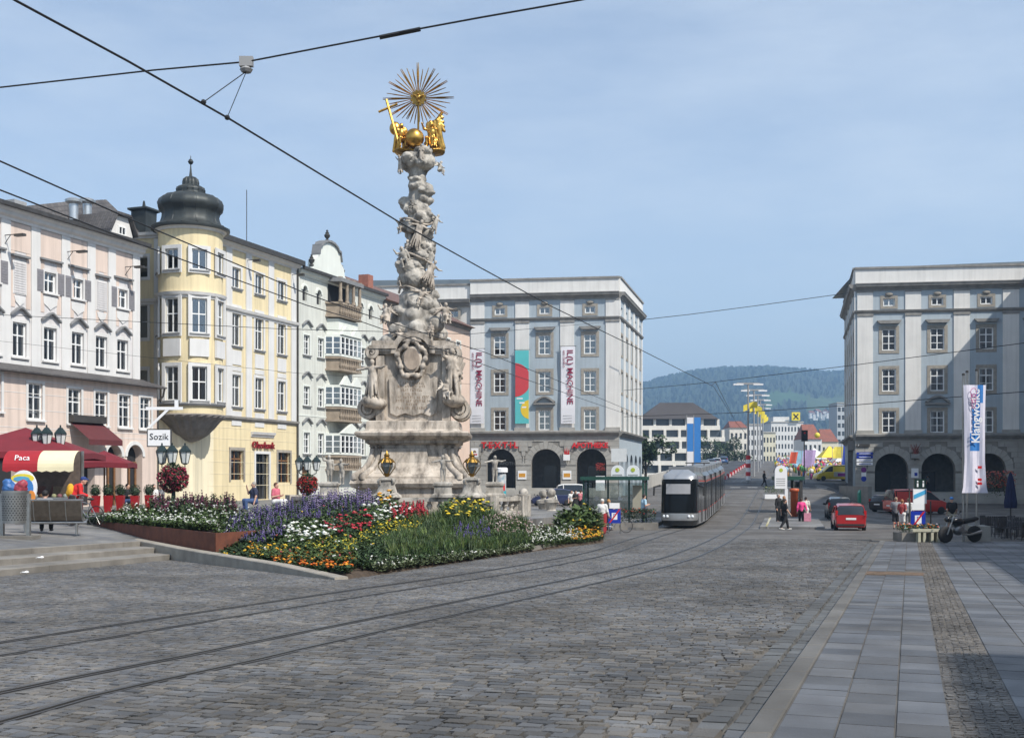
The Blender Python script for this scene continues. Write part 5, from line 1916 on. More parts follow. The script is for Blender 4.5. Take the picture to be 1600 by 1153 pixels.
def statue_prims(h, arms='spread', robe=True, lean=0.0, wings=False, pose='stand', seed=0):
 J = skel(h, pose, arms, lean)
 P = [('e', tuple(J['head']),(.052 * h, .06 * h, .072 * h)),('e', tuple(J['head'] + (0,.012 * h, .02 * h)),(.06 * h, .066 * h, .066 * h)), cap(J['neck'] - (0,0,.03 * h), J['head'],.036 * h, .034 * h),
         ('e', tuple(J['chest']),(.115 * h, .085 * h, .11 * h)), cap(J['pelvis'], J['chest'],.085 * h, .09 * h), cap(J['shL'], J['shR'],.045 * h)]
 for s_ in 'LR':
  P += [cap(J['sh' + s_], J['el' + s_],.042 * h, .034 * h), cap(J['el' + s_], J['wr' + s_],.034 * h, .022 * h), cap(J['wr' + s_], J['wr' + s_] + (J['wr' + s_] - J['el' + s_]) * .25,.024 * h, .016 * h)]
  P += [cap(J['hip' + s_], J['kn' + s_],.065 * h, .045 * h), cap(J['kn' + s_], J['an' + s_],.044 * h, .028 * h), cap(J['an' + s_], J['to' + s_],.027 * h, .02 * h)]
 r = random.Random(seed)
 if robe:
  for i in range(14):
   a = 2 * math.pi * i / 14 + r.uniform(-.2,.2)
   top = J['waist'] + np.array((math.cos(a) * .08, math.sin(a) * .07, r.uniform(-.03,.05))) * h
   kn = lerp(J['knL'], J['knR'],.5)
   bot = np.array((math.cos(a + .25) * r.uniform(.13,.2) * h, math.sin(a + .25) * .14 * h + kn[1] * .4, r.uniform(.03,.16) * h))
   P.append(cap(top, bot, .03 * h, .024 * h))
  for i in range(5):
   a = J['shL'] + np.array((r.uniform(-.22,.02), r.uniform(-.05,.05), r.uniform(-.05,.02))) * h
   b = J['pelvis'] + np.array((r.uniform(-.12,.12), r.uniform(-.1,.05), r.uniform(-.1,.1))) * h
   P.append(cap(a, b, .025 * h, .03 * h))
 if wings:
  for sx in (-1,1):
   for i in range(5):
    a = np.array(J['chest']) + (sx * .03 * h, .09 * h, .05 * h)
    P.append(cap(a, a + np.array((sx * (.1 + .06 * i),.08,.22 - .10 * i)) * h, .035 * h, .018 * h))
 return P
def place(P, off, rz=0.0, sc=1.0, rx=0.0, ry=0.0):
 R = Euler((rx, ry, rz)).to_matrix()
 out = []
 for p in P:
  if p[0] == 'c':
   a, b = R @ Vector(p[1]) * sc + Vector(off), R @ Vector(p[2]) * sc + Vector(off)
   out.append(('c', tuple(a), tuple(b), p[3] * sc, p[4] * sc))
  else:
   out.append(('e', tuple(R @ Vector(p[1]) * sc + Vector(off)), tuple(x * sc for x in p[2]),[list(r_) for r_ in R]))
 return out
# ================================================================== the stone column
def weathered(name, c1, c2, dark):
 m = new_mat(name, c1, color2=c2, rough=0.8, scale=1.6, detail=9, bump=0.35, bscale=22)
 nt = m.node_tree
 b = nt.nodes['Principled BSDF']
 src = b.inputs['Base Color'].links[0].from_socket
 tc = nt.nodes.new('ShaderNodeNewGeometry')
 mp = nt.nodes.new('ShaderNodeMapping')
 mp.inputs['Scale'].default_value = (1.6,1.6,0.5)
 n = nt.nodes.new('ShaderNodeTexNoise')
 n.inputs['Scale'].default_value = 1.7
 n.inputs['Detail'].default_value = 10
 n.inputs['Roughness'].default_value = 0.68
 r = nt.nodes.new('ShaderNodeMapRange')
 r.inputs['From Min'].default_value = 0.43
 r.inputs['From Max'].default_value = 0.70
 nt.links.new(tc.outputs['Position'], mp.inputs['Vector'])
 nt.links.new(mp.outputs[0], n.inputs['Vector'])
 nt.links.new(n.outputs['Fac'], r.inputs['Value'])
 mx = nt.nodes.new('ShaderNodeMixRGB')
 mx.inputs[2].default_value = tuple(dark) + (1,)
 nt.links.new(r.outputs[0], mx.inputs[0])
 nt.links.new(src, mx.inputs[1])
 nt.links.new(mx.outputs[0], b.inputs['Base Color'])
 return m
m_marble = weathered('weathered_marble', (0.58,0.51,0.43),(0.42,0.355,0.285),(0.085,0.07,0.055))
m_marble_w = weathered('cloud_marble', (0.52,0.48,0.42),(0.36,0.33,0.285),(0.06,0.053,0.045))
m_gold = M('gilding', (0.56,0.32,0.075), rough=0.33, metal=1.0, var=0.4, scale=6)
m_gold_d = M('gilding_worn', (0.30,0.18,0.045), rough=0.42, metal=1.0, var=0.3, scale=4)
CLX, CLY = -4.25,51.0
def cz(py):
 return EYE + (HZ - py) / FPX * CLY
def cxp(px):
 return (px - CX) / FPX * CLY - CLX
pc = thing('holy_trinity_column', 'tall carved stone column of clouds and figures with a gilded sunburst', 'monument', (CLX, CLY, 0.0))
mb = MB()
mb.lathe([(2.48,.05),(2.48,.72),(2.40,.78),(2.40,1.2),(2.58,1.26),(2.66,1.42),(2.58,1.62)],48, sq=.92)
ease(mb.build('plinth', m_marble, pc),40)
prof = [(2.5,1.6),(2.5,1.72),(2.34,1.86),(2.12,2.05),(1.96,2.3),(1.86,2.6),(1.82,2.9),(1.86,3.05),(2.0,3.12)]
ease(MB().lathe(prof, 48, sq=.9).build('flared_base', m_marble, pc),40)
for sx in (-1,1):
 for sy in (-1,1):
  for off in (0.0,0.32):
   pts = []
   for r_, z_ in prof[:-1]:
    k = 1.0
    pts.append((sx * (r_ * k - .12 - (off if sy < 0 else 0)), sy * (r_ * k - .05), z_))
   mb = MB().tube(pts, [.17,.17,.15,.14,.13,.12,.12,.13],8)
   ease(mb.build('scroll_rib', m_marble, pc),60)
for (xa, xb, za, zb) in ((cxp(605), cxp(672), cz(745), cz(702)),):
 mb = MB()
 V = [(xa - .3,-2.26,1.86),(xb + .3,-2.26,1.86),(xb + .08,-2.0,2.3),(xb, -1.9,2.9),(xa, -1.9,2.9),(xa - .08,-2.0,2.3)]
 V2 = [(x, y - .06, z) for x, y, z in V]
 mb.add(V + V2,[(6,7,8,11),(11,8,9,10)] + [(i, (i + 1) % 6,(i + 1) % 6 + 6, i + 6) for i in range(6)])
 mb.build('relief_panel', m_marble, pc)
ease(MB().lathe([(1.9,3.1),(2.02,3.14),(2.04,3.26),(2.3,3.36),(2.42,3.44),(2.46,3.56),(2.4,3.62),(2.1,3.66),(2.02,3.74),(1.98,4.06),(1.9,4.1)],48, sq=.94).build('lower_cornice', m_marble, pc),35)
mb = MB()
mb.box(-1.42,1.42,-1.3,1.3,4.1,7.0)
mb.build('pedestal_block', m_marble, pc)
for sx in (-1,1):
 MB().box(sx * 1.42 - .18, sx * 1.42 + .18,-1.5,-1.0,4.1,6.9).build('corner_pier', m_marble, pc)
tab = MB().prism([(-1.0,4.45),(-.72,4.32),(-.35,4.45),(0,4.34),(.35,4.45),(.72,4.32),(1.0,4.45),(1.04,5.95),(.8,6.1),(-.8,6.1),(-1.04,5.95)],-1.40,-1.29).build('inscription_tablet', m_marble, pc)
m_ins = M('inscription_brown', (0.22,0.135,0.07), rough=0.7, var=0.2, scale=20)
text('DEO', .2, m_ins, tab, (-.05,-1.405,5.92), depth=.008, name='inscription')
ri = random.Random(17)
for i, w in enumerate((.52,.6,.45,.3,.68,.68,.26,.66)):
 mb = MB()
 x = -.05 - w
 while x < w - .05:
  if ri.random() < .86:
   z_ = 5.75 - .155 * i
   k = ri.randrange(3)
   mb.box(x, x + .016,-1.41,-1.395, z_ - .05, z_ + .05)
   if k:
    zz_ = z_ + (.04 if k == 1 else -.05)
    mb.box(x + .016, x + .05,-1.41,-1.395, zz_, zz_ + .014)
  x += .075
 tag(mb.build('inscription', m_ins, tab), kind='stuff')
for sx in (-1,1):
 mb = MB()
 xa, xb = (0.72,1.72)
 for o_, za, zb in ((0,6.98,7.08),(.08,7.08,7.2),(.16,7.2,7.34),(.06,7.34,7.55)):
  mb.box(min(sx * xa, sx * (xb + o_)), max(sx * xa, sx * (xb + o_)),-1.5 - o_, 1.5, za, zb)
 mb.build('upper_cornice', m_marble, pc)
mb = MB()
n = 16
for k in range(n):
 a0, a1 = math.pi * k / n, math.pi * (k + 1) / n
 pa = [(rr * math.cos(a_),7.0 + rr * math.sin(a_) * 1.0) for rr, a_ in ((.72, a0),(.95, a0),(.95, a1),(.72, a1))]
 mb.prism(pa, -1.62,-1.1)
mb.build('niche_arch', m_marble, pc)
MB().prism([(.74 * math.cos(a_),7.0 + .74 * math.sin(a_)) for a_ in np.linspace(0, math.pi, 13)],-1.2,-1.12).build('niche_back', m_marble, pc)
P = []
cc = np.array((-.05,-1.5,6.75))
for i in range(26):
 a = 2 * math.pi * i / 26
 rr = 1 + .12 * math.sin(5 * a)
 p = cc + np.array((math.cos(a) * .58 * rr, -.02, math.sin(a) * .74 * rr))
 a2 = 2 * math.pi * (i + 1) / 26
 p2 = cc + np.array((math.cos(a2) * .58 * (1 + .12 * math.sin(5 * a2)),-.02, math.sin(a2) * .74 * (1 + .12 * math.sin(5 * a2))))
 P.append(cap(p, p2,.085,.085))
 if i % 3 == 0:
  P.append(('e', tuple(p * 1.0 + np.array((0,-.05,0))),(.13,.1,.13)))
P.append(('e', tuple(cc + (0,.02,0)),(.44,.12,.58)))
for i in range(9):
 a = math.pi * (i + .5) / 9
 P.append(cap(cc + (math.cos(a) * .33,-.02,.8), cc + (math.cos(a) * .42,-.06,.98 + .12 * math.sin(a)),.05,.06))
P.append(cap(cc + (-.36,-.02,.78), cc + (.36,-.02,.78),.075,.075))
sdf_obj('cartouche', P, m_marble, pc, .03,.03)
MB().prism([(-.05 + .34 * math.cos(a_),6.75 + .46 * math.sin(a_)) for a_ in np.linspace(0,2 * math.pi, 20, endpoint=False)],-1.665,-1.6).build('shield', weathered('shield_marble', (0.45,0.36,0.28),(0.35,0.27,0.2),(0.15,0.12,0.1)), pc)
def volute(cx_, cz_, r, sgn, y0, y1, turns=2.1, th=.16):
 pts = []
 n = 44
 for k in range(n + 1):
  t = k / n
  a = math.pi * .5 - sgn * turns * 2 * math.pi * t
  rr = r * (1 - .82 * t)
  pts.append((cx_ + rr * math.cos(a), cz_ + rr * math.sin(a)))
 mb = MB()
 for k in range(n):
  (xa, za),(xb, zb) = pts[k], pts[k + 1]
  w = th * (1 - .6 * k / n)
  ca = Vector((xa - cx_, za - cz_)).normalized() * w
  cb = Vector((xb - cx_, zb - cz_)).normalized() * w * .97
  mb.prism([(xa, za),(xb, zb),(xb - cb.x, zb - cb.y),(xa - ca.x, za - ca.y)], y0, y1)
 mb.prism([(cx_ + r * .85 * math.cos(a_), cz_ + r * .85 * math.sin(a_)) for a_ in np.linspace(0,2 * math.pi, 18, endpoint=False)], y0 + .1, y1)
 return mb
for sx in (-1,1):
 volute(sx * 1.95,4.62,.52, sx, -1.35,-.4).build('volute', m_marble, pc)
 volute(sx * 1.95,4.62,.52, sx, .4,1.3).build('volute', m_marble, pc)
 volute(sx * 1.78,7.05,.36,-sx, -1.62,-.8,1.7).build('volute', m_marble, pc)
 mb = MB()
 pts = [(sx * 1.6,0,4.9),(sx * 1.62,0,5.4),(sx * 1.66,0,6.0),(sx * 1.8,0,6.5),(sx * 2.0,0,6.9)]
 for y_ in (-1.15,.9):
  mb.tube([(x, y_, z) for x, y, z in pts],[.3,.24,.2,.22,.18],8)
 ease(mb.build('console', m_marble, pc),60)
saints = bpy.data.objects.new('saints', None)
P = place(statue_prims(1.75, 'spread', True, .05, seed=3),(cxp(589),-1.62,4.98), rz=-.35)
P += [('e', (cxp(586),-1.5,4.95),(.42,.4,.28)),('e', (cxp(597),-1.5,4.85),(.4,.35,.25))]
sdf_obj('left_saint', P, m_marble, pc, .035,.035)
bpy.data.objects.remove(saints)
P = place(statue_prims(2.3, 'raiseR', True, -.08, seed=5),(cxp(710),-1.6,4.95), rz=.5)
P += place(statue_prims(1.2, 'bent', True, .2, wings=True, pose='sit', seed=9),(cxp(700),-1.8,4.95), rz=.9)
P += [('e', (cxp(712),-1.5,4.98),(.5,.45,.3))]
for k in range(7):
 P.append(cap((cxp(708) + .15,-1.45,6.6 - .12 * k),(cxp(721) + .08 * math.sin(k),-1.3,6.4 - .22 * k),.11,.07))
sdf_obj('right_saint', P, m_marble, pc, .035,.04)
r = random.Random(11)
P = []
for i in range(46):
 a = r.uniform(0,2 * math.pi)
 zz = r.uniform(7.45,9.3)
 t = (zz - 7.45) / 1.85
 w = lerp(1.55,.85, t)
 rad = r.uniform(.28,.52) * (1 - .25 * t)
 P.append(('e', (math.cos(a) * (w - rad * .5), math.sin(a) * (w - rad * .5) * .85, zz),(rad, rad * .9, rad * r.uniform(.6,.8))))
P.append(cap((0,0,7.3),(0,0,9.4),1.05,.75))
sdf_obj('cloud_mass', P, m_marble_w, pc, .05,.07, noise=.02, nscale=9)
for (px, py, hh, rz_, ar, sd, wg) in ((607,507,1.25,-.5, 'raiseR', 1, True),(697,507,1.3,.5, 'spread', 2, True),(628,540,.95,.2, 'spread', 4, True),(676,528,.9,-.2, 'bent', 6, False)):
 P = place(statue_prims(hh, ar, True, .15, wings=wg, pose='sit', seed=sd),(cxp(px),-.75 if abs(cxp(px)) > .8 else -1.1, cz(py) - .12), rz=rz_)
 sdf_obj('cherub', P, m_marble, pc, .03,.03)
pts = [(652,478,.95),(655,462,.95),(650,448,.78),(648,436,.85),(640,420,.72),(655,405,.72),(664,388,.62),(655,372,.66),(645,355,.62),(660,345,.55),(652,330,.62),(640,318,.56),(655,310,.62),(664,298,.5),(652,290,.42),(654,280,.45),(652,268,.5),(650,256,.75),(664,254,.62),(642,252,.55),(656,244,.7)]
P = []
for i, (px, py, rad) in enumerate(pts):
 a = i * 1.25
 y_ = .28 * math.sin(a)
 rad *= .9
 P.append(('e', (cxp(px), y_, cz(py)),(rad * .86, rad * .86, rad * .7)))
 for k in range(5):
  b = r.uniform(0,6.28)
  rr = rad * r.uniform(.35,.55)
  P.append(('e', (cxp(px) + math.cos(b) * rad * .62, y_ + math.sin(b) * rad * .62, cz(py) + r.uniform(-.2,.2)),(rr, rr, rr * .72)))
P.append(cap((cxp(650),0, cz(470)),(cxp(652),0, cz(250)),.42,.34))
sdf_obj('cloud_pillar', P, m_marble_w, pc, .036,.035, noise=.03, nscale=13)
for (px, py, hh, rz_, ar, sd, ang) in ((640,402,1.05,-.2, 'raiseR', 21,-.3),(664,428,.95,.7, 'spread', 22,.5),(634,436,.8,-1.0, 'spread', 23,-.4),(676,352,.75,1.0, 'spread', 24,.4),(633,352,.8,-.9, 'raiseR', 25,-.2),(648,372,1.0,.1, 'spread', 26,.3),(686,263,.7,1.2, 'spread', 27,.2),(627,262,.65,-1.2, 'raiseR', 28,0),(636,388,.8,-.6, 'bent', 29,.2),(672,410,.8,.8, 'raiseR', 30,0),(655,463,.85,.2, 'spread', 31,.3),(660,247,.6,.1, 'bent', 32,0),(645,325,.55,-.4, 'bent', 33,0),(676,443,.6,1.0, 'spread', 34,0)):
 yy_ = -.55 if 636 < px < 672 else -.25
 P = place(statue_prims(hh * 1.3, ar, sd % 2 == 0,.2, wings=sd % 3 == 0, pose='sit' if sd % 2 else 'stand', seed=sd),(cxp(px), yy_ - .12, cz(py) - hh * .6), rz=rz_, ry=ang)
 sdf_obj('cherub', P, m_marble if sd % 3 else m_marble_w, pc, .027,.025)
for py in (345,398,450):
 mb = MB()
 mb.tube([(cxp(650) + .75 * math.cos(a_),.8 * math.sin(a_) * .9, cz(py) + .22 * math.sin(a_ * 2) + .1 * a_) for a_ in np.linspace(-3.0,.2,18)],.05,6)
 ease(mb.build('garland', m_marble, pc),60)
P = [('e', (cxp(px), y_, cz(py)),(rx, .55, rz_)) for px, py, y_, rx, rz_ in ((630,238,0,.4,.12),(655,239,0,.8,.14),(680,237,.1,.42,.12),(650,235,.3,.7,.2))]
for k in range(6):
 P.append(cap((cxp(672 + k * 2),-.1, cz(212 + 2 * k)),(cxp(676 + 3 * k),.1, cz(238)),.09,.06))
sdf_obj('gilded_base', P, m_gold_d, pc, .03,.05, noise=.012, nscale=14)
MB().ball((cxp(649),-.45, cz(221)),.42,28,18).build('globe', m_gold, pc, True)
P = place(statue_prims(1.5, 'bent', False, .12, pose='sit', seed=41),(cxp(627),-.15, cz(235)), rz=.35)
for k in range(8):
 a = k * .8
 P.append(cap((cxp(627) + .2 * math.cos(a),-.1, cz(205) + .1 * math.sin(a)),(cxp(627) + .35 * math.cos(a + .5),.05, cz(236)),.09,.07))
P.append(('e', (cxp(617),.1, cz(200)),(.25,.2,.3)))
sdf_obj('gilded_christ', P, m_gold, pc, .027,.03)
P = place(statue_prims(1.62, 'raiseR', True, .1, pose='sit', seed=42),(cxp(675),-.05, cz(235)), rz=-.25)
for k in range(9):
 a = k * .7
 P.append(cap((cxp(677) + .25 * math.cos(a),.05, cz(196) + .15 * math.sin(a)),(cxp(684) + .3 * math.cos(a + .5),.1, cz(236) + .02 * k),.1,.06))
for k in range(5):
 P.append(cap((cxp(683),.05, cz(188)),(cxp(690 + k),.1, cz(176 + 7 * k)),.09,.07))
sdf_obj('gilded_father', P, m_gold, pc, .027,.03)
mb = MB()
c0, c1 = Vector((cxp(605),-.35, cz(160))), Vector((cxp(627),-.45, cz(238)))
mb.tube([c0, c1],.06,6)
mid = c0.lerp(c1,.17)
mb.tube([mid + Vector((-.42,-.15,-.22)), mid + Vector((.36,.12,.21))],.055,6)
mb.build('cross', m_gold, pc)
MB().tube([(cxp(654),-.2, cz(222)),(cxp(654),-.1, cz(165))],.045,6).build('staff', m_gold_d, pc)
sc = Vector((cxp(654),-.1, cz(155)))
mb = MB()
n = 24
V = [(sc.x + math.cos(2 * math.pi * k / n) * (.37 if k % 2 else .30), sc.y, sc.z + math.sin(2 * math.pi * k / n) * (.37 if k % 2 else .30)) for k in range(n)]
mb.prism([(v[0], v[2]) for v in V], sc.y - .06, sc.y + .06)
mb.build('sun_disc', m_gold_d, pc)
P = [('e', (sc.x, sc.y - .12, sc.z),(.09,.1,.12)), cap(sc + Vector((-.03,-.12,.03)), sc + Vector((-.22,-.14,.12)),.06,.03), cap(sc + Vector((.03,-.12,.03)), sc + Vector((.22,-.14,.1)),.06,.03),('e', (sc.x, sc.y - .2, sc.z + .1),(.05,.07,.05)), cap(sc + Vector((0,-.12,-.05)), sc + Vector((.02,-.1,-.2)),.06,.05)]
sdf_obj('dove', P, m_gold, pc, .018,.02)
nray = 36
for k in range(nray):
 a = 2 * math.pi * k / nray + .02
 L = 1.66 if k % 9 == 0 else (1.58 if k % 3 == 0 else 1.30 + .12 * (k % 2))
 if math.sin(a) < -.75:
  L = min(L, 1.15)
 d = Vector((math.cos(a),0, math.sin(a)))
 s_ = Vector((-d.z, 0, d.x))
 mb = MB()
 for o_ in ((-.03,.03) if k % 3 == 0 else (0.0,)):
  w = .022
  A, B = sc + d * .33 + s_ * o_ * .6, sc + d * (L - abs(o_) * 3) + s_ * o_
  mb.tube([A, A.lerp(B, .6), B],[.016,.028,.014],4)
 mb.build('ray', m_gold if k % 2 else m_gold_d, pc)
bal = thing('balustrade', 'low weathered stone balustrade ring round the column foot', 'balustrade', (CLX, CLY, 0))
ring = [(-5.0,-2.4),(-3.2,-4.6),(3.3,-4.6),(4.6,-2.6),(4.8,1.5)]
ring = [(-5.2,-1.0)] + ring[1:]
for i in range(len(ring) - 1):
 a, b = Vector(ring[i]), Vector(ring[i + 1])
 d = (b - a)
 ang = math.atan2(d.y, d.x)
 R3 = Matrix.Rotation(ang, 3, 'Z')
 m_ = (a + b) / 2
 MB().obox((m_.x, m_.y, .16),(d.length, .5,.3), R3).build('base', m_marble_w, bal)
 MB().obox((m_.x, m_.y, .79),(d.length, .46,.16), R3).build('rail', m_marble_w, bal)
 n = int(d.length / .42)
 for k in range(n):
  p = a + d * (k + .5) / n
  ease(MB().lathe([(.09,.31),(.09,.36),(.06,.40),(.13,.52),(.07,.66),(.09,.71)],8,(p.x, p.y, 0)).build('baluster', m_marble_w, bal))
 for e_ in (a, b):
  MB().obox((e_.x, e_.y, .46),(.62,.62,.92), R3).build('pier', m_marble_w, bal)
def lantern(px, py_foot, name_lbl):
 x, z0 = cxp(px),.88
 t = thing('gilt_lantern', name_lbl, 'lantern', (CLX + x, CLY - 4.6, z0),0, 'gilt lanterns on the column balustrade')
 ease(MB().lathe([(.62,0),(.6,.08),(.42,.2),(.34,.45),(.3,.62),(.36,.7),(.3,.78),(.12,.82)],20, sq=.35).build('foot', m_marble_w, t),40)
 for k in range(4):
  a = math.pi / 4 + k * math.pi / 2
  volute(0,0,.14,1,-.06,.06,1.5,.06).build('scroll', m_marble_w, t, loc=(.33 * math.cos(a),.33 * math.sin(a),.62), rot=(0,0, a))
 MB().lathe([(.06,.8),(.09,.88),(.12,.96)],6).build('cage', m_gold_d, t)
 MB().lathe([(.1,.94),(.25,1.24),(.24,1.42)],6).build('pane', M('lantern_glass', (0.1,0.11,0.11), rough=0.1, var=0), t)
 for k in range(6):
  a = 2 * math.pi * k / 6
  MB().tube([(.1 * math.cos(a),.1 * math.sin(a),.88),(.33 * math.cos(a),.33 * math.sin(a),1.2),(.34 * math.cos(a),.34 * math.sin(a),1.38),(.2 * math.cos(a),.2 * math.sin(a),1.55)],.02,5).build('rib', m_gold_d, t)
 MB().lathe([(.32,1.4),(.22,1.52),(.1,1.62),(.12,1.7),(.05,1.78),(0,1.9)],8).build('crown', m_gold_d, t)
lantern(622,772, 'gilt lantern on scrolled white foot in front of the column')
lantern(743,772, 'gilt lantern above red flowers right of the column')
for px, sd, lbl in ((702,51, 'white marble cherub on pedestal right of the column front'),(540,52, 'stone cherub pair on pedestal left of the column'),(775,53, 'white cherub standing at the balustrade corner beside the ramp')):
 t = thing('cherub_statue', lbl, 'statue', (CLX + cxp(px), CLY - 4.5 if px != 775 else CLY - 3.6,.88),0, 'cherubs on the column balustrade')
 ease(MB().lathe([(.46,0),(.46,.1),(.36,.16),(.34,.42),(.4,.48),(.4,.56),(.3,.62)],24, sq=.9).build('pedestal', m_marble_w, t),35)
 P = place(statue_prims(1.12, 'spread' if sd != 52 else 'raiseR', False, .12, wings=False, seed=sd),(0,0,.58), rz=.2 * (sd - 52))
 if sd == 52:
  P += place(statue_prims(1.05, 'spread', False, .2, seed=55),(.5,0,.5), rz=-.3)
 sdf_obj('figure', P, m_marble_w, t, .026,.025)
# ================================================================== flower beds
def line_hit(px, A, B):
 k = (px - CX) / FPX
 e = B - A
 t = (k * A.y - A.x) / (e.x - k * e.y)
 return A.y + e.y * t
BED_E = Vector((3.6,45.2))
def bed_front(px):
 """front edge of the planting: photo row and distance"""
 if px <= 545:
  return interp(px, [125,160,545],[835,840,905]), line_hit(px, BED_A, BED_L)
 if px <= 830:
  return interp(px, [545,830],[905,862]), line_hit(px, BED_A, BED_R)
 return interp(px, [830,945],[860,850]), line_hit(px, BED_R, BED_E)
def bed_D(px, py):
 pf, Df = bed_front(px)
 d = max(pf - py, 0)
 return Df + .07 * d + .0003 * d * d
def soil_z(X, Y, d, px):
 z = plane_z(Y) + min(.05 + .08 * d, TZ - plane_z(Y) + .04)
 if px < 345:
  z = max(z, interp(px, [120,160,337,345],[.1,.12,.12, z]))
 return z
m_soil = M('bed_soil', (0.06,0.042,0.028), rough=1.0, var=0.35, scale=6, bump=0.6, bscale=30)
V, F = [],[]
pxs = list(range(125,945,12)) + [943]
ds = [0.0,.25,.8,1.6,3,5,8,12]
for px in pxs:
 pf, Df = bed_front(px)
 for d in ds:
  D = Df + d + (.34 if px < 345 else .05)
  X = (px - CX) / FPX * D
  V.append((X, D, soil_z(X, D, d, px) if d > 0 else plane_z(D) - .02))
n = len(ds)
for i in range(len(pxs) - 1):
 for j in range(n - 1):
  F.append((i * n + j, (i + 1) * n + j, (i + 1) * n + j + 1, i * n + j + 1))
tag(obj('planting_soil', mesh_from('planting_soil', V, F, True), m_soil), 'dark soil of the flower bed on the slope', kind='structure')
ct = thing('corten_planter', 'rust brown steel planter wall under the white daisies', 'planter', (0,0,0))
m_corten = M('corten_steel', (0.17,0.055,0.028), color2=(0.10,0.034,0.02), scale=3.5, rough=0.85, bump=0.2)
pa, pb = line_hit(337, BED_A, BED_L) + .32, line_hit(152, BED_A, BED_L) + .32
A3 = Vector(((337 - CX) / FPX * pa, pa, 0))
B3 = Vector(((152 - CX) / FPX * pb, pb, 0))
nseg = 4
for k in range(nseg):
 a, b = A3.lerp(B3, k / nseg), A3.lerp(B3,(k + 1) / nseg)
 d = (b - a)
 za, zb = -.42 + .1 * k / nseg, .2
 MB().obox(((a.x + b.x) / 2,(a.y + b.y) / 2,(za + zb) / 2),(d.length - .01,.025, zb - za), Matrix.Rotation(math.atan2(d.y, d.x),3, 'Z')).build('steel_plate', m_corten, ct)
MB().obox((A3.x + .55, A3.y + 1.1,-.11),(.025,2.5,.62), Matrix.Rotation(-.45,3, 'Z')).build('steel_plate', m_corten, ct)
def in_poly(p, poly):
 x, y = p
 c = False
 j = len(poly) - 1
 for i in range(len(poly)):
  (xi, yi),(xj, yj) = poly[i], poly[j]
  if (yi > y) != (yj > y) and x < (xj - xi) * (y - yi) / (yj - yi) + xi:
   c = not c
  j = i
 return c
def leaf_mat(name, c, tr=0.25):
 m = M(name, c, rough=0.6, var=0.35, scale=2.5, attr='tint')
 return m
class Plant:
 """collects leaf quads (two triangles each) and blossoms as numpy arrays"""
 def __init__(s):
  s.LV, s.LC, s.BV, s.BC = [],[],[],[]
 def leaf(s, p, d, up, L, w, tint):
  d = d / max(np.linalg.norm(d),1e-6)
  sd = np.cross(d, up)
  sd = sd / max(np.linalg.norm(sd),1e-6) * w
  q = p + d * L
  m_ = p + d * L * .5 + np.array((0,0, L * .08))
  s.LV.append((p, m_ + sd, q, m_ - sd))
  s.LC.append(tint)
 def blossom(s, p, r, tint, flat=.5):
  s.BV.append((p + (0,0, r * flat), p + (r, 0,0), p + (0, r, 0), p + (-r, 0,0), p + (0,-r, 0), p + (0,0,-r * flat)))
  s.BC.append(tint)
 def build(s, name, label, leafm, blm, cat='flowers'):
  t = None
  if s.LV:
   V = np.array(s.LV).reshape(-1,3)
   Q = np.arange(len(V)).reshape(-1,4)
   t = obj(name, quads_mesh(name, V, Q, True, np.repeat(np.array(s.LC),4, axis=0)), leafm)
  if s.BV:
   V = np.array(s.BV).reshape(-1,3)
   T = np.array([(0,1,2),(0,2,3),(0,3,4),(0,4,1),(5,2,1),(5,3,2),(5,4,3),(5,1,4)])
   Q = (np.arange(len(s.BV))[:, None, None] * 6 + T[None]).reshape(-1,3)
   me = quads_mesh('blossoms', V, Q, True, np.repeat(np.array(s.BC),6, axis=0))
   b = obj('blossoms' if t else name, me, blm, t)
   t = t or b
  return tag(t, label, cat, kind='stuff')
m_leaf = leaf_mat('leaf_green', (0.060,0.095,0.026))
m_leafd = leaf_mat('leaf_dark', (0.035,0.065,0.022))
m_leafs = leaf_mat('leaf_silvery', (0.12,0.15,0.085))
m_grass = leaf_mat('leaf_grass', (0.052,0.085,0.028))
def petal(name, c):
 return M('petal_' + name, c, rough=0.6, var=0.12, scale=8, attr='tint')
r = random.Random(5)
def g_(a, b):
 return r.uniform(a, b)
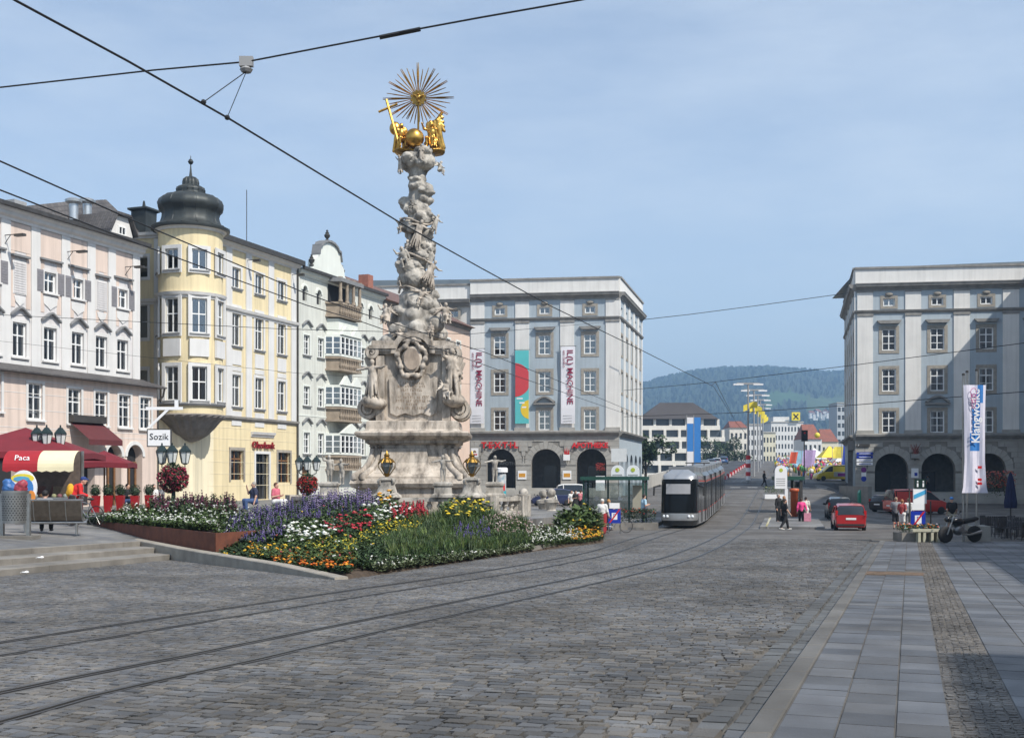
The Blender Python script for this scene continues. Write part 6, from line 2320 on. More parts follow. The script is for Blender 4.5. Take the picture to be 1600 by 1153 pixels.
def patch(name, label, poly, style, leafm, petals, n_stem, n_bl, bl_r=.035, leaf_L=.09, hmin=.12, blade=False, spike=False, ragged=.24, n_leaf=9):
 xs_, ys_ = [p[0] for p in poly],[p[1] for p in poly]
 pl = Plant()
 def sample():
  while True:
   p = (g_(min(xs_), max(xs_)), g_(min(ys_), max(ys_)))
   if in_poly(p, poly):
    return p
 def spot():
  px, py = sample()
  pf, Df = bed_front(px)
  D = bed_D(px, py) + g_(-.12,.12)
  top = at(px, py, D)
  z0 = soil_z(top.x, top.y, D - Df, px)
  h = max(top.z - z0, hmin) * g_(1 - ragged, 1 + ragged * .7)
  return np.array((top.x, top.y, z0)), h
 for i in range(n_stem):
  p0, h = spot()
  if blade:
   cl_ = g_(.7,1.5)
   h *= g_(.85,1.35)
   for k in range(n_leaf):
    a = g_(0,6.28)
    b = p0 + np.array((g_(-.08,.08), g_(-.08,.08),0))
    out = np.array((math.cos(a), math.sin(a),0)) * g_(.1,.42) * h
    t_ = g_(.55,1.5) * cl_
    mid = b + out * .4 + (0,0, h * g_(.55,.8))
    tip = b + out * 1.15 + (0,0, h * g_(.75,1.05))
    w = .012
    sd = np.array((-math.sin(a), math.cos(a),0)) * w
    pl.LV.append((b - sd, mid - sd * .9, tip, mid + sd * .9))
    pl.LC.append((t_ * (1.25 if cl_ > 1.25 else .95), t_ * 1.05, t_ * (1.1 if cl_ < .95 else .8)))
  else:
   lean = np.array((g_(-.12,.12), g_(-.12,.12),0)) * h
   for k in range(n_leaf):
    f_ = g_(0.05,1.0) ** .75
    a = g_(0,6.28)
    b = p0 + lean * f_ + np.array((g_(-.06,.06), g_(-.06,.06), h * f_))
    d = np.array((math.cos(a), math.sin(a), g_(-.25,.7)))
    t_ = g_(.55,1.4)
    pl.leaf(b, d, np.array((g_(-.3,.3), g_(-.3,.3),1.0)), leaf_L * g_(.6,1.25), leaf_L * g_(.16,.3),(t_, t_, t_ * .85))
 for i in range(n_bl):
  p0, h = spot()
  c = petals[1][int(g_(0, len(petals[1])) ) % len(petals[1])]
  t_ = g_(.8,1.15)
  c = tuple(x * t_ for x in c)
  if spike:
   for k in range(5):
    pl.blossom(p0 + (g_(-.012,.012), g_(-.012,.012), h * (.72 + .09 * k)), bl_r * (1.1 - .14 * k), c, 1.3)
  else:
   rr = bl_r * g_(.6,1.2)
   for k in range(3 if bl_r > .03 else 2):
    pl.blossom(p0 + (g_(-.5,.5) * rr, g_(-.5,.5) * rr, h * 1.0 + g_(0,.04)), rr * g_(.6,.95), c, .5)
 return pl.build(name, label, leafm, petals[0])
W_ = [(1,1,1),(.95,.95,.9)]
m_pw = petal('white', (0.78,0.78,0.74))
m_px = petal('mixed', (0.9,0.9,0.9))
patch('daisy_bushes', 'bushy white daisies spilling over the rusty planter', [(165,800),(200,785),(255,783),(330,788),(395,800),(400,818),(345,838),(225,846),(160,835)],0, m_leaf, (m_pw, W_),3000,380,.045,.12,.25, n_leaf=10)
patch('low_shrubs', 'low green leafy shrubs at the left end of the bed', [(122,822),(150,810),(205,800),(225,815),(200,838),(140,838)],0, m_leafd, (m_px, [(.7,.25,.25),(.8,.8,.75)]),700,14,.05,.13,.2)
patch('dark_salvia', 'dark red salvia spikes behind the white daisies', [(235,776),(360,774),(372,790),(240,796)],0, m_leafd, (m_px, [(.10,.02,.04),(.15,.03,.07),(.07,.02,.04)]),900,200,.05,.12,.4, spike=True)
patch('lavender', 'purple lavender and salvia in the middle of the bed', [(362,802),(440,786),(560,778),(572,792),(520,806),(455,812),(440,838),(385,850),(350,840)],0, m_leafd, (m_px, [(.085,.06,.19),(.12,.09,.25),(.07,.045,.15),(.16,.13,.24)]),2600,560,.042,.11,.4, spike=True)
patch('back_lavender', 'pale lilac spikes in front of the balustrade', [(470,774),(580,770),(600,784),(480,790)],0, m_leafd, (m_px, [(.27,.22,.33),(.16,.12,.25)]),700,240,.045,.12,.4, spike=True)
patch('white_dahlias', 'large white dahlias beside the red flowers', [(440,815),(475,806),(520,812),(525,836),(480,850),(445,846)],0, m_leaf, (m_pw, W_),700,60,.09,.14,.3)
patch('red_flowers', 'red and crimson blossoms in the middle of the bed', [(505,806),(575,798),(585,825),(540,840),(510,836)],0, m_leafd, (m_px, [(.5,.025,.04),(.62,.04,.07),(.4,.02,.05)]),700,85,.065,.13,.3)
patch('white_hydrangeas', 'white rounded blooms near the column balustrade', [(560,790),(600,783),(640,787),(642,806),(580,814)],0, m_leaf, (m_pw, W_),700,70,.085,.13,.35)
patch('crimson_spikes', 'crimson tassel flowers in front of the balustrade', [(608,792),(660,786),(668,800),(615,806)],0, m_leafd, (m_px, [(.45,.02,.04),(.3,.015,.03)]),300,90,.06,.13,.4, spike=True)
patch('yellow_marigolds', 'yellow marigolds at the front corner of the bed', [(385,856),(440,850),(470,858),(455,872),(395,874)],0, m_leafd, (m_px, [(.8,.5,.02),(.85,.58,.04),(.8,.38,.01)]),520,70,.062,.1,.15)
patch('orange_marigolds', 'orange marigolds at the tip of the bed', [(420,874),(470,862),(545,868),(556,884),(545,900),(490,894),(430,884)],0, m_leafd, (m_px, [(.78,.21,.012),(.72,.15,.01),(.8,.32,.02)]),900,200,.055,.1,.15)
patch('front_foliage', 'dark green foliage with scattered yellow flowers above the kerb', [(345,840),(400,846),(420,872),(400,878),(345,866)],0, m_leafd, (m_px, [(.8,.5,.02),(.78,.3,.02)]),620,22,.06,.12,.2)
patch('yellow_daisies', 'lemon yellow daisies between white dahlias and orange marigolds', [(470,846),(520,838),(560,846),(552,868),(500,864)],0, m_leaf, (m_px, [(.8,.68,.06),(.78,.6,.03)]),620,170,.04,.1,.2)
patch('yellow_daisies', 'lemon yellow daisies beside the tall grass', [(560,828),(610,812),(660,812),(655,824),(600,838),(560,850)],0, m_leaf, (m_px, [(.8,.66,.05),(.74,.56,.03)]),700,180,.04,.1,.2)
patch('tall_grass', 'tall feathery green grasses filling the right half of the bed', [(600,846),(640,812),(700,792),(760,795),(820,808),(832,846),(800,862),(700,874),(610,880)],0, m_grass, (m_px, W_),2000,0,.03,.1,.35, blade=True, n_leaf=14, ragged=.3)
patch('green_underplanting', 'leafy green underplanting among the grasses', [(560,850),(640,830),(760,825),(830,840),(828,856),(700,880),(570,895),(550,880)],0, m_leafd, (m_px, W_),1900,0,.03,.11,.2)
patch('violet_salvia', 'violet salvia spikes among the tall grasses', [(705,818),(765,810),(770,846),(715,850)],0, m_leafd, (m_px, [(.075,.05,.2),(.1,.07,.25)]),260,90,.042,.1,.35, spike=True)
patch('silver_edging', 'silvery white edging plants along the tram side', [(568,872),(600,884),(640,870),(690,878),(740,862),(790,864),(826,846),(834,862),(740,878),(640,890),(585,898)],0, m_leafs, (m_pw, W_),1300,170,.035,.11,.14, ragged=.4)
patch('yellow_lilies', 'yellow lilies in front of the balustrade', [(688,790),(715,778),(760,782),(768,800),(700,810)],0, m_leaf, (m_px, [(.85,.68,.06),(.8,.58,.03)]),300,70,.085,.22,.5)
patch('yellow_cannas', 'two orange and yellow cannas left of the lantern foot', [(590,776),(615,770),(618,784),(595,788)],0, m_leaf, (m_px, [(.85,.5,.03),(.8,.36,.02)]),60,16,.10,.22,.5)
patch('airy_pink_flowers', 'airy pale pink blossoms at the right of the bed', [(752,806),(800,800),(832,812),(834,838),(780,836)],0, m_leaf, (m_px, [(.62,.46,.43),(.7,.6,.55),(.5,.33,.33)]),650,300,.035,.1,.3)
patch('white_cosmos', 'small white flowers in the bed next to the stone balls', [(822,822),(860,818),(905,822),(910,848),(850,857),(826,850)],0, m_leaf, (m_pw, W_),950,260,.04,.11,.25)
patch('canna_leaves', 'broad green canna leaves behind the white cosmos', [(872,800),(900,790),(936,794),(935,822),(875,818)],0, m_leaf, (m_px, [(.85,.6,.05)]),230,8,.08,.34,.5, n_leaf=8)
patch('end_marigolds', 'orange and yellow flowers at the far tip of the bed', [(885,826),(936,822),(944,846),(915,853),(890,850)],0, m_leafd, (m_px, [(.8,.4,.02),(.78,.55,.03),(.7,.25,.02)]),420,170,.055,.1,.2)
patch('mixed_foliage', 'mixed green foliage growing through the whole bed', [(360,838),(450,800),(560,785),(660,795),(640,830),(560,870),(550,892),(470,885),(390,866)],0, m_leaf, (m_px, [(.8,.8,.75),(.5,.1,.1),(.7,.5,.05)]),2600,60,.04,.12,.25, ragged=.25)
for i, (px, lbl) in enumerate(((818, 'left stone post with ball finial in the flower bed'),(849, 'middle stone post with ball finial in the flower bed'),(861, 'right stone post with ball finial in the flower bed'))):
 D = 56.5 if i != 1 else 59
 p = at(px, 806, D)
 t = thing('ball_post', lbl, 'post', (p.x, p.y, p.z),0, 'stone ball posts')
 ease(MB().lathe([(.36,-.6),(.36,.1),(.3,.16),(.22,.32),(.3,.62),(.34,.66),(.34,.8),(.16,.86),(.12,.93)],20, sq=.5).build('post', m_marble_w, t),40)
 MB().ball((0,0,1.13),.235,16,10).build('ball', m_marble_w, t, True)
p = ground_at(845,860)
kb = thing('kerb_step', 'low dark stone step between the two flower beds', 'step', (p.x - .35, p.y + .6, p.z), KROT)
MB().box(-.5,.45,-1.1,1.6,-.1,.16).build('slab', m_step, kb)
# ================================================================== tram, cars, street furniture
def wbuild(mb, name, mat, root, smooth_=False):
 """build a part whose vertices were made in world space"""
 L = root.location
 mb.V = [(v[0] - L.x, v[1] - L.y, v[2] - L.z) for v in mb.V]
 return mb.build(name, mat, root, smooth_)
m_silver = M('tram_silver', (0.42,0.43,0.44), rough=0.32, metal=0.6, var=0.05)
m_tgrey = M('tram_grey_panel', (0.16,0.165,0.175), rough=0.35, metal=0.4, var=0.06, coat=0.4)
m_tglass = M('tram_black_glass', (0.007,0.008,0.009), rough=0.14, var=0, spec=0.14)
m_tred = M('tram_red_line', (0.55,0.03,0.015), rough=0.4, var=0)
m_black = M('rubber_black', (0.02,0.02,0.02), rough=0.7, var=0.1)
TY0 = 66.6
def tpt(x, s, z):
 return track_pt(B_pts, TY0 + s * 0.972, x) + Vector((0,0, z))
P0_ = tpt(0,0,0)
tram = thing('tram', 'low-floor silver and black tram standing at the stop', 'tram', P0_)
def nose(za, zb, nz, mat, name, tmax=90, grow=0.0):
 V, F = [],[]
 nt = 22
 for j in range(nz + 1):
  z = za + (zb - za) * j / nz
  sf = interp(z, [.2,.5,.85,1.6,2.7,3.1,3.42],[.1,.0,.0,.07,.24,.5,1.25])
  w = interp(z, [.2,.6,2.6,3.1,3.42],[.94,1.06,1.04,.98,.5]) + grow
  for i in range(nt + 1):
   t = math.radians(-tmax + 2 * tmax * i / nt)
   sx = math.copysign(abs(math.sin(t)) ** .62, t) * w
   ss = sf - grow + (1.55 - sf) * (1 - abs(math.cos(t)) ** .36)
   V.append(tpt(sx, ss, z))
 for j in range(nz):
  for i in range(nt):
   F.append((j * (nt + 1) + i, j * (nt + 1) + i + 1,(j + 1) * (nt + 1) + i + 1,(j + 1) * (nt + 1) + i))
 return wbuild(MB().add(V, F), name, mat, tram, True)
nose(.16,.46,3, m_black, 'front_skirt')
nose(.46,.88,5, m_silver, 'bumper')
nose(.88,2.86,12, m_tglass, 'windscreen')
nose(2.86,3.42,6, m_silver, 'forehead')
ds_ = MB()
V = [tpt(x, .35 + .05 * abs(x), z) for z in (2.28,2.74) for x in (-.62,-.3,0,.3,.62)]
for v in V:
 pass
dp = MB().add([tpt(x, interp(z, [1.6,2.7],[.07,.24]) - .05 + .12 * abs(x) ** 2.2, z) for z in (2.0,2.58) for x in (-.7,-.35,0,.35,.7)],[(i, i + 1, i + 6, i + 5) for i in range(4)])
wbuild(dp, 'sun_blind', M('blind_grey', (0.3,0.3,0.31), rough=0.6, var=0.05), tram)
for sx in (-1,1):
 for k in (0,1):
  c = tpt(sx * (.62 + .2 * k),.05 + .1 * k, .7)
  wbuild(MB().ball(tuple(c),(.09,.06,.09),10,6), 'headlight', M('lamp_glass', (0.75,0.78,0.8), rough=0.1, var=0), tram, True)
 wbuild(MB().tube([tpt(sx * 1.1,.7,2.5), tpt(sx * 1.42,.45,2.4), tpt(sx * 1.44,.4,1.9)],.06,6), 'mirror', m_black, tram)
def side_strip(s0, s1, za, zb, grow, mat, name, n=6):
 for sx in (-1,1):
  V = []
  for i in range(n + 1):
   s = s0 + (s1 - s0) * i / n
   V += [tpt(sx * (1.06 + grow), s, za), tpt(sx * (1.06 + grow), s, zb)]
  wbuild(MB().add(V, [(2 * i, 2 * i + 2,2 * i + 3,2 * i + 1) if sx > 0 else (2 * i + 1,2 * i + 3,2 * i + 2,2 * i) for i in range(n)]), name, mat, tram)
mods = [(1.5,6.6),(7.1,12.6),(13.1,17.4),(17.9,23.4),(23.9,29.6)]
for mi, (s0, s1) in enumerate(mods):
 prof = [(.95,.16),(1.06,.5),(1.06,2.72),(1.0,3.06),(.78,3.3),(0,3.38)]
 full = [(-x, z) for x, z in prof] + [(x, z) for x, z in prof[::-1][1:]]
 n = 5
 V, F = [],[]
 for i in range(n + 1):
  s = s0 + (s1 - s0) * i / n
  V += [tpt(x, s, z) for x, z in full]
 m_ = len(full)
 for i in range(n):
  for j in range(m_ - 1):
   F.append((i * m_ + j, i * m_ + j + 1,(i + 1) * m_ + j + 1,(i + 1) * m_ + j))
 F += [tuple(range(m_)), tuple(reversed(range(n * m_, (n + 1) * m_)))]
 ease(wbuild(MB().add(V, F), 'body', m_tgrey, tram),30)
 side_strip(s0 + .1, s1 - .1,1.0,2.66,.012, m_tglass, 'window_band')
 side_strip(s0, s1,.24,.9,.010, m_silver, 'side_panel')
 side_strip(s0, s1,.92,.97,.014, m_tred, 'red_line')
 side_strip(s0, s1,2.74,2.79,.006, m_tred, 'red_line')
 nd = 2 if mi % 2 == 1 else 1
 for k in range(nd):
  sc_ = s0 + (s1 - s0) * (k + 1) / (nd + 1)
  for q_ in (-.33,.33):
   side_strip(sc_ + q_ - .32, sc_ + q_ + .32,.3,2.6,.022, m_tglass, 'door', 1)
  for q_ in (-.66,0,.66):
   side_strip(sc_ + q_ - .02, sc_ + q_ + .02,.3,2.6,.03, m_silver, 'door_edge', 1)
 mb = MB()
 for i in range(2):
  a = s0 + .6 + i * (s1 - s0) * .5
  b = a + (s1 - s0) * .38
  V = [tpt(x, s, z) for z in (3.3,3.62) for s in (a, b) for x in (-.75,.75)]
  mb.add(V, [(0,2,3,1),(4,5,7,6),(0,1,5,4),(2,6,7,3),(0,4,6,2),(1,3,7,5)])
 wbuild(mb, 'roof_box', M('tram_roof_grey', (0.2,0.21,0.22), rough=0.5, var=0.1), tram)
 if mi < len(mods) - 1:
  mb = MB()
  for k in range(5):
   s = s1 + .02 + k * .1
   w = 1.06 if k % 2 else 1.1
   V = [tpt(x, s_, z) for z in (.3,3.1) for s_ in (s, s + .09) for x in (-w, w)]
   mb.add(V, [(0,2,3,1),(4,5,7,6),(0,1,5,4),(2,6,7,3),(0,4,6,2),(1,3,7,5)])
  wbuild(mb, 'bellows', m_black, tram)
pz = tpt(0,15,0)
wbuild(MB().tube([tpt(-.4,14.4,3.4), tpt(-.4,15.6,3.75), tpt(-.4,14.6,3.8)],.04,5).tube([tpt(.4,14.4,3.4), tpt(.4,15.6,3.75), tpt(.4,14.6,3.8)],.04,5).tube([tpt(-.85,14.6,3.82), tpt(.85,14.6,3.82)],.04,5), 'pantograph', m_gutter, tram)
# ---- cars
m_carglass = M('car_glass', (0.018,0.022,0.026), rough=0.05, var=0, coat=0.3)
m_tyre = M('tyre', (0.022,0.022,0.023), rough=0.85, var=0.1)
m_rim = M('rim_alloy', (0.5,0.5,0.52), rough=0.3, metal=0.8, var=0.05)
m_tail = M('tail_light', (0.45,0.012,0.012), rough=0.2, var=0)
m_plate = M('number_plate', (0.8,0.8,0.78), rough=0.4, var=0)
KINDS = {
 'hatch': dict(L=3.85, W=1.66, st=[(0,.28,.50,.50,.80),(.12,.2,.66,.66,.92),(.85,.18,.90,.90,1.0),(1.5,.18,.94,1.36,1.0),(2.0,.18,.96,1.47,1.0),(3.0,.18,.98,1.46,1.0),(3.5,.18,.99,1.36,.99),(3.72,.2,.98,1.12,.97),(3.85,.3,.86,.88,.92)]),
 'mpv': dict(L=4.35, W=1.8, st=[(0,.3,.55,.55,.80),(.15,.2,.74,.74,.93),(.9,.18,.98,1.0,1.0),(1.75,.18,1.0,1.54,1.0),(2.4,.18,1.02,1.64,1.0),(3.4,.18,1.04,1.62,1.0),(4.0,.2,1.05,1.5,.98),(4.25,.22,1.02,1.15,.96),(4.35,.3,.9,.92,.92)]),
 'jeep': dict(L=4.1, W=1.78, st=[(0,.4,.98,.98,.95),(.1,.36,1.05,1.05,1.0),(1.15,.36,1.10,1.12,1.0),(1.5,.36,1.12,1.82,1.0),(2.0,.36,1.12,1.93,1.0),(3.6,.36,1.12,1.93,1.0),(4.0,.36,1.12,1.88,1.0),(4.08,.4,1.1,1.3,.99),(4.1,.42,1.08,1.1,.98)]),
 'van': dict(L=4.8, W=1.9, st=[(0,.3,.62,.62,.82),(.15,.22,.86,.86,.95),(.8,.2,1.08,1.1,1.0),(1.55,.2,1.12,1.78,1.0),(2.1,.2,1.14,1.95,1.0),(3.6,.2,1.14,1.97,1.0),(4.6,.2,1.14,1.93,1.0),(4.76,.24,1.12,1.6,.99),(4.8,.3,1.05,1.1,.97)]),
}
def car(label, loc, d, kind, paint, group=None, panel_from=None, cat='car', name='parked_car'):
 K = KINDS[kind]
 L, hw = K['L'], K['W'] / 2
 t = thing(name, label, cat, loc, math.atan2(d[0],-d[1]), group)
 st = K['st']
 def lower(y, zl, zb, zt, k):
  w = hw * k
  return [(0, zl),(w * .88, zl),(w * .98, zl + .14),(w, (zl + zb) / 2 + .05),(w * .985, zb - .05),(w * .94, zb),(0, zb + .015)]
 def loft(secs, close=True):
  m_ = len(secs[0][1])
  V, F = [],[]
  for y, pts in secs:
   V += [(-x, y - L / 2, z) for x, z in pts] + [(x, y - L / 2, z) for x, z in pts]
  for i in range(len(secs) - 1):
   for s_ in (0,1):
    for j in range(m_ - 1):
     a, b = i * 2 * m_ + s_ * m_ + j, (i + 1) * 2 * m_ + s_ * m_ + j
     F.append((a, a + 1, b + 1, b) if s_ == 0 else (a, b, b + 1, a + 1))
  if close:
   for i in (0, len(secs) - 1):
    b = i * 2 * m_
    f_ = list(range(b, b + m_)) + list(reversed(range(b + m_, b + 2 * m_)))
    F.append(tuple(f_ if i else reversed(f_)))
  return MB().add(V, F)
 ease(loft([(s[0], lower(*s)) for s in st]).build('body', paint, t),32)
 cab = [s for s in st if s[3] > s[2] + .01]
 i0, i1 = st.index(cab[0]) - 1, st.index(cab[-1]) + 1
 cs = [st[i0]] + cab + [st[min(i1, len(st) - 1)]]
 def cabin(s, g=0.0):
  y, zl, zb, zt, k = s
  w = hw * k
  wr = w * .93 - .22 * max(zt - zb, 0)
  return [(w * .93 + g, zb - .01),(w * .90 + g - .1 * (zt - zb), zb + (zt - zb) * .5),(wr + g, max(zt - .07, zb)),(wr * .86, zt + g),(0, zt + .015 + g)]
 ease(loft([(s[0], cabin(s)) for s in cs], False).build('windows', m_carglass, t),40)
 rs = [(s[0],[(x, z) for x, z in cabin(s, .012)][2:]) for s in cab[:-2]]
 ease(loft(rs, False).build('roof', paint, t),40)
 for idx, s in enumerate(cab):
  nb = cs[cs.index(s) - 1] if idx == 0 else None
  pr = cabin(s, .014)
  for sx in (-1,1):
   a = (sx * pr[2][0], s[0] - L / 2, pr[2][1])
   if idx == 0:
    q_ = cabin(cs[0],.014)
    b = (sx * q_[0][0], cs[0][0] - L / 2 + .1, q_[0][1])
   elif idx == len(cab) - 1:
    b = (sx * pr[0][0], s[0] - L / 2 + .08, pr[0][1])
   elif idx % 2 == 0 and idx > 0:
    b = (sx * pr[0][0], s[0] - L / 2, pr[0][1])
   else:
    continue
   MB().tube([a, ((a[0] + b[0]) / 2 * 1.015,(a[1] + b[1]) / 2,(a[2] + b[2]) / 2), b],.045,6).build('pillar', paint, t)
 if panel_from is not None:
  for sx in (-1,1):
   x = sx * (hw * .955)
   MB().add([(x, panel_from - L / 2,1.1),(x, L / 2 - .3,1.1),(sx * (hw * .93 - .16), L / 2 - .35,1.8),(sx * (hw * .93 - .16), panel_from - L / 2 + .1,1.8)],[(0,1,2,3)]).build('side_panel', paint, t)
 r_ = .31 if kind != 'jeep' else .37
 for yw in (.78, L - .75):
  for sx in (-1,1):
   w = obj('wheel', None, None, t) if False else None
   mb = MB().lathe([(r_ * .6,-.1),(r_ * .92,-.1),(r_, -.06),(r_, .06),(r_ * .92,.1),(r_ * .6,.1)],20)
   wo = mb.build('wheel', m_tyre, t, True, (sx * (hw - .09), yw - L / 2, r_),(0, math.pi / 2,0))
   rb = MB().lathe([(0,-.085),(r_ * .62,-.085),(r_ * .62,.085),(0,.085)],14)
   rb.build('rim', m_rim, wo)
 zf = [s for s in st][1][2]
 for sx in (-1,1):
  MB().ball((sx * hw * .68,-L / 2 + .13,.62 if kind != 'jeep' else .85),(.15,.09,.08),10,6).build('headlight', M('lamp_glass', (0.75,0.78,0.8)), t, True)
  zt_ = .98 if kind in ('hatch', 'mpv') else 1.0
  MB().obox((sx * hw * .9, L / 2 - .17, zt_ - .06),(.13,.24,.4)).build('tail_light', m_tail, t)
  MB().ball((sx * (hw + .09), cs[0][0] - L / 2 + .45, st[3][2] + .05),(.1,.06,.07),8,6).build('wing_mirror', m_black, t, True)
 MB().box(-.27,.27, L / 2 - .005, L / 2 + .02,.62,.73).build('number_plate', m_plate, t)
 MB().box(-hw * .85, hw * .85, L / 2 - .14, L / 2 + .005,.30,.40).build('rear_bumper', m_black, t)
 return t
def cpaint(name, c):
 return M('paint_' + name, c, rough=0.28, var=0.03, coat=0.7, scale=1)
def gpt(px, D):
 X = (px - CX) / FPX * D
 return Vector((X, D, gz(X, D)))
fwd = (0.2,0.98)
car('small red hatchback with white rear plate driving away from camera', gpt(1325,64.5), fwd, 'hatch', cpaint('red', (0.38,0.012,0.014)), name='car')
car('dark green hatchback ahead of the red hatchback', gpt(1310,80), fwd, 'hatch', cpaint('dark', (0.03,0.035,0.036)), name='car')
car('dark blue people carrier parked side-on before the left arcade', gpt(862,114),(-1,-.12), 'mpv', cpaint('navy', (0.022,0.03,0.085)))
car('white boxy off-road car behind the dark blue people carrier', gpt(880,119.5),(-1,-.05), 'jeep', cpaint('white', (0.72,0.72,0.7)))
car('red delivery van parked before the right arcade', gpt(1432,92),(1,.15), 'van', cpaint('vanred', (0.5,0.03,0.02)), panel_from=2.4, cat='van', name='van')
car('black hatchback parked behind the red van', gpt(1392,96),(.8,.6), 'hatch', cpaint('black', (0.012,0.012,0.014)))
yv = car('yellow and grey van with purple lettering at the festival corner', gpt(1302,146),(-1,-.1), 'van', cpaint('yellow', (0.62,0.47,0.03)), panel_from=2.0, cat='van', name='van')
m_purple = M('purple_print', (0.2,0.02,0.2), var=0)
MB().box(.96,.985,.2,1.9,.55,.95).build('print', m_purple, yv)
MB().box(.955,.97,-.3,2.2,.5,1.1).build('grey_panel', M('grey_print', (0.4,0.4,0.38), var=.05), yv)
car('yellow car behind the van with purple lettering', gpt(1283,158),(-1,.1), 'hatch', cpaint('yellow', (0.62,0.47,0.03)))
bcar = ['silver car first in the parked line on the bridge', 'dark blue car second in the parked line on the bridge', 'white car third in the parked line on the bridge', 'blue car last in the parked line on the bridge']
for i, (px, D, c) in enumerate(((1102,196,(.4,.42,.44)),(1112,206,(.03,.05,.12)),(1120,217,(.65,.65,.65)),(1131,232,(.05,.12,.3)))):
 car(bcar[i], gpt(px, D) + Vector((0,0,.0)),(.24,1), 'hatch', cpaint('bridge%d' % i, c), 'cars parked along the bridge')
# ---- three-armed lamp with lanterns, some carrying a ball of red flowers
m_iron = M('iron_dark_green', (0.02,0.035,0.035), rough=0.45, var=0.1, metal=0.3)
m_lamp = M('lantern_milk_glass', (0.62,0.64,0.62), rough=0.3, var=0.03)
def street_lamp(px, D, ztop, zbase, label):
 X = (px - CX) / FPX * D
 t = thing('street_lamp', label, 'street lamp', (X, D, zbase),0, 'three-armed lanterns on the terrace')
 H = ztop - zbase
 ease(MB().lathe([(.16,0),(.16,.5),(.1,.6),(.07,1.2),(.055, H - 1.25),(.09, H - 1.2),(.05, H - 1.1),(.05, H - .8)],12).build('post', m_iron, t))
 for k in range(3):
  a = math.radians(-8 + 120 * k) if False else None
  x = (-.47,0,.47)[k]
  y = (0,-.2,0)[k]
  MB().tube([(0,0, H - 1.05),(x * .5, y * .5, H - 1.12),(x, y, H - 1.0),(x, y, H - .85)],.028,6).build('arm', m_iron, t)
  ln = MB().lathe([(.13, H - .82),(.22, H - .36)],6,(x, y, 0)).build('lantern', m_lamp, t)
  MB().lathe([(.26, H - .37),(.24, H - .3),(.12, H - .16),(.1, H - .12),(.04, H - .1),(.03, H)],6,(x, y, 0)).build('lantern_roof', m_iron, ln)
  mb = MB().lathe([(.08, H - .88),(.14, H - .82)],6,(x, y, 0))
  for j in range(6):
   b = 2 * math.pi * j / 6
   mb.tube([(x + .14 * math.cos(b), y + .14 * math.sin(b), H - .83),(x + .235 * math.cos(b), y + .235 * math.sin(b), H - .36)],.014,4)
  mb.build('lantern_frame', m_iron, ln)
 return t
def z_at(py, D):
 return EYE + (HZ - py) / FPX * D
street_lamp(76,46, z_at(664,46), TZ, 'black three-lantern street lamp above the red parasol')
street_lamp(271,47, z_at(692,47), TZ, 'black three-lantern street lamp before the yellow corner house')
street_lamp(481,64, z_at(711,64), TZ, 'black three-lantern street lamp before the green house')
def flower_ball(px, py, D, R, label, cols, sd):
 p = at(px, py, D)
 pl = Plant()
 rr = random.Random(sd)
 for i in range(1300):
  v = Vector((rr.gauss(0,1), rr.gauss(0,1), rr.gauss(0,1))).normalized()
  k = R * rr.uniform(.78,1.0) * (1 + .06 * math.sin(5 * v.x + 3 * v.z))
  b = np.array(Vector(p) + v * k)
  tt = rr.uniform(.6,1.3)
  pl.leaf(b, np.array(v) * .6 + np.array((rr.uniform(-1,1), rr.uniform(-1,1), rr.uniform(-1,.6))), np.array((0,0,1.0)),.11,.03,(tt, tt, tt))
  if i < 560 and v.z < .75:
   pl.blossom(np.array(Vector(p) + v * (k + .03)),.045 * rr.uniform(.7,1.3), tuple(x * rr.uniform(.6,1.2) for x in cols[i % len(cols)]),.8)
 V = np.array(pl.LV).reshape(-1,3) - np.array((p.x, p.y, TZ))
 t = thing('flower_ball', label, 'flowers', (p.x, p.y, TZ),0, 'balls of red flowers on posts')
 obj('foliage', quads_mesh('foliage', V, np.arange(len(V)).reshape(-1,4), True, np.repeat(np.array(pl.LC),4, axis=0)), m_leafd, t)
 V = np.array(pl.BV).reshape(-1,3) - np.array((p.x, p.y, TZ))
 T = np.array([(0,1,2),(0,2,3),(0,3,4),(0,4,1),(5,2,1),(5,3,2),(5,4,3),(5,1,4)])
 tag(obj('blossoms', quads_mesh('blossoms', V, (np.arange(len(pl.BV))[:, None, None] * 6 + T[None]).reshape(-1,3), True, np.repeat(np.array(pl.BC),6, axis=0)), m_px, t), kind='stuff')
 MB().lathe([(.22,0),(.22,.3),(.06,.4),(.06, p.z - TZ)],10).build('stand', m_iron, t)
 MB().ball((0,0, p.z - TZ), R * .72,14,10).build('soil_core', m_soil, t, True)
flower_ball(271,746,46,.58, 'ball of crimson flowers under the lamp before the yellow house', [(.34,.015,.05),(.26,.01,.035),(.45,.03,.09)],61)
flower_ball(481,756,63,.56, 'ball of scarlet flowers under the lamp before the green house', [(.5,.02,.02),(.4,.015,.02)],62)
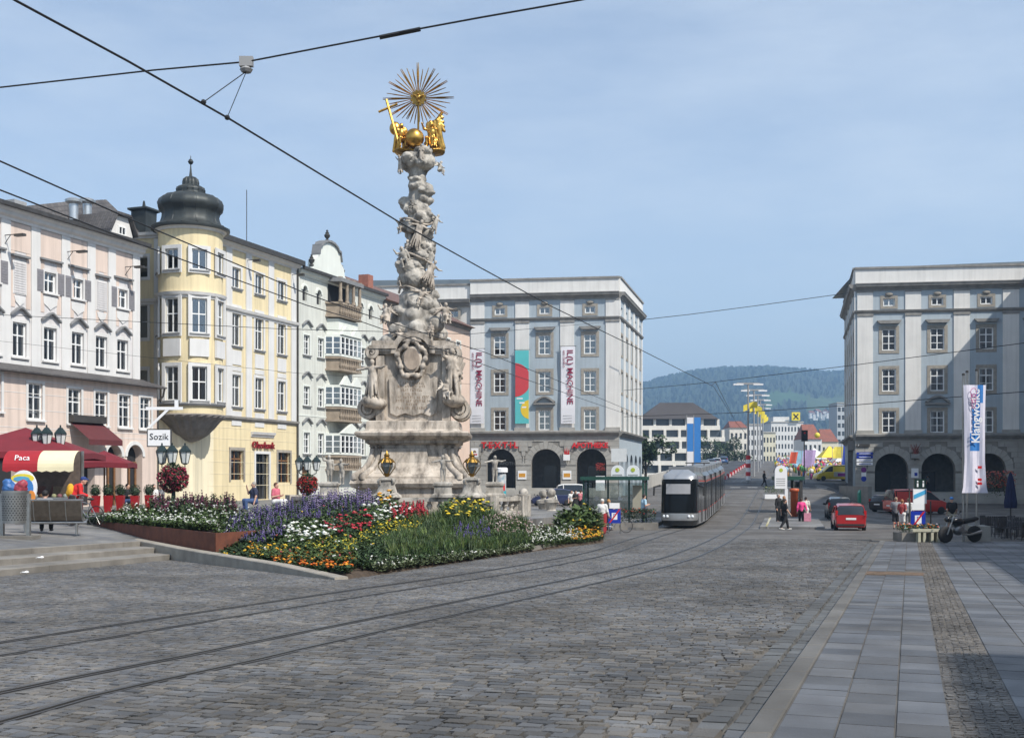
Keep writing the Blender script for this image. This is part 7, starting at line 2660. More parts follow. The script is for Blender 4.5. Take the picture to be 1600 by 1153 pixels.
# ---- bin, curved steel bench
m_steel = M('brushed_steel', (0.34,0.34,0.33), rough=0.38, metal=0.85, var=0.15, scale=5)
bp = at(24,833,33.2)
bn = thing('litter_bin', 'perforated stainless steel litter bin at the left edge', 'bin', (bp.x, bp.y, terr_z(bp.x, bp.y)))
z0 = .42
mb = MB()
mb.lathe([(.34, z0),(.36, z0 + .9)],24)
mb.lathe([(.365, z0 + .86),(.38, z0 + .86),(.38, z0 + .93),(.30, z0 + .93)],24)
ease(mb.build('drum', m_steel, bn),30)
mb = MB()
for r_ in range(11):
 for k in range(26):
  a = 2 * math.pi * (k + .5 * (r_ % 2)) / 26
  zc = z0 + .1 + .066 * r_
  R_ = .345 + .02 * (.1 + .066 * r_) / .9 + .004
  c = Vector((R_ * math.cos(a), R_ * math.sin(a), zc))
  tx, tz = Vector((-math.sin(a), math.cos(a),0)), Vector((0,0,1))
  mb.add([c - tx * .028, c - tz * .022, c + tx * .028, c + tz * .022],[(0,1,2,3)])
tag(mb.build('perforations', m_black, bn), kind='stuff')
for sx in (-1,1):
 MB().box(sx * .38 - .05, sx * .38 + .05,-.06,.06,0, z0 + .85).build('leg', m_steel, bn)
MB().box(-.55,.6,-.35,.35,-.05,.06).build('plinth', m_step, bn)
P = [('e', (-.16,0, z0 + 1.02),(.2,.22,.17)),('e', (-.2,-.05, z0 + 1.15),(.14,.15,.13))]
sdf_obj('rubbish_bag', P, M('bag_blue', (.03,.11,.3), rough=.5, var=.3, scale=9), bn, .02,.03, noise=.02, nscale=18)
P = [('e', (.12,.05, z0 + 1.0),(.2,.2,.16)),('e', (.22,-.02, z0 + 1.12),(.14,.12,.13))]
sdf_obj('rubbish_bag', P, M('bag_red', (.3,.04,.06), rough=.5, var=.4, scale=9), bn, .02,.03, noise=.02, nscale=18)
sp = at(37,762,36)
ic = thing('ice_cream_sign', 'oval ice-cream advertising sign behind the litter bin', 'sign', (sp.x, sp.y, terr_z(sp.x, sp.y)))
zz = sp.z - ic.location.z
MB().prism([(.42 * math.cos(a), zz + .55 * math.sin(a)) for a in np.linspace(0,2 * math.pi, 28, endpoint=False)],-.03,.03).build('board', M('sign_white', (0.8,0.8,0.8)), ic)
for i, (x, z, rx, rz_, c) in enumerate(((-.02,.3,.36,.14,(.75,.6,.05)),(.12,-.02,.2,.3,(.05,.2,.5)),(-.12,-.1,.2,.28,(.6,.03,.1)),(.25,-.28,.13,.2,(.7,.25,.04)),(-.05,.28,.25,.08,(.1,.35,.55)))):
 MB().prism([(x + rx * math.cos(a), zz + z + rz_ * math.sin(a)) for a in np.linspace(0,2 * math.pi, 18, endpoint=False)],-.036 - .003 * i, -.028).build('print', M('icecream_%d' % i, c, var=.1, rough=.5), ic)
MB().tube([(0,.05,0),(0,.05, zz)],.03,6).build('pole', m_steel, ic)
pb = at(80,828,35.0)
bz = terr_z(pb.x, pb.y)
bench = thing('steel_bench', 'curved perforated steel bench with four seats on the terrace', 'bench', (pb.x, pb.y, bz),.1)
for k in range(4):
 x0_, x1_ = -.94 + .47 * k + .015,-.94 + .47 * (k + 1) - .015
 prof = [(-.46,.47),(-.3,.42),(-.1,.41),(.05,.46),(.12,.6),(.16,.8),(.21,1.04)]
 V, F = [],[]
 for y, z in prof:
  V += [(x0_, -y * 1.0, z),(x1_, -y * 1.0, z),(x1_, -y * 1.0 - .02, z - .03),(x0_, -y * 1.0 - .02, z - .03)]
 for i in range(len(prof) - 1):
  for j in range(4):
   F.append((i * 4 + j, i * 4 + (j + 1) % 4,(i + 1) * 4 + (j + 1) % 4,(i + 1) * 4 + j))
 F += [(0,1,2,3), tuple(reversed(range((len(prof) - 1) * 4, len(prof) * 4)))]
 MB().add(V, F).build('seat', M('perforated_steel', (0.15,0.125,0.10), rough=0.4, metal=0.7, var=0.2, scale=8), bench)
for k in range(5):
 x = -.94 + .47 * k
 MB().tube([(x, -p_[0], p_[1] - .035) for p_ in prof],.025,6).build('rib', m_steel, bench)
MB().tube([(-1.0,-.21,1.05),(1.0,-.21,1.05)],.028,6).build('top_rail', m_steel, bench)
MB().tube([(-1.05,0,.36),(1.05,0,.36)],.045,8).build('beam', m_steel, bench)
for x in (-.75,.75):
 MB().tube([(x, 0,.36),(x, 0,.0)],.04,8).build('leg', m_steel, bench)
# ---- café corner: parasols, kiosk, planters, bicycle
m_wine = M('canvas_wine_red', (0.16,0.012,0.02), rough=0.85, var=0.12, scale=2)
def parasol(px, D, w, d, z_edge, z_top, label):
 X = (px - CX) / FPX * D
 t = thing('parasol', label, 'parasol', (X, D, TZ),.15, 'wine-red cafe parasols')
 mb = MB()
 n = 10
 V = [(0,0, z_top - TZ)]
 rim = [(-w / 2,-d / 2),(0,-d / 2),(w / 2,-d / 2),(w / 2,0),(w / 2, d / 2),(0, d / 2),(-w / 2, d / 2),(-w / 2,0)]
 V += [(x, y, z_edge - TZ + (.0 if i % 2 == 0 else .06)) for i, (x, y) in enumerate(rim)]
 V += [(x * 1.003, y * 1.003, z_edge - TZ - .24 + (.0 if i % 2 == 0 else .06)) for i, (x, y) in enumerate(rim)]
 F = [(0,1 + i, 1 + (i + 1) % 8) for i in range(8)] + [(1 + i, 9 + i, 9 + (i + 1) % 8,1 + (i + 1) % 8) for i in range(8)]
 mb.add(V, F).build('canopy', m_wine, t)
 MB().tube([(0,0,0),(0,0, z_top - TZ)],.04,8).build('pole', M('pole_wood', (.16,.08,.04), var=.1), t)
 for i in range(8):
  x, y = rim[i]
  MB().tube([(0,0, z_top - TZ - .08),(x * .98, y * .98, z_edge - TZ - .03)],.018,4).build('rib', M('pole_wood', (.16,.08,.04)), t)
 MB().box(-.3,.3,-.3,.3,0,.1).build('base', m_step, t)
 return t
p1 = parasol(40,47,5.4,4.6, z_at(708,45), z_at(668,47), 'large wine-red parasol over the ice-cream kiosk')
text('Ristor', .3, M('sign_cream', (.7,.62,.45), var=.05), p1,(1.0,-2.325, z_at(708,45) - TZ - .1), depth=.004)
parasol(163,55,2.6,2.6, z_at(724,55), z_at(704,55), 'small wine-red parasol before the pink house arches')
aw = thing('shop_awning', 'brown red shop awning on the pink house front', 'awning', (P0.x, P0.y, 0), fp.rz)
ux0, ux1 = fp.u(88), fp.u(140)
MB().add([(ux0,-.85,4.75),(ux1,-.85,4.75),(ux1 + .1,-2.2,3.75),(ux0,-2.2,3.75),(ux1 + .1,-2.2,3.45),(ux0,-2.2,3.45)],[(0,3,2,1),(3,5,4,2)]).build('canvas', M('canvas_brown_red', (.10,.02,.022), rough=.85, var=.1), aw)
MB().box(ux0, ux1,-1.2,-.82,4.7,5.1).build('box', m_gutter, aw)
kp = at(74,795,42.5)
ks = thing('ice_cream_kiosk', 'ice-cream stall with rounded red and cream awning', 'kiosk', (kp.x, kp.y, TZ),.12)
zb = z_at(730,42.5) - TZ
zt = z_at(704,42.5) - TZ
def barrel(x0, x1, mat, name):
 n = 8
 V, F = [],[]
 for i in range(n + 1):
  a = math.pi * .5 * i / n
  y, z = -.1 - 1.0 * math.sin(a), zb + (zt - zb) * math.cos(a)
  V += [(x0, y, z),(x1, y, z)]
 F = [(2 * i, 2 * i + 1,2 * i + 3,2 * i + 2) for i in range(n)]
 k = len(V)
 m_ = 8
 for j in range(m_ + 1):
  x = x0 + (x1 - x0) * j / m_
  V += [(x, -1.1, zb),(x, -1.1, zb - .13 - (.05 if j % 2 else 0))]
 F += [(k + 2 * j, k + 2 * j + 1, k + 2 * j + 3, k + 2 * j + 2) for j in range(m_)]
 return MB().add(V, F).build(name, mat, ks)
barrel(-1.25,-.05, M('canvas_red', (.33,.012,.02), rough=.8, var=.08), 'awning')
barrel(-.05,1.2, M('canvas_cream', (.72,.64,.42), rough=.8, var=.05), 'awning')
text('Paca', .3, M('sign_white', (0.8,0.8,0.8)), ks, (-.6,-1.0, zb + .33), rot=(math.radians(62),0,0), depth=.004)
MB().box(-1.2,1.15,-.8,.5,0,.85).build('counter', M('counter_darkred', (.12,.015,.02), rough=.4, var=.1), ks)
MB().box(-1.15,1.1,-.85,-.2,.85,.9).build('counter_top', m_steel, ks)
for x in (-.8,.25):
 MB().add([(x, -.82,.9),(x + .85,-.82,.9),(x + .85,-.35,1.3),(x, -.35,1.3)],[(0,1,2,3)]).build('glass_case', glass_mat('case_glass', (.7,.75,.75),.15), ks)
 for j in range(4):
  MB().ball((x + .12 + .2 * j, -.5,.95),(.09,.1,.08),8,5).build('ice_cream_tub', M('ice_%d' % j, ((.8,.7,.4),(.6,.2,.25),(.75,.75,.7),(.3,.16,.08))[j], var=.05), ks, True)
for x in (-1.2,1.15):
 MB().box(x - .04, x + .04,.4,.48,.85, zt).build('post', m_steel, ks)
MB().box(-1.2,1.15,.45,.5,.85, zt - .02).build('back_wall', M('kiosk_back', (.10,.075,.06), var=.3, scale=6), ks)
m_planter = M('planter_red', (.30,.012,.015), rough=.35, var=.08)
rr = random.Random(8)
def box_ball(px, D, label, hgt=.78):
 X = (px - CX) / FPX * D
 t = thing('red_planter', label, 'planter', (X, D, TZ), rr.uniform(-.1,.1), 'tall red planters before the cafe')
 ease(MB().lathe([(.13,0),(.18, hgt),(.16, hgt)],24, sq=.95).build('pot', m_planter, t),40)
 V, C_ = [],[]
 pl = Plant()
 for i in range(420):
  v = Vector((rr.gauss(0,1), rr.gauss(0,1), rr.gauss(0,1))).normalized()
  b = np.array(v * .25 * rr.uniform(.8,1.0)) + (0,0, hgt + .24)
  tt = rr.uniform(.5,1.3)
  pl.leaf(b, np.array(v) + np.array((rr.uniform(-1,1), rr.uniform(-1,1), rr.uniform(-1,1))), np.array((0,0,1.)),.07,.02,(tt, tt, tt))
 V = np.array(pl.LV).reshape(-1,3)
 obj('box_bush', quads_mesh('box_bush', V, np.arange(len(V)).reshape(-1,4), True, np.repeat(np.array(pl.LC),4, axis=0)), m_leafd, t)
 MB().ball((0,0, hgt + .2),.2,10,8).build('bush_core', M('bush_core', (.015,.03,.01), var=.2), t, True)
for px, D, lb in ((149,53, 'first'),(169,53.5, 'second'),(188,54, 'third'),(211,53, 'fourth'),(233,55, 'fifth')):
 box_ball(px, D, 'tall red planter with clipped bush, %s from the bicycle' % lb)
def bicycle(px, D, rz, label, z=TZ, s=1.0):
 X = (px - CX) / FPX * D
 t = thing('bicycle', label, 'bicycle', (X, D, z), rz)
 fr = M('bike_frame_grey', (.25,.25,.26), rough=.35, metal=.5, var=.1)
 for x in (-.52,.54):
  mb = MB()
  mb.tube([(x + .33 * math.cos(a),0,.34 + .33 * math.sin(a)) for a in np.linspace(0,2 * math.pi, 29)],.017,6, False)
  wh = mb.build('wheel', m_tyre, t)
  sp_ = MB()
  for k in range(12):
   a = math.pi * k / 6
   sp_.tube([(x, 0,.34),(x + .32 * math.cos(a),0,.34 + .32 * math.sin(a))],.003,3)
  sp_.build('spokes', m_steel, wh)
 A, B, C_, Dd = (-.52,0,.34),(-.12,0,.30),(-.28,0,.82),(.36,0,.86)
 mb = MB()
 for a, b in ((A, B),(B, C_),(A, (-.27,0,.72)),(B, Dd),((-.26,0,.74), Dd),(Dd, (.40,0,.7)),((.40,0,.7),(.54,0,.34))):
  mb.tube([a, b],.018,6)
 mb.build('frame', fr, t)
 MB().tube([(.36,0,.86),(.34,0,1.02),(.32,-.28,1.05),(.2,-.3,1.03)],.013,5).tube([(.34,0,1.02),(.32,.28,1.05),(.2,.3,1.03)],.013,5).build('handlebar', m_steel, t)
 MB().ball((-.3,0,.9),(.13,.08,.045),10,6).build('saddle', m_black, t, True)
 MB().tube([(-.12 + .09 * math.cos(a),.03,.30 + .09 * math.sin(a)) for a in np.linspace(0,6.28,13)],.01,4, False).build('chainring', m_steel, t)
 return t
bicycle(131,38.5,2.75, 'city bicycle parked beside the ice-cream stall')
# ---- tram stop left of the tram: platform, shelter, hedge planters
m_green = M('shelter_green', (.02,.075,.055), rough=.4, var=.08)
m_hedge = leaf_mat('leaf_hedge', (.028,.052,.018))
def flower_mass(name, label, parent, box, n, leafm, bl=None, nb=0, L=.1, kind='stuff', seed=1):
 rr = random.Random(seed)
 pl = Plant()
 x0, x1, y0, y1, z0, z1 = box
 for i in range(n):
  b = np.array((rr.uniform(x0, x1), rr.uniform(y0, y1), z0 + (z1 - z0) * rr.random() ** .6))
  tt = rr.uniform(.5,1.4)
  pl.leaf(b, np.array((rr.uniform(-1,1), rr.uniform(-1,1), rr.uniform(-.2,1))), np.array((rr.uniform(-.4,.4), rr.uniform(-.4,.4),1.)), L * rr.uniform(.6,1.3), L * .25,(tt, tt, tt))
 for i in range(nb):
  b = np.array((rr.uniform(x0, x1), rr.uniform(y0, y1), z1 * rr.uniform(.75,1.05) + z0 * .1))
  c = bl[i % len(bl)]
  pl.blossom(b, .045 * rr.uniform(.7,1.4), tuple(q_ * rr.uniform(.7,1.2) for q_ in c),.7)
 V = np.array(pl.LV).reshape(-1,3)
 o = tag(obj(name, quads_mesh(name, V, np.arange(len(V)).reshape(-1,4), True, np.repeat(np.array(pl.LC),4, axis=0)), leafm, parent), kind=kind)
 if nb:
  V = np.array(pl.BV).reshape(-1,3)
  T = np.array([(0,1,2),(0,2,3),(0,3,4),(0,4,1),(5,2,1),(5,3,2),(5,4,3),(5,1,4)])
  tag(obj('blossoms', quads_mesh('blossoms', V, (np.arange(len(pl.BV))[:, None, None] * 6 + T[None]).reshape(-1,3), True, np.repeat(np.array(pl.BC),6, axis=0)), m_px, parent), kind='stuff')
 return o
pf = gpt(975,68.0)
plat = thing('stop_platform', 'raised kerbed platform of the tram stop left of the tram', 'platform', (pf.x, pf.y, pf.z),-.235)
MB().box(-2.4,1.35,-3.5,16,-.2,.18).build('slab', m_terr, plat)
MB().box(1.352,1.6,-3.5,16,-.2,.19).build('kerb', m_kerb if False else m_step, plat)
hp = thing('hedge_planter', 'long stone planter with dark hedge and red flowers at the stop', 'planter', (pf.x - .4, pf.y - 3.0, pf.z),-.06)
MB().box(-2.6,2.0,-.55,.55,-.2,.42).build('trough', m_step, hp)
flower_mass('hedge', '', hp, (-2.5,1.9,-.45,.45,.4,1.15),2600, m_hedge, [(.5,.05,.03),(.6,.12,.06)],90,.13, seed=71)
sh = thing('tram_shelter', 'glass tram shelter with flat green roof', 'shelter', (pf.x - .3, pf.y + 2.0, pf.z + .18),-.235)
MB().box(-2.0,1.9,-1.1,1.1,2.62,2.84).build('roof', m_green, sh)
for x in (-1.85,-.6,.7,1.75):
 MB().box(x - .05, x + .05,.75,.85,0,2.62).build('post', m_green, sh)
 if x in (-1.85,1.75):
  MB().box(x - .05, x + .05,-.85,-.75,0,2.62).build('post', m_green, sh)
for x0_, x1_ in ((-1.8,-.65),(-.55,.65),(.75,1.7)):
 MB().box(x0_, x1_, .79,.81,.25,2.45).build('pane', glass_mat('shelter_glass', (.72,.78,.78),.12), sh)
MB().box(-1.86,-1.84,-.75,.75,.25,2.45).build('pane', glass_mat('shelter_glass'), sh)
MB().box(.95,1.6,.55,.7,.3,2.3).build('ticket_machine', M('machine_beige', (.45,.42,.33), rough=.5, var=.05), sh)
MB().box(-1.5,.4,.35,.7,.42,.47).build('seat', m_steel, sh)
m_whitesign = M('sign_white', (0.8,0.8,0.8))
m_lime = M('stop_lime', (.42,.48,.05), rough=.5, var=.02)
for x in (.1,1.05):
 o_ = MB().prism([(x - .38,2.86),(x + .38,2.86)] + [(x + .38 * math.cos(a),3.15 + .38 * math.sin(a)) for a in np.linspace(0, math.pi, 14)],-.06,.06).build('stop_sign', m_whitesign, sh)
 MB().prism([(x + .13 * math.cos(a),3.24 + .13 * math.sin(a)) for a in np.linspace(0,2 * math.pi, 16, endpoint=False)],-.075,-.055).build('emblem', m_lime, o_)
 MB().box(x - .3, x + .3,-.07,-.06,2.9,2.97).build('print', M('print_grey', (.35,.35,.35), var=0), o_)
for x in (-1.3,.15):
 MB().prism([(x + .13 * math.cos(a),1.5 + .13 * math.sin(a)) for a in np.linspace(0,2 * math.pi, 16, endpoint=False)],.77,.785).build('sticker', m_whitesign, sh)
m_blue = M('sign_blue', (.01,.035,.33), rough=.35, var=.02)
m_redp = M('sign_red', (.5,.015,.02), rough=.4, var=.02)
def no_parking_board(px, D, z, label, group):
 X = (px - CX) / FPX * D
 t = thing('parking_zone_sign', label, 'sign', (X, D, z),0, group)
 for x in (-.3,.3):
  MB().tube([(x, 0,0),(x, 0,1.55)],.022,6).tube([(x, -.35,.02),(x, .35,.02)],.025,6).build('stand', m_steel, t)
 o_ = MB().box(-.31,.31,-.05,-.02,.5,1.2).build('board', m_blue, t)
 MB().box(-.14,.14,-.058,-.051,.68,1.02).build('white_field', m_whitesign, o_)
 MB().prism([(-.29,.52),(-.2,.52),(.29,1.18),(.2,1.18)],-.066,-.059).build('red_bar', m_redp, o_)
 text('P', .3, m_blue, o_, (0,-.06,.86), depth=.002)
 MB().box(-.26,.26,-.05,-.02,1.24,1.52).build('upper_board', m_whitesign, t)
 return t
g1 = gpt(960,58)
no_parking_board(960,58, g1.z, 'blue crossed-out parking sign on a stand beside the red skirt woman', 'mobile parking zone signs')
wb = bicycle(962,58.6,0.1, 'silver bicycle leaning behind the blue parking sign', z=gz(5.3,58.6))
ap = at(783,790,62)
ad = thing('advertising_column', 'slim round poster column behind the balustrade', 'poster column', (ap.x, ap.y, gz(ap.x, ap.y) if False else -.6))
MB().lathe([(.27,0),(.27,2.55)],20).build('drum', M('poster_mix', (.45,.42,.40), color2=(.12,.2,.25), scale=5, rough=.6), ad, True)
MB().lathe([(.36,2.55),(.36,2.75),(.3,2.8)],20).build('cap', m_whitesign, ad)
for k, (c, z) in enumerate((((.5,.03,.03),1.5),((.03,.3,.35),1.1),((.6,.58,.5),.5))):
 MB().lathe([(.276 + .001 * k, z),(.276 + .001 * k, z + .45)],8, a0=-1.6 + .5 * k, a1=-.7 + .5 * k).build('poster', M('poster_%d' % k, c, var=.1), ad)
# ---- things fixed on the left bridgehead: banners, shop letters, posters
bz_ = thing('facade_banner', 'white banner reading ILL MACHINE, left one on the grey palace', 'banner', (K1[0], K1[1],0), f1.rz, 'banners on the grey palace')
m_banner = M('banner_white', (.74,.73,.75), rough=.8, var=.04, scale=.8)
m_wine2 = M('letters_wine', (.25,.01,.05), rough=.7, var=0)
def banner_white(root, px0, px1, py0, py1):
 xa, xb = f1.u(px0), f1.u(px1)
 za, zb = f1.z((px0 + px1) / 2, py1), f1.z((px0 + px1) / 2, py0)
 n = 10
 V, F = [],[]
 for i in range(n + 1):
  z = za + (zb - za) * i / n
  y = -.32 - .05 * math.sin(i * .9)
  V += [(xa, y, z),(xb, y - .03, z)]
 F = [(2 * i, 2 * i + 1,2 * i + 3,2 * i + 2) for i in range(n)]
 MB().add(V, F).build('cloth', m_banner, root)
 xm = (xa + xb) / 2
 text('IL(L) MACHINE', .95, m_wine2, root, (xm + .2,-.42, zb - .35), rot=(math.pi / 2, math.pi / 2,0), depth=.005, align='LEFT', bold=.012)
 text('ARS CAMPUS', .34, m_wine2, root, (xm - .5,-.42, zb - .4), rot=(math.pi / 2, math.pi / 2,0), depth=.005, align='LEFT')
 for k in range(3):
  MB().box(xa + .25, xb - .35,-.395,-.385, za + .3 + .3 * k, za + .34 + .3 * k).build('print', M('print_grey', (.35,.35,.35)), root)
 MB().tube([(xa - .15,-.35, zb + .05),(xb + .15,-.35, zb + .05)],.03,6).tube([(xa, 0, zb + .05),(xa, -.4, zb + .05)],.025,5).tube([(xb, 0, zb + .05),(xb, -.4, zb + .05)],.025,5).build('rod', m_gutter, root)
banner_white(bz_, 735.5,757,546,662)
b2_ = thing('facade_banner', 'white banner reading ILL MACHINE, right one on the grey palace', 'banner', (K1[0], K1[1],0), f1.rz, 'banners on the grey palace')
banner_white(b2_, 877,899,542,662)
b3_ = thing('facade_banner', 'turquoise banner with red and yellow circles on the grey palace', 'banner', (K1[0], K1[1],0), f1.rz, 'banners on the grey palace')
xa, xb = f1.u(805.5), f1.u(827)
za, zb = f1.z(816,662), f1.z(816,548)
MB().box(xa, xb, -.36,-.34, za, zb).build('cloth', M('banner_turquoise', (.10,.47,.47), rough=.8, var=.05, scale=.8), b3_)
def disc_clip(cx_, cz_, r_, mat, nm):
 pts = [(min(max(cx_ + r_ * math.cos(a), xa + .02), xb - .02), cz_ + r_ * math.sin(a)) for a in np.linspace(0,2 * math.pi, 40, endpoint=False)]
 q_ = []
 for p in pts:
  if not q_ or (abs(p[0] - q_[-1][0]) + abs(p[1] - q_[-1][1])) > 1e-4:
   q_.append(p)
 MB().prism(q_, -.375,-.365).build(nm, mat, b3_)
disc_clip(f1.u(804), f1.z(816,594),1.95, M('print_coral', (.55,.05,.06), var=.03), 'red_disc')
disc_clip(f1.u(829), f1.z(816,640),1.1, M('print_sun', (.75,.52,.03), var=.03), 'yellow_disc')
[MB().box(f1.u(808) + .3 * k, f1.u(808) + .3 * k + .7 - .1 * k, -.38,-.37, f1.z(816,624) - .5 * k, f1.z(816,624) - .5 * k + .16).build('print', m_whitesign, b3_) for k in range(3)]
MB().tube([(xa - .15,-.35, zb + .08),(xb + .15,-.35, zb + .08)],.03,6).tube([(xa, 0, zb + .08),(xa, -.4, zb + .08)],.025,5).build('rod', m_gutter, b3_)
m_neon = M('letters_red', (.62,.015,.02), rough=.4, var=0)
sg = thing('shop_sign', 'red letters TEXTIL above the left arch', 'sign', (K1[0], K1[1],0), f1.rz, 'red shop letters over the arches')
text('T·E·X·T·I·L', .95, m_neon, sg, (f1.u(781),-.22, f1.z(781,696)), depth=.06, bold=.03)
sg = thing('shop_sign', 'red letters APOTHEKE above the right arch', 'sign', (K1[0], K1[1],0), f1.rz, 'red shop letters over the arches')
text('APOTHEKE', .82, m_neon, sg, (f1.u(922),-.22, f1.z(922,696)), depth=.06, bold=.03)
text('APOTHEKE', .55, M('letters_grey', (.3,.3,.28), var=0), bh1,(f1.u(797),.9, f1.z(797,724)), depth=.02)
m_orange = M('poster_orange', (.6,.28,.03), rough=.5, var=.1)
for px in (816,886):
 t = thing('wall_poster', 'framed orange poster on the pier ' + ('left' if px < 850 else 'right') + ' of the middle arch', 'poster', (K1[0], K1[1],0), f1.rz, 'orange posters on the arcade piers')
 x, z = f1.u(px), f1.z(px, 742)
 MB().box(x - .5, x + .5,-.16,-.09, z - .5, z + .5).build('frame', m_whitesign, t)
 MB().box(x - .38, x + .38,-.17,-.155, z - .25, z + .2).build('print', m_orange, t)
t = thing('pharmacy_sign', 'white hanging sign with red emblem between two arches', 'sign', (K1[0], K1[1],0), f1.rz)
x, z = f1.u(886), f1.z(886,709)
MB().box(x - .38, x + .38,-.5,-.42, z - .75, z - .05).build('board', m_whitesign, t)
MB().prism([(x - .3, z - .1),(x - .22, z + .65),(x - .08, z),(x + .02, z + .75),(x + .12, z),(x + .25, z + .65),(x + .32, z - .1)],-.5,-.42).build('emblem', m_redp, t)
t = thing('house_sign', 'square white sign on the pier left of the arches', 'sign', (K1[0], K1[1],0), f1.rz)
x, z = f1.u(743), f1.z(743,707)
MB().box(x - .42, x + .42,-.6,-.52, z - .5, z + .5).build('board', m_whitesign, t)
MB().prism([(x - .2, z),(x - .2, z + .1),(x, z + .28),(x + .2, z + .1),(x + .2, z)],-.62,-.6).build('emblem', m_ins, t)
MB().box(x - .3, x + .3,-.62,-.6, z - .3, z - .16).build('print', m_redp, t)
t = thing('guide_board', 'pale route map board on a post before the palace corner', 'sign', gpt(967,112))
zz = z_at(711,112) - t.location.z
MB().tube([(0,0,0),(0,0, zz + .7)],.05,6).build('post', m_steel, t)
MB().box(-.75,.75,-.08,-.03, zz - .65, zz + .65).build('board', M('board_pale', (.55,.57,.57), rough=.4, var=.05, scale=3), t)
t = thing('shop_stand', 'white shop sign with red plume of flowers in the right arch', 'sign', gpt(938,127) + Vector((0,0,.9)))
MB().box(-.5,.5,-.05,.05,0,1.6).build('board', m_whitesign, t)
MB().box(-.35,.35,-.06,-.05,1.2,1.4).build('print', m_redp, t)
flower_mass('red_flowers', '', t, (-.5,.5,-.3,.3,1.7,2.7),200, m_leafd, [(.45,.04,.03)],160,.1, seed=73)
# ---- right-hand island stop: platform, totem, small shelter, bollard post
pi_ = gpt(1232,76)
isl = thing('island_platform', 'low kerbed island between the tram track and the road', 'platform', (pi_.x, pi_.y, pi_.z),-.235)
MB().box(-1.6,2.0,-10.5,18,-.2,.13).build('slab', m_terr, isl)
MB().box(-1.3,-1.18,-10.0,17,.13,.135).build('guide_line', M('paint_yellow', (.5,.4,.12), var=.1), isl)
to = thing('stop_totem', 'white round-topped tram stop totem on the island', 'sign', gpt(1220,84))
H = z_at(727,84) - to.location.z
MB().prism([(-.45, H - 1.7),(.45, H - 1.7)] + [(.45 * math.cos(a), H - .45 + .45 * math.sin(a)) for a in np.linspace(0, math.pi, 14)],-.08,.08).build('panel', m_whitesign, to)
MB().prism([(.14 * math.cos(a), H - .35 + .14 * math.sin(a)) for a in np.linspace(0,6.28,14, endpoint=False)],-.095,-.08).build('emblem', m_lime, to)
for k in range(4):
 MB().box(-.36,.3,-.09,-.08, H - 1.0 - .16 * k, H - .94 - .16 * k).build('print', M('print_grey', (.35,.35,.35)), to)
MB().box(.28,.5,-.07,.07,0, H - 1.7).build('post', m_whitesign, to)
ss = thing('island_shelter', 'narrow shelter with dark green roof on the island', 'shelter', gpt(1236,86))
H2 = z_at(744,86) - ss.location.z
MB().box(-.9,.85,-.7,2.4, H2 - .28, H2).build('roof', m_green, ss)
for y_ in (-.5,2.2):
 MB().box(.52,.72, y_ - .1, y_ + .1,0, H2 - .28).build('post', m_gutter, ss)
MB().box(.6,.64,-.4,2.1,.3, H2 - .4).build('pane', glass_mat('shelter_glass'), ss)
t = thing('orange_post', 'orange red ticket post under the island shelter roof', 'post', gpt(1241,82))
MB().lathe([(.26,0),(.26,1.75),(.34,1.8),(.34,1.95),(.2,2.0)],16).build('body', M('post_orange', (.50,.10,.03), rough=.5, var=.1), t, True)
t = thing('flower_tub', 'white tub of green plants at the island end', 'planter', gpt(1209,104))
MB().box(-.9,.9,-.45,.45,0,.4).build('tub', m_whitesign, t)
flower_mass('greenery', '', t, (-.85,.85,-.4,.4,.35,1.1),500, m_leaf, [(.6,.5,.1)],10,.14, seed=74)
# ---- right bridgehead extras: signs, steps rail, retaining wall
t = thing('road_sign', 'no-parking and arrow signs on one post before the right palace corner', 'sign', at(1347,770,117) + Vector((0,-.5,-.9)))
zb0 = t.location.z
MB().tube([(0,0,0),(0,0, z_at(727,117) - zb0)],.04,6).build('post', m_steel, t)
for py, c, nm in ((734, M('sign_purple', (.16,.02,.18), var=0), 'round_sign'),(748, m_blue, 'round_sign')):
 z = z_at(py, 117) - zb0
 MB().prism([(.27 * math.cos(a), z + .27 * math.sin(a)) for a in np.linspace(0,6.28,18, endpoint=False)],-.07,-.04).build(nm, c, t)
MB().box(-.24,.24,-.07,-.04, z_at(741,117) - zb0 - .2, z_at(741,117) - zb0 + .2).build('plate', m_whitesign, t)
t = thing('direction_sign', 'blue and white direction boards on the right palace corner pier', 'sign', (K2[0], K2[1],0), f2.rz)
x, z = f2.u(1351), f2.z(1351,718)
for k in range(4):
 MB().box(x - .85, x + .8,-.2,-.14, z + .5 - .36 * k, z + .78 - .36 * k).build('board', m_blue if k in (0,1) else m_whitesign, t)
 MB().box(x - .6, x + .6,-.21,-.2, z + .6 - .36 * k, z + .66 - .36 * k).build('print', m_whitesign if k in (0,1) else m_blue, t)
MB().box(x - .85, x + .5,-.2,-.14, z + 1.35, z + 1.65).build('board', m_gutter, t)
text('P', .25, m_whitesign, t, (x - .65,-.21, z + 1.5), depth=.002)
t = thing('green_kiosk_box', 'green service box by the right palace steps', 'box', at(1347,776,116.5))
t.location.z = gz(t.location.x, t.location.y)
MB().prism([(-.38,0),(.38,0),(.38,1.1),(.25,1.4),(-.25,1.4),(-.38,1.1)],-.3,.3).build('casing', M('box_green', (.03,.28,.17), rough=.4, var=.05), t)
MB().prism([(-.16,.7),(.16,.7),(0,1.05)],-.31,-.3).build('emblem', m_whitesign, t)
t = thing('retaining_wall', 'dark wedge wall between ramp road and right palace steps', 'wall', (35.4,120, gz(35.4,120)))
MB().box(-.2,.2,-6,4,-1.0,1.4).build('wall', m_ashlar2, t)
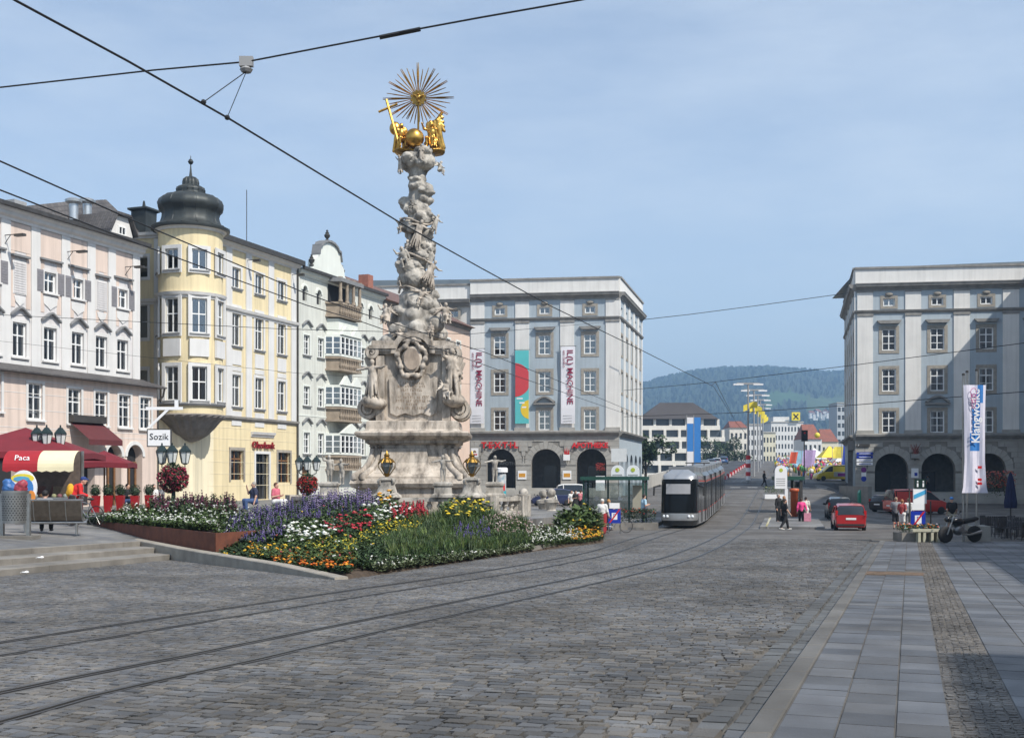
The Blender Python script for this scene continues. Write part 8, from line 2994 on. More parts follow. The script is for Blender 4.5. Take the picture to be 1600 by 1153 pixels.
t = thing('flower_trough', 'grey window trough with reddish grasses on the pier between the arches', 'planter', (K2[0], K2[1],0), f2.rz)
x, z = f2.u(1429), f2.z(1429,716)
MB().box(x - .45, x + .45,-.55,-.12, z, z + .45).build('trough', m_steel, t)
mb = MB()
for k in range(26):
 a = r.uniform(-.6,.6)
 mb.tube([(x + r.uniform(-.35,.35),-.35, z + .4),(x + a, -.4, z + r.uniform(.9,1.6))],.018,3)
mb.build('grasses', M('grass_red', (.22,.05,.04), var=.2), t)
t = thing('notice_case', 'white framed notice on the pier between two right arches', 'poster', (K2[0], K2[1],0), f2.rz)
x, z = f2.u(1429), f2.z(1429,739)
MB().box(x - .36, x + .36,-.2,-.1, z - .5, z + .5).build('frame', m_whitesign, t)
MB().box(x - .05, x + .25,-.21,-.2, z - .3, z + .05).build('print', m_blue, t)
# ---- right foreground group: three flag poles with long banner, info board, planter bench, motorcycle
fb = at(1526,847,45.0)
fbz = plane_z(45) + .05
fl = thing('flag_base', 'three steel flagpoles in a concrete block with long Klangwolke banner', 'flagpole', (fb.x, fb.y, fbz),0)
MB().slab([(-.25,-.3),(.42,-.3),(.42,.5),(-.25,.5)],0,.62).build('concrete_block', M('concrete', (.3,.29,.26), var=.12, scale=3, bump=.2), fl)
top = z_at(580,45) - fbz
for x, y, tt in ((-.42,.25, top - .15),(-.2,.45, top - .02),(.0,0, top)):
 MB().tube([(x, y, 0),(x, y, tt)],.045,8).build('pole', m_steel, fl)
 MB().lathe([(.06, tt),(.06, tt + .08),(0, tt + .1)],8,(x, y, 0)).build('pole_cap', m_gutter, fl)
za, zb = z_at(770,45) - fbz, z_at(602,45) - fbz
n, m_ = 18,8
V, F = [],[]
C_ = []
for i in range(n + 1):
 f_ = i / n
 z = za + (zb - za) * f_
 hw_ = interp(f_, [0,.06,.3,.7,1],[.50,.44,.38,.40,.44])
 for j in range(m_ + 1):
  x = -.18 + hw_ * (-1 + 2 * j / m_) + .04
  y = -.16 + .05 * math.sin(j * 1.3 + f_ * 3) * (1 - .5 * f_)
  V.append((x, y, z))
F = [(i * (m_ + 1) + j, i * (m_ + 1) + j + 1,(i + 1) * (m_ + 1) + j + 1,(i + 1) * (m_ + 1) + j) for i in range(n) for j in range(m_)]
fo = MB().add(V, F).build('banner', M('banner_lilac_white', (.66,.64,.73), rough=.8, var=.04), fl)
fo.data.materials.append(M('banner_blue', (.03,.19,.52), rough=.7, var=.05))
for p in fo.data.polygons:
 i, j = divmod(p.index, m_)
 f_ = i / n
 if .38 < f_ < .985 and (interp(f_, [.38,1],[1.0,4.6]) <= j < interp(f_, [.38,1],[5.6,6.2])):
  p.material_index = 1
text('Klangwolke', .45, m_whitesign, fo, (-.13,-.26, za + (zb - za) * .46), rot=(math.pi / 2,-math.pi / 2,0), depth=.003, align='LEFT', bold=.008)
m_pinkp = M('print_pink', (.62,.12,.30), rough=.6, var=.05)
for k in range(3):
 MB().tube([(-.22 + .12 * math.cos(a) * (1 - .2 * k),-.265, zb - .3 - .22 * k + .17 * math.sin(a)) for a in np.linspace(0,6.28,17)],.012,4, False).build('ring_print', m_pinkp, fo)
for z_, w in ((.32,.12),(.47,.1),(.95,.1)):
 MB().box(-.1 - w / 2 + .1,.0 + w / 2 + .05,-.245,-.235, za + z_, za + z_ + .1).build('logo_print', m_redp, fo)
ib = at(1437,848,46)
t = thing('info_board', 'information pillar with map board and white i symbols', 'sign', (ib.x, ib.y, plane_z(46)),.05)
zc = z_at(775,46) - t.location.z
MB().tube([(-.42,0,0),(-.42,0, zc + .3)],.03,6).build('post', m_gutter, t)
MB().tube([(.45,0,0),(.45,0, zc - .2)],.03,6).build('post', m_gutter, t)
MB().box(-.27,.27,-.03,.03, zc - .3, zc + .3).build('map_board', m_whitesign, t)
MB().prism([(-.25, zc - .12),(.25, zc + .1),(.25, zc + .27),(-.25, zc + .05)],-.04,-.03).build('print', M('map_blue', (.05,.35,.6), var=.1), t)
MB().box(-.22,.24,-.05,.05, zc + .31, zc + .68).build('info_cube', M('info_dark_green', (.01,.03,.025), var=0, rough=.3), t)
for x in (-.11,.12):
 MB().ball((x, -.06, zc + .58),(.035,.02,.035),8,6).box(x - .03, x + .03,-.07,-.05, zc + .37, zc + .52).build('i_symbol', m_whitesign, t)
no_parking_board(1434,49, plane_z(49), 'blue crossed-out parking sign behind the information pillar', 'mobile parking zone signs')
pl_ = at(1438,848,44.6)
t = thing('planter_bench', 'planter with flowers framed by a pale timber bench', 'planter', (pl_.x, pl_.y, plane_z(44.6) + .06),.02)
m_pale = M('bench_pale', (.42,.40,.30), rough=.7, var=.1, scale=8)
MB().box(-.45,.8,-.42,-.12,.40,.50).build('bench_top', m_pale, t)
for x in (-.18,.02,.32,.56):
 MB().box(x - .05, x + .05,-.40,-.14,0,.40).build('bench_leg', m_pale, t)
MB().box(-.75,.85,-.1,.9,0,.34).build('trough', m_step, t)
flower_mass('foliage', '', t, (-.7,.8,-.05,.85,.3,.62),800, m_leafd, [(.7,.25,.03),(.75,.75,.7),(.6,.08,.04)],60,.1, seed=75)
mp = at(1500,848,43.6)
t = thing('motorcycle', 'black motorcycle parked beside the planter bench', 'motorcycle', (mp.x, mp.y, plane_z(43.6) + .06), math.pi + .35)
for x in (-.68,.68):
 mb = MB().lathe([(.2,-.06),(.3,-.065),(.32,0),(.3,.065),(.2,.06)],22)
 w = mb.build('wheel', m_tyre, t, True, (x, 0,.32),(math.pi / 2,0,0))
 MB().lathe([(0,-.04),(.2,-.04),(.2,.04),(0,.04)],12).build('rim', m_gutter, w)
 mb = MB()
 for k in range(7):
  a = 2 * math.pi * k / 7
  mb.tube([(.03 * math.cos(a),.03 * math.sin(a),.05),(.22 * math.cos(a),.22 * math.sin(a),.05)],.012,4)
 mb.build('spokes', m_steel, w)
m_moto = M('moto_black', (.012,.012,.014), rough=.25, var=.1, coat=.5)
sdf_obj('fuel_tank', [('e', (.18,0,.82),(.30,.17,.16)),('e', (.02,0,.78),(.2,.14,.12))], m_moto, t, .025,.05)
sdf_obj('seat', [cap((-.1,0,.80),(-.62,0,.86),.11,.09),('e', (-.72,0,.9),(.16,.1,.08))], m_black, t, .025,.04)
sdf_obj('engine', [('e', (.08,0,.48),(.24,.19,.2)), cap((.05,.12,.4),(-.15,.12,.42),.09,.08), cap((.05,-.12,.55),(.2,-.12,.65),.08,.07)], M('engine_metal', (.2,.2,.2), rough=.4, metal=.8, var=.2, scale=12), t, .025,.03)
MB().tube([(.68,-.1,.32),(.45,-.1,.85),(.38,-.1,1.02)],.03,6).tube([(.68,.1,.32),(.45,.1,.85),(.38,.1,1.02)],.03,6).build('fork', m_steel, t)
MB().tube([(.33,-.36,1.03),(.4,-.18,1.06),(.4,.18,1.06),(.33,.36,1.03)],.017,6).build('handlebar', m_steel, t)
MB().ball((.6,0,.9),(.11,.12,.12),12,8).build('headlamp', m_moto, t, True)
MB().tube([(.1,.16,.35),(-.3,.18,.3),(-.85,.19,.42)],[.035,.045,.06],8).build('exhaust', m_steel, t)
MB().tube([(-.68,.09,.32),(-.2,.09,.42),(.05,.05,.4)],.03,6).build('swing_arm', m_gutter, t)
for sy in (-1,1):
 MB().tube([(.36, sy * .3,1.03),(.33, sy * .38,1.18)],.01,4).ball((.33, sy * .4,1.2),(.03,.07,.045),8,6).build('mirror', m_black, t)
up = at(1579,800,56)
t = thing('closed_parasol', 'folded navy blue parasol in the shade at the right edge', 'parasol', (up.x, up.y, plane_z(56)))
MB().tube([(0,0,0),(0,0, z_at(737,56) - plane_z(56))],.035,8).build('pole', m_gutter, t)
h1 = z_at(739,56) - plane_z(56)
V, F = [],[]
n = 16
for j, (f_, r_) in enumerate(((0,.05),(.15,.12),(.5,.2),(.85,.27),(1,.25))):
 for i in range(n):
  a = 2 * math.pi * i / n
  rr_ = r_ * (1.12 if i % 2 else .85)
  V.append((rr_ * math.cos(a), rr_ * math.sin(a), h1 - f_ * 1.7))
F = [(j * n + i, (j + 1) * n + i, (j + 1) * n + (i + 1) % n, j * n + (i + 1) % n) for j in range(4) for i in range(n)]
MB().add(V, F).build('canvas', M('canvas_navy', (.012,.018,.06), rough=.8, var=.1), t)
MB().lathe([(.3,0),(.3,.08),(.06,.12)],14).build('base', m_step, t)
m_rattan = M('chair_dark', (.045,.042,.045), rough=.7, var=.2, scale=10)
def cafe_chair(loc, rz, label):
 t = thing('cafe_chair', label, 'chair', loc, rz, 'dark cafe chairs in the shade')
 MB().box(-.22,.22,-.22,.22,.43,.47).build('seat', m_rattan, t)
 mb = MB()
 for k in range(5):
  mb.box(-.2 + .1 * k - .025,-.2 + .1 * k + .025,.2,.225,.47,.88)
 mb.build('backrest', m_rattan, t)
 for x in (-.2,.2):
  for y in (-.2,.2):
   MB().tube([(x, y, 0),(x, y, .43)],.016,5).build('leg', m_rattan, t)
 return t
def cafe_table(loc, label):
 t = thing('cafe_table', label, 'table', loc, 0, 'dark cafe tables in the shade')
 MB().lathe([(.38,.71),(.38,.74)],18).build('table_top', m_rattan, t)
 MB().tube([(0,0,.05),(0,0,.72)],.03,6).build('stem', m_gutter, t)
 MB().lathe([(.25,0),(.25,.03),(.04,.06)],14).build('foot', m_gutter, t)
spots = [(1572,50.5),(1592,52.5),(1560,55.5),(1598,48.0)]
ordn = ['nearest', 'second', 'third', 'last']
for i, (px, D) in enumerate(spots):
 p = gpt(px, D)
 nm_ = ('beside the folded parasol foot', 'right of the folded parasol', 'left of the folded parasol', 'closest to the camera at the right edge')[i]
 cafe_table((p.x, p.y, p.z + .03), 'round dark cafe table ' + nm_)
 for k, a in enumerate((.4,2.2,4.0)):
  cafe_chair((p.x + .62 * math.cos(a), p.y + .62 * math.sin(a), p.z + .03), a - math.pi / 2, 'dark cafe chair %s of the table %s' % (('right', 'behind', 'left')[k], nm_))
rp_ = at(1562,795,58)
t = thing('flower_urn', 'tall pot of reddish flowers beside the folded parasol', 'planter', (rp_.x, rp_.y, plane_z(58)))
ease(MB().lathe([(.25,0),(.2,.1),(.35,.8),(.42,.85)],16).build('pot', m_gutter, t))
hh = z_at(745,58) - plane_z(58)
flower_mass('flowers', '', t, (-.7,.7,-.4,.4, hh - 1.1, hh),500, m_leafd, [(.4,.08,.06),(.45,.15,.12)],240,.12, seed=76)
# ================================================================== people
def tp(px, D, dz=0.0):
 X = (px - CX) / FPX * D
 return (X, D, terr_z(X, D) + dz)
def gp(px, D, dz=0.0):
 return tuple(gpt(px, D) + Vector((0,0, dz)))
BLK, NAVY, WHT = ('black', (.012,.012,.014)),('navy', (.03,.035,.07)),('white', (.7,.69,.66))
JEAN, KHA, GRY = ('jeans', (.05,.09,.2)),('khaki', (.3,.26,.18)),('grey', (.2,.2,.21))
person('person in grey top reading a paper on the steel bench', tuple(Vector(tp(66,35.0)) + Vector((0,.12,.06))), math.pi + .2, GRY, BLK, 1.74, 'sit', 'front', .3,(.012,.01,.01))
person('cyclist in bright red jacket and blue scarf beside the stall', tp(114,39.5), math.pi * .6,('red', (.6,.02,.02)), BLK, 1.74, 'stand', 'front', .5, sleeves='long', cap_col=(.02,.04,.16), backpack=(.65,.33,.02))
person('stall vendor in grey shirt behind the ice-cream counter', tp(98,43.6),-.3, GRY, BLK, 1.75, 'stand', 'bent', cap_col=(.03,.06,.18))
person('person in dark jacket sitting at the cafe behind the red planters', tp(199,56.5),1.2, BLK, JEAN, 1.75, 'sit', 'bent', sleeves='long')
person('person in white shirt sitting at the far cafe left of the crimson flower ball', tp(240,57),.9, WHT, BLK, 1.72, 'sit', 'bent', hair=(.02,.015,.01))
person('person in grey shirt sitting close behind the crimson flower ball', tp(252,58),-.9, GRY, JEAN, 1.72, 'sit', 'front', hair=(.015,.01,.01))
person('woman in navy shirt sitting among the flowers with raised arm', tp(397,49,.18),-1.1, NAVY, JEAN, 1.68, 'sit', 'face', hair=(.3,.27,.24), f=1.12)
person('woman in pink checked shirt sitting opposite the navy shirt woman', tp(431,49,.15),1.2,('pink', (.55,.13,.18)), WHT, 1.68, 'sit', 'bent', hair=(.1,.04,.02), f=1.12)
person('man in cream jacket walking behind the stone balls', gp(866,92),2.2,('cream', (.62,.6,.52)), KHA, 1.76, 'walk', hair=(.5,.48,.45), sleeves='long')
person('woman in black dress with long black hair before the blue car', gp(899,88),.6, BLK, BLK, 1.72, 'stand', 'bent', hair=(.01,.01,.01), long_hair=True, skirt=.33)
person('person in white top left of the woman in black dress', gp(893,90),.3, WHT, KHA, 1.72, 'stand', hair=(.08,.04,.02))
person('person in white and red top right of the woman in black dress', gp(907,89.5),2.6,('pinkred', (.6,.2,.22)), BLK, 1.68, 'stand', hair=(.04,.02,.01))
person('woman in white top and long red skirt at the flower bed end', gp(941,57),2.7, WHT, ('redskirt', (.24,.012,.015)),1.72, 'walk', skirt=.07, cap_col=(.62,.6,.56), sleeves='long', f=1.1)
person('fair-haired person in black top beside the red skirt woman', gp(951,63),2.2, BLK, JEAN, 1.7, 'stand', 'bent', hair=(.42,.22,.08))
person('man in pale blue shirt and jeans waiting by the shelter', gp(1006,66.5,.18),1.9,('paleblue', (.38,.55,.66)),('darkjeans', (.02,.03,.06)),1.8, 'stand', 'bent', hair=(.02,.012,.01))
person('person in dark clothes crossing the tram lane far off', gp(1194,130),1.5, BLK, BLK, 1.76, 'walk', sleeves='long')
person('person in black with shoulder bag walking across the road', gp(1226,64),1.75, BLK, BLK, 1.74, 'walk', 'down', shoes=(.5,.5,.48), bag=('L', (.015,.015,.015),.8), stride=.16)
person('man in dark suit on the island next to the totem', gp(1216,74,.13),.8, BLK, BLK, 1.82, 'stand', sleeves='long', hair=(.3,.28,.26))
person('person in dark green jacket behind the man in suit', gp(1225,72,.13),2.0,('darkgreen', (.02,.03,.02)), BLK, 1.7, 'stand', hair=(.35,.17,.07), sleeves='long')
person('woman in bright pink jacket pulling bags on the island', gp(1252,74),2.9,('hotpink', (.68,.06,.22)), BLK, 1.66, 'walk', 'pull', sleeves='long', shoes=(.6,.6,.6), bag=('R', (.62,.25,.33),1.3), f=1.1)
person('person in cream top beside the pink jacket woman', gp(1259,75.5),2.7,('cream', (.62,.6,.52)), WHT, 1.68, 'walk', hair=(.02,.01,.01))
person('man in dark shirt and shorts standing left of the information pillar', gp(1400,66),2.8, GRY, ('darkshorts', (.03,.03,.035)),1.82, 'stand', 'bent', legs='short', hair=(.3,.2,.14), skin=0, f=1.12)
person('woman in red patterned top and white shorts by the pillar', gp(1409.5,65),2.3,('redpat', (.33,.05,.05)), WHT, 1.7, 'stand', 'bent', legs='short', hair=(.3,.12,.05))
person('person in white shirt behind the information pillar', gp(1420,67),2.9, WHT, GRY, 1.76, 'stand', hair=(.2,.15,.1))
person('man with dark backpack and blue cap in the shade', gp(1487,61),3.0, BLK, KHA, 1.82, 'walk', cap_col=(.05,.2,.5), backpack=(.012,.012,.014), legs='short')
for i, (px, D) in enumerate(((1372,117.5),(1382,118),(1455,117.8),(1480,118))):
 pp = gp(px, D)
 person('dark silhouetted person ' + ('left in the first arch', 'right in the first arch', 'with arms spread in the middle arch', 'with pale shirt in the middle arch')[i],(pp[0], D + 5.5,.16),2.5 + .5 * i, BLK if i != 3 else GRY, BLK, 1.74, 'stand' if i != 2 else 'walk', 'spread' if i == 2 else 'down', group='people in the right arcade')
# ================================================================== bridge, far town, hills, air
m_conc = M('bridge_parapet', (.42,.40,.36), rough=.85, var=.1, scale=.5)
t = thing('bridge_parapet', 'pale stone parapet along the left side of the bridge ramp', 'parapet', (16.5,138,0))
a, b = Vector((16.5,138)), Vector((48,258))
n = 24
for i in range(n):
 p, q_ = a.lerp(b, i / n), a.lerp(b, (i + 1) / n)
 zz = [interp(v.y, [131,200,260],[.68,3.2,5.3]) for v in (p, q_)]
 V = [(v.x + o_ - 16.5, v.y - 138, z + h_) for v, z in ((p, zz[0]),(q_, zz[1])) for o_ in (-.2,.2) for h_ in (-2.5,1.0)]
 MB().add(V, [(0,2,3,1),(4,5,7,6),(1,3,7,5),(0,1,5,4),(2,6,7,3)]).build('panel', m_conc, t)
m_asph = stone_mat('asphalt', (.05,.05,.052),(.036,.036,.038), bump=.3)
V, F = [],[]
ys_ = [122 + 1.5 * k for k in range(13)]
for y in ys_:
 for k in range(9):
  X = ramp_axis(y) - 10.5 + 21.5 * k / 8
  V.append((X, y, gz(X, y) + .02))
F = [(i * 9 + k, i * 9 + k + 1,(i + 1) * 9 + k + 1,(i + 1) * 9 + k) for i in range(len(ys_) - 1) for k in range(8)]
cr_ = tag(obj('cross_road', mesh_from('cross_road', V, F, True), m_asph), 'dark asphalt road crossing the bridge foot', kind='structure')
for k in range(9):
 X = 22 + 1.9 * k
 MB().add([(X, 126, gz(X, 126) + .03),(X + 1.1,126, gz(X + 1.1,126) + .03),(X + 1.1,126.5, gz(X + 1.1,126.5) + .03),(X, 126.5, gz(X, 126.5) + .03)],[(0,1,2,3)]).build('lane_dash', M('road_paint_white', (.7,.7,.68), rough=.7, var=.1), cr_)
V = []
ys_ = [140.5 + 5 * k for k in range(28)]
for y in ys_:
 for o_ in (-6.6,-2.2):
  X = track_x(B_pts, y) + o_
  V.append((X, y, gz(X, y) + .02))
tag(obj('bridge_lane', mesh_from('bridge_lane', V, [(2 * i, 2 * i + 1,2 * i + 3,2 * i + 2) for i in range(len(ys_) - 1)]), m_asph), 'asphalt car lane left of the tram rails on the bridge', kind='structure')
m_lp = M('lamp_post_grey', (.3,.3,.3), rough=.5, var=.05)
m_yflag = M('flag_yellow', (.72,.58,.06), rough=.7, var=.12, scale=2)
ordn = ['first', 'second', 'third', 'fourth', 'fifth', 'sixth']
for i, (X, D) in enumerate(((28.7,140),(33.6,160),(38.4,180),(44.2,205),(51.2,235),(57,262))):
 g = interp(D, [131,200,260],[.68,3.2,5.3])
 t = thing('bridge_lamp', 'tall double-armed lamp post, %s along the bridge' % ordn[i], 'street lamp', (X, D, g),0, 'lamp posts along the bridge')
 MB().tube([(0,0,0),(0,0,12)],[.14,.1],8).build('post', m_lp, t)
 MB().box(-1.4,1.4,-.12,.12,11.9,12.12).build('lamp_arm', m_lp, t)
 for sx in (-1,1):
  MB().box(sx * 1.2 - .6, sx * 1.2 + .6,-.2,.2,11.82,12.0).build('lamp_head', m_whitesign, t)
 if i == 0:
  for k in range(6):
   MB().lathe([(.3,.3 + .5 * k),(.3,.8 + .5 * k)],10).build('marker_band', m_redp if k % 2 else m_whitesign, t)
 n = 5
 V = [(x, .1 * math.sin(x * 3 + i),9.3 + .25 * math.sin(x * 2 + i) + h_) for x in np.linspace(-.6,1.1, n) for h_ in (-.45,.3)]
 MB().add(V, [(2 * k, 2 * k + 2,2 * k + 3,2 * k + 1) for k in range(n - 1)]).build('flag', m_yflag, t)
for i in range(13):
 D = 126 + i * 8
 X = track_x(B_pts, D) - 1.9
 t = thing('road_barrier', 'low red and white barrier, number %s from the near end of the row' % ['one', 'two', 'three', 'four', 'five', 'six', 'seven', 'eight', 'nine', 'ten', 'eleven', 'twelve', 'thirteen'][i], 'barrier', (X, D, gz(X, D)),-.24, 'barriers beside the tram lane')
 for k in range(5):
  MB().box(-.15,.15,-3 + 1.2 * k, -1.8 + 1.2 * k, 0,.45).build('block', m_redp if k % 2 == 0 else m_whitesign, t)
for i in (0,1):
 p = gpt(1079 + 11 * i, 150)
 t = thing('street_flag', ('blue and white banner left of the pair' if i == 0 else 'bright blue banner right of the pair') + ' on the bridge ramp', 'flag', p, 0, 'tall banners on the bridge ramp')
 H = z_at(652,150) - p.z
 MB().tube([(-.5,0,0),(-.5,0, H + .3)],.05,6).build('pole', m_lp, t)
 for k, (za, zb) in enumerate(((.12,.45),(.45,.9),(.9,1.0))):
  MB().box(-.45,.4,-.02,.02, H * za, H * zb).build('cloth', M('banner_blue', (.03,.19,.52)) if k == 1 or i else m_banner, t)
m_cream2 = wall_mat('concrete_cream', (.70,.66,.58),.06)
m_brown = M('roof_brown_tile', (.055,.046,.042), rough=.8, var=.15, scale=.2)
DT = 330
def fx(px, D=DT):
 return (px - CX) / FPX * D
th_ = thing('town_hall', 'terraced cream office block with brown roof beyond the bridge', 'building', (fx(1060), DT, 0))
xo = fx(1060)
lev = [(655,1000,1118),(672,995,1124),(690,990,1131),(708,985,1138),(727,980,1142),(746,980,1144)]
for k in range(5):
 za, zb = z_at(lev[k + 1][0], DT), z_at(lev[k][0], DT)
 xa, xb = fx(lev[k + 1][1]) - xo, fx(lev[k + 1][2]) - xo
 MB().box(xa, xb, -1.2 - .8 * k, 14, za, za + 1.25).build('balcony', m_cream2, th_)
 MB().box(xa + 1, xb - 1,.6 - .8 * k, 14, za + 1.25, zb).build('window_band', M('far_glass', (.05,.06,.07), rough=.2, var=.3, scale=.4), th_)
 nn = int((xb - xa) / 4.2)
 for j in range(nn + 1):
  x = xa + .5 + (xb - xa - 1) * j / nn
  MB().box(x - .35, x + .35,-1.0 - .8 * k, .8 - .8 * k, za + 1.25, zb).build('pier', m_cream2, th_)
z0, z1 = z_at(655, DT), z_at(627, DT)
MB().add([(fx(998) - xo, -2, z0),(fx(1121) - xo, -2, z0),(fx(1121) - xo, 16, z0),(fx(998) - xo, 16, z0),(fx(1035) - xo, 6, z1),(fx(1088) - xo, 6, z1)],[(0,1,5,4),(1,2,5),(2,3,4,5),(3,0,4)]).build('roof', m_brown, th_)
def block(px0, px1, py, D, col, label, nx_, nz_, roof=None, dep=12, name='town_building', flr=3.2, ww=.5):
 xa, xb, zt = fx(px0, D), fx(px1, D), z_at(py, D)
 t = thing(name, label, 'building', (xa, D, 0))
 W = xb - xa
 hs = []
 for i in range(nx_):
  for k in range(nz_):
   c, z = W * (i + .5) / nx_, zt - 1.0 - flr * (k + .75)
   hs.append((c - W / nx_ * ww / 2, c + W / nx_ * ww / 2, z, z + flr * .55))
 obj('wall', wall_mesh(W, -1, zt, hs, .3), col, t)
 for h_ in hs:
  MB().box(h_[0], h_[1],.25,.3, h_[2], h_[3]).build('window', M('far_glass', (.05,.06,.07)), t)
 body_box(t, 0, W, dep, -1, zt, col)
 if roof:
  gable_roof(t, 0, W, dep, zt, roof[1], roof[0],.4, hip=W * .15)
 else:
  MB().box(-.2, W + .2,-.3, dep, zt - .01, zt + .35).build('roof', m_conc, t)
 return t
m_w1, m_w2 = wall_mat('far_white', (.66,.65,.62),.04), wall_mat('far_yellowish', (.62,.58,.44),.04)
m_rr = roof_mat('far_red_roof', (.30,.10,.06),(.22,.08,.055))
block(1140,1168,668,345, m_cream2, 'beige office block right of the terraced block', 4,4,(m_rr, 2.2))
block(1168,1192,664,375, m_w1, 'white block with narrow windows behind the lamp posts', 5,6)
block(1192,1212,676,395, m_w2, 'pale yellow block between two white blocks', 4,5)
rb = block(1205,1255,660,430, m_w1, 'large white bank block under the yellow sign', 10,6)
MB().box(1,7,1,8, z_at(660,430), z_at(651,430)).build('roof_box', m_w1, rb)
t = thing('bank_sign', 'yellow square sign with black crossed bars on the white block', 'sign', (fx(1243.5,429),429, z_at(657,429)))
MB().box(-1.55,1.55,-.2,.2,0,3.1).build('panel', M('sign_yellow', (.75,.6,.03), var=0), t)
for s_ in (-1,1):
 MB().obox((0,-.25,1.5),(.42,.1,2.6), Matrix.Rotation(s_ * .75,3, 'Y')).build('bar', m_black, t)
block(1256,1284,686,330, m_w1, 'low white house with red roof behind the festival', 4,3,(m_rr, 4.5))
block(1284,1310,690,345, m_w2, 'yellowish house with red roof beside the palace corner', 4,3,(m_rr, 4))
block(1308,1334,630,460, M('tower_grey', (.42,.44,.45), var=.06), 'grey high-rise peeping out beside the right palace', 4,9, ww=.7)
for i, (px, py, D, R_, H) in enumerate(((1008,708,172,2.6,6),(1148,705,290,3.4,6),(1108,706,285,3.0,5))):
 p = Vector((fx(px, D), D, 0))
 zc = z_at(py, D)
 zb_ = gz(p.x, D)
 t = thing('broadleaf_tree', ('dark green tree beside the left palace end', 'round green tree at the end of the bridge', 'green tree before the terraced block')[i], 'tree', (p.x, p.y, zb_))
 MB().tube([(0,0,-1),(.1,0,(zc - zb_) * .6),(0,.1, zc - zb_ + .5)],[.28,.2,.08],8).tube([(0,0,(zc - zb_) * .5),(1.2,.3, zc - zb_ + .3)],[.12,.05],5).tube([(0,0,(zc - zb_) * .55),(-1.1,-.3, zc - zb_ + .6)],[.12,.05],5).build('trunk', M('bark', (.06,.045,.03), var=.2), t)
 rr = random.Random(90 + i)
 pl = Plant()
 cl = [(Vector((rr.gauss(0,.5), rr.gauss(0,.5), rr.gauss(0,.55))) * R_, R_ * rr.uniform(.3,.5)) for _ in range(16)]
 for c, r_ in cl:
  for _ in range(150):
   v = Vector((rr.gauss(0,1), rr.gauss(0,1), rr.gauss(0,1))).normalized() * r_ * rr.uniform(.6,1.05)
   tt = rr.uniform(.5,1.4)
   pl.leaf(np.array(c + v) + (0,0, zc - zb_), np.array((rr.uniform(-1,1), rr.uniform(-1,1), rr.uniform(-.6,.6))), np.array((rr.uniform(-1,1), rr.uniform(-1,1),1.)),.5,.16,(tt, tt, tt * .9))
 V = np.array(pl.LV).reshape(-1,3)
 obj('crown', quads_mesh('crown', V, np.arange(len(V)).reshape(-1,4), True, np.repeat(np.array(pl.LC),4, axis=0)), m_leafd, t)
rr = random.Random(33)
mb = MB()
cols_ = []
pal = [(.6,.05,.05),(.7,.68,.62),(.03,.03,.04),(.05,.12,.4),(.65,.5,.05),(.5,.1,.3),(.1,.3,.12),(.6,.3,.1),(.3,.5,.65),(.55,.5,.45)]
for i in range(290):
 px, D = rr.uniform(1212,1326), rr.uniform(150,245)
 X = fx(px, D)
 g = gz(X, D)
 h_ = rr.uniform(1.5,1.85)
 n0 = len(mb.V)
 mb.lathe([(.13,0),(.16, h_ * .45),(.15, h_ * .5)],6,(X, D, g))
 cols_ += [pal[rr.randrange(10)]] * (len(mb.V) - n0)
 n0 = len(mb.V)
 mb.lathe([(.17, h_ * .45),(.24, h_ * .62),(.25, h_ * .78),(.08, h_ * .86)],6,(X, D, g))
 mb.tube([(X - .25, D, g + h_ * .78),(X - .3, D - .1, g + h_ * .5)],.06,4)
 mb.tube([(X + .25, D, g + h_ * .78),(X + .3, D - .1, g + h_ * .5)],.06,4)
 cols_ += [pal[rr.randrange(10)]] * (len(mb.V) - n0)
 n0 = len(mb.V)
 mb.ball((X, D, g + h_ * .92),(.1,.11,.13),6,5)
 cols_ += [(.4,.22,.15)] * (len(mb.V) - n0)
tag(obj('festival_crowd', mesh_from('festival_crowd', mb.V, mb.F, True, np.array(cols_)), M('crowd_cloth', (.95,.95,.95), rough=.8, var=.1, attr='tint')), 'dense colourful crowd at the bridge corner', 'crowd', kind='stuff')
for px, py, D, c, lb in ((1296,697,190,(.72,.55,.05), 'yellow pointed festival tent'),(1272,700,200,(.7,.69,.66), 'white festival tent left of the yellow tent'),(1318,703,185,(.7,.69,.66), 'white festival tent at the palace corner')):
 p = gpt(px, D)
 t = thing('festival_tent', lb, 'tent', p)
 H = z_at(py, D) - p.z
 MB().lathe([(2.6, H - 1.9),(1.3, H - .9),(.1, H)],4, a0=math.pi / 4).build('roof', M('tent_%d' % int(sum(c) * 100), c, rough=.7, var=.05), t)
 for sx in (-1,1):
  for sy in (-1,1):
   MB().tube([(sx * 1.8, sy * 1.8,0),(sx * 1.8, sy * 1.8, H - 1.85)],.05,5).build('pole', m_lp, t)
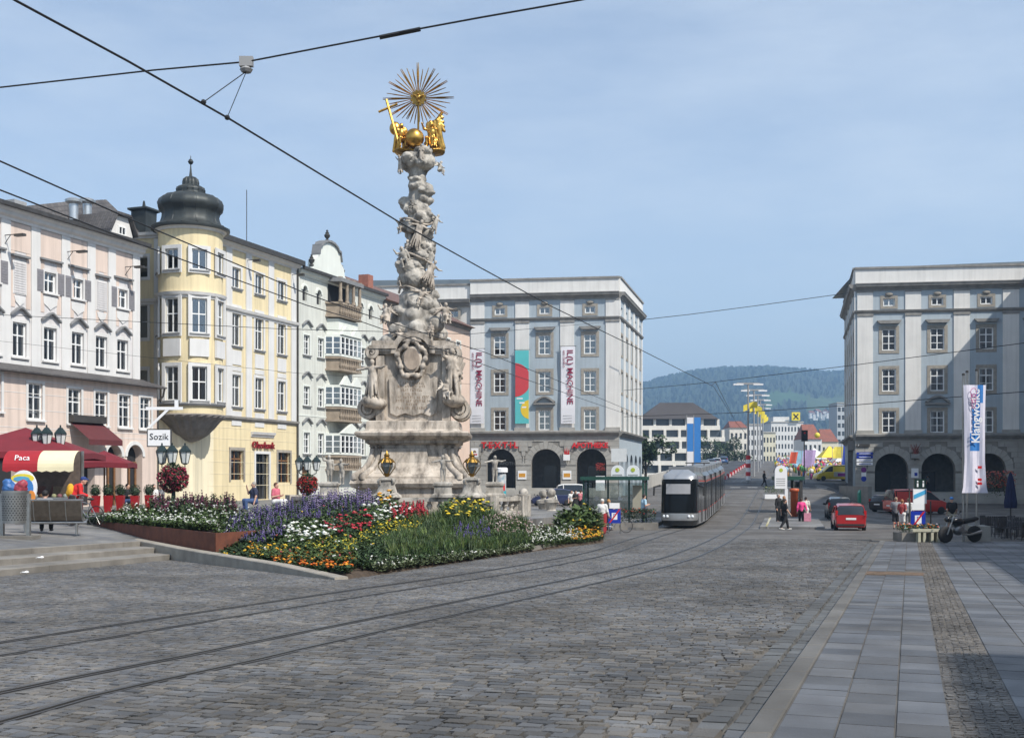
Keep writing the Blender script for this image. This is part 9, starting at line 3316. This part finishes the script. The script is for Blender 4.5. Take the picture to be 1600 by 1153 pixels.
for px, py0, py1, D, c, lb, w in ((1262,703,730,165,(.42,.3,.5), 'leaning lilac festival flag', .9),(1310,698,716,170,(.72,.6,.08), 'yellow festival flag beside the tents', .9),(1322,690,728,150,(.02,.05,.3), 'dark blue festival flag at the palace corner', .6),(1250,704,726,175,(.3,.5,.62), 'pale blue festival banner in the crowd', 1.2),(1238,706,724,160,(.6,.1,.05), 'red round festival sign in the crowd', .5)):
 p = gpt(px, D)
 t = thing('festival_flag', lb, 'flag', p, 0, 'festival flags in the crowd')
 za, zb = z_at(py1, D) - p.z, z_at(py0, D) - p.z
 MB().tube([(-w, 0,0),(-w, 0, zb)],.04,5).build('pole', m_lp, t)
 V = [(-w + 2 * w * j / 4 + .3 * k, .12 * math.sin(j * 1.5),(za, zb)[k]) for j in range(5) for k in (0,1)]
 MB().add(V, [(2 * j, 2 * j + 2,2 * j + 3,2 * j + 1) for j in range(4)]).build('cloth', M('fest_%d' % int(sum(c) * 1000), c, rough=.7, var=.15, scale=1.5), t)
t = thing('balloon', 'big yellow balloon floating over the festival', 'balloon', at(1277,680,190))
MB().ball((0,0,0),.45,14,10).build('skin', m_yflag, t, True)
MB().tube([(0,0,-.45),(.1,0,-4)],.01,3).build('string', m_lp, t)
t = thing('traffic_light', 'dark traffic light over the bridge road', 'traffic light', gpt(1257,135))
H = z_at(672,135) - t.location.z
MB().tube([(0,.1,0),(0,.1, H)],.07,6).build('post', m_gutter, t)
MB().box(-.35,.35,-.15,.15, H - 1.3, H).build('housing', m_black, t)
MB().ball((0,-.15, H - .35),(.13,.05,.13),10,6).build('red_lamp', m_tail, t, True)
ridge = [(-2000,650),(0,640),(600,625),(900,612),(1000,601),(1040,589),(1080,581),(1115,577),(1150,575),(1200,573),(1240,576),(1270,578),(1300,582),(1340,577),(1400,585),(1700,610),(3600,660)]
nxh, nyh = 300,110
rr = np.random.default_rng(4)
V, C_ = [],[]
for j in range(nyh):
 f_ = j / (nyh - 1)
 D = 950 + 1900 * f_
 for i in range(nxh):
  px = 560 + (1560 - 560) * i / (nxh - 1) if 10 < i < nxh - 10 else (-2000 + i * 250 if i <= 10 else 1560 + (i - nxh + 10) * 220)
  yr = interp(px, [r_[0] for r_ in ridge],[r_[1] for r_ in ridge])
  s_ = smooth(f_, 0,1) ** .9
  py = 745 - 12 + (yr - 733) * s_ + 9 * math.sin(px * .021 + f_ * 7) * f_ * (1 - f_) * 2
  fld = 617 + 5 * math.sin(px * .05) < py < 641 + 7 * math.sin(px * .07 + 1) and 1192 + (641 - py) * .2 < px < 1420 and not (1225 < px < 1262 and py > 628)
  X, z = fx(px, D), z_at(py, D)
  k = rr.random()
  V.append((X, D, z + (0 if fld else (k - .5) * (16 if f_ < .97 else 12))))
  C_.append((1.9,1.9,.95) if fld and px > 1262 else ((1.35,1.9,.8) if fld else (.75 + .5 * k,) * 3))
F = [(j * nxh + i, j * nxh + i + 1,(j + 1) * nxh + i + 1,(j + 1) * nxh + i) for j in range(nyh - 1) for i in range(nxh - 1)]
hl = obj('hills', mesh_from('hills', V, F, False, np.array(C_)), M('hill_forest', (.028,.045,.028), rough=.95, var=.3, scale=.03, attr='tint'))
tag(hl, 'wooded blue hills with a pale field beyond the town', kind='structure')
for i in range(9):
 px, py = 1268 + 4.2 * i, 648 + 3 * math.sin(i * 2.1)
 D = 1750
 t = thing('hill_house', 'small white house on the hillside, %s from the left of its row' % (ordn + ['seventh', 'eighth', 'ninth'])[i], 'house', at(px, py + 2, D) - Vector((0,0,4)),.3 * i, 'white houses on the hillside')
 MB().box(-4,4,-4,4,0,9).build('wall', m_w1, t)
 MB().add([(-4.5,-4.5,9),(4.5,-4.5,9),(4.5,4.5,9),(-4.5,4.5,9),(-4.5,0,12),(4.5,0,12)],[(0,1,5,4),(2,3,4,5),(1,2,5),(3,0,4)]).build('roof', m_rr, t)
# ================================================================== overhead wires
m_wire = M('wire_black', (.015,.015,.016), rough=.5, var=0)
def wire(label, pts, r_=.012, name='overhead_wire', group='overhead tram wires', sag=0.0):
 P_ = [at(*p) for p in pts]
 o_ = thing(name, label, 'wire', P_[0],0, group)
 Q_ = []
 for a, b in zip(P_[:-1], P_[1:]):
  Q_ += [a.lerp(b, k / 4) - P_[0] for k in range(4)]
 Q_.append(P_[-1] - P_[0])
 MB().tube(Q_, r_, 6).build('cable', m_wire, o_)
 return o_
def cw(pts):
 return [(px, py, 3.8 * 1800 / (745 - py)) for px, py in pts]
wA = wire('thick contact wire running diagonally over the near track', [(-260,-165,7.5)] + cw([(22,0),(200,96),(360,187),(630,351),(750,418),(860,478),(1000,546),(1115,604),(1145,652)]),.011)
wire('contact wire over the far track, upper of the two at left', cw([(-150,183),(0,252),(200,341),(479,459),(560,488),(759,551),(860,590),(985,642)]),.011)
wire('contact wire over the far track, lower of the two at left', cw([(-150,240),(0,297),(200,375),(479,477),(560,501),(759,571),(900,620),(1003,655)]),.011)
sw1 = wire('span cable with insulators crossing the top of the picture', [(-60,144,13.2),(0,137,13),(240,110,12.4),(385,97,12),(620,52,11.4),(750,28,11),(910,0,10.6),(1100,-40,10)],.009)
L0 = sw1.location
hp_ = at(385,97,12)
MB().box(-.07,.07,-.03,.03,-.05,.05).lathe([(.05,-.11),(.07,-.08),(.03,-.05)],8).build('insulator', m_lp, sw1, loc=hp_ - L0)
for px, py in ((318,160),(355,184)):
 e_ = at(px, py, 3.8 * 1800 / (745 - py))
 MB().tube([hp_ - L0 - Vector((0,0,.1)), e_ - L0],.005,4).build('hanger', m_wire, sw1)
 MB().ball(tuple(e_ - L0),.03,6,4).build('clamp', m_wire, sw1)
for px, py in ((615,54),(635,50)):
 MB().tube([at(px - 22, py + 5,11.4) - L0, at(px + 22, py - 4,11.4) - L0],.022,6).build('insulator', m_wire, sw1)
wire('thin span cable across the pink and yellow houses', [(-60,489,50),(0,492,48),(440,514,42),(592,518,41),(735,522,45),(985,500,110)],.012)
wire('thin lower span cable across the left houses', [(-60,528,55),(0,533,54),(300,566,52),(465,583,50),(735,600,60)],.008)
wire('span cable between the two palaces', [(1001,500,128),(1080,491,126),(1180,478,124),(1325,458,121)],.035)
wire('span cable rising to the right edge, upper', [(975,610,85),(1115,597,72),(1330,571,60),(1600,536,50),(1700,520,47)],.018)
wire('span cable rising to the right edge, lower', [(975,651,85),(1150,645,72),(1330,633,60),(1600,612,50),(1700,602,47)],.02)
wire('contact wire fork beyond the near track', [(1112,602,48),(1118,597,50),(1150,660,78),(1185,700,130)],.012)
# ---- litter on the steps
for i, (px, py, D) in enumerate(((163,846,34.5),(62,871,27.3),(38,894,26.0))):
 p = at(px, py, D)
 t = sdf_obj('paper_scrap', [('e', (0,0,0),(.07,.05,.018)),('e', (.04,.02,.014),(.04,.035,.025))], m_whitesign, None, .012,.01, noise=.008, nscale=40)
 t.location = p
 tag(t, 'crumpled white paper scrap on the ' + ('top step', 'middle step', 'lowest step')[i], 'litter', 'paper scraps on the steps')
# ---- haze: pale even air round the whole scene
hz = MB().box(-4300,4300,-700,4700,-12,330).build('haze', None)
m = bpy.data.materials.new('haze_air')
m.use_nodes = True
nt = m.node_tree
nt.nodes.clear()
o_ = nt.nodes.new('ShaderNodeOutputMaterial')
v_ = nt.nodes.new('ShaderNodeVolumePrincipled')
v_.inputs['Color'].default_value = (.42,.68,1.0,1)
v_.inputs['Density'].default_value = 0.00038
v_.inputs['Anisotropy'].default_value = .25
nt.links.new(v_.outputs[0], o_.inputs['Volume'])
hz.data.materials.append(m)
tag(hz, 'thin pale haze over town and hills', 'haze', kind='stuff')
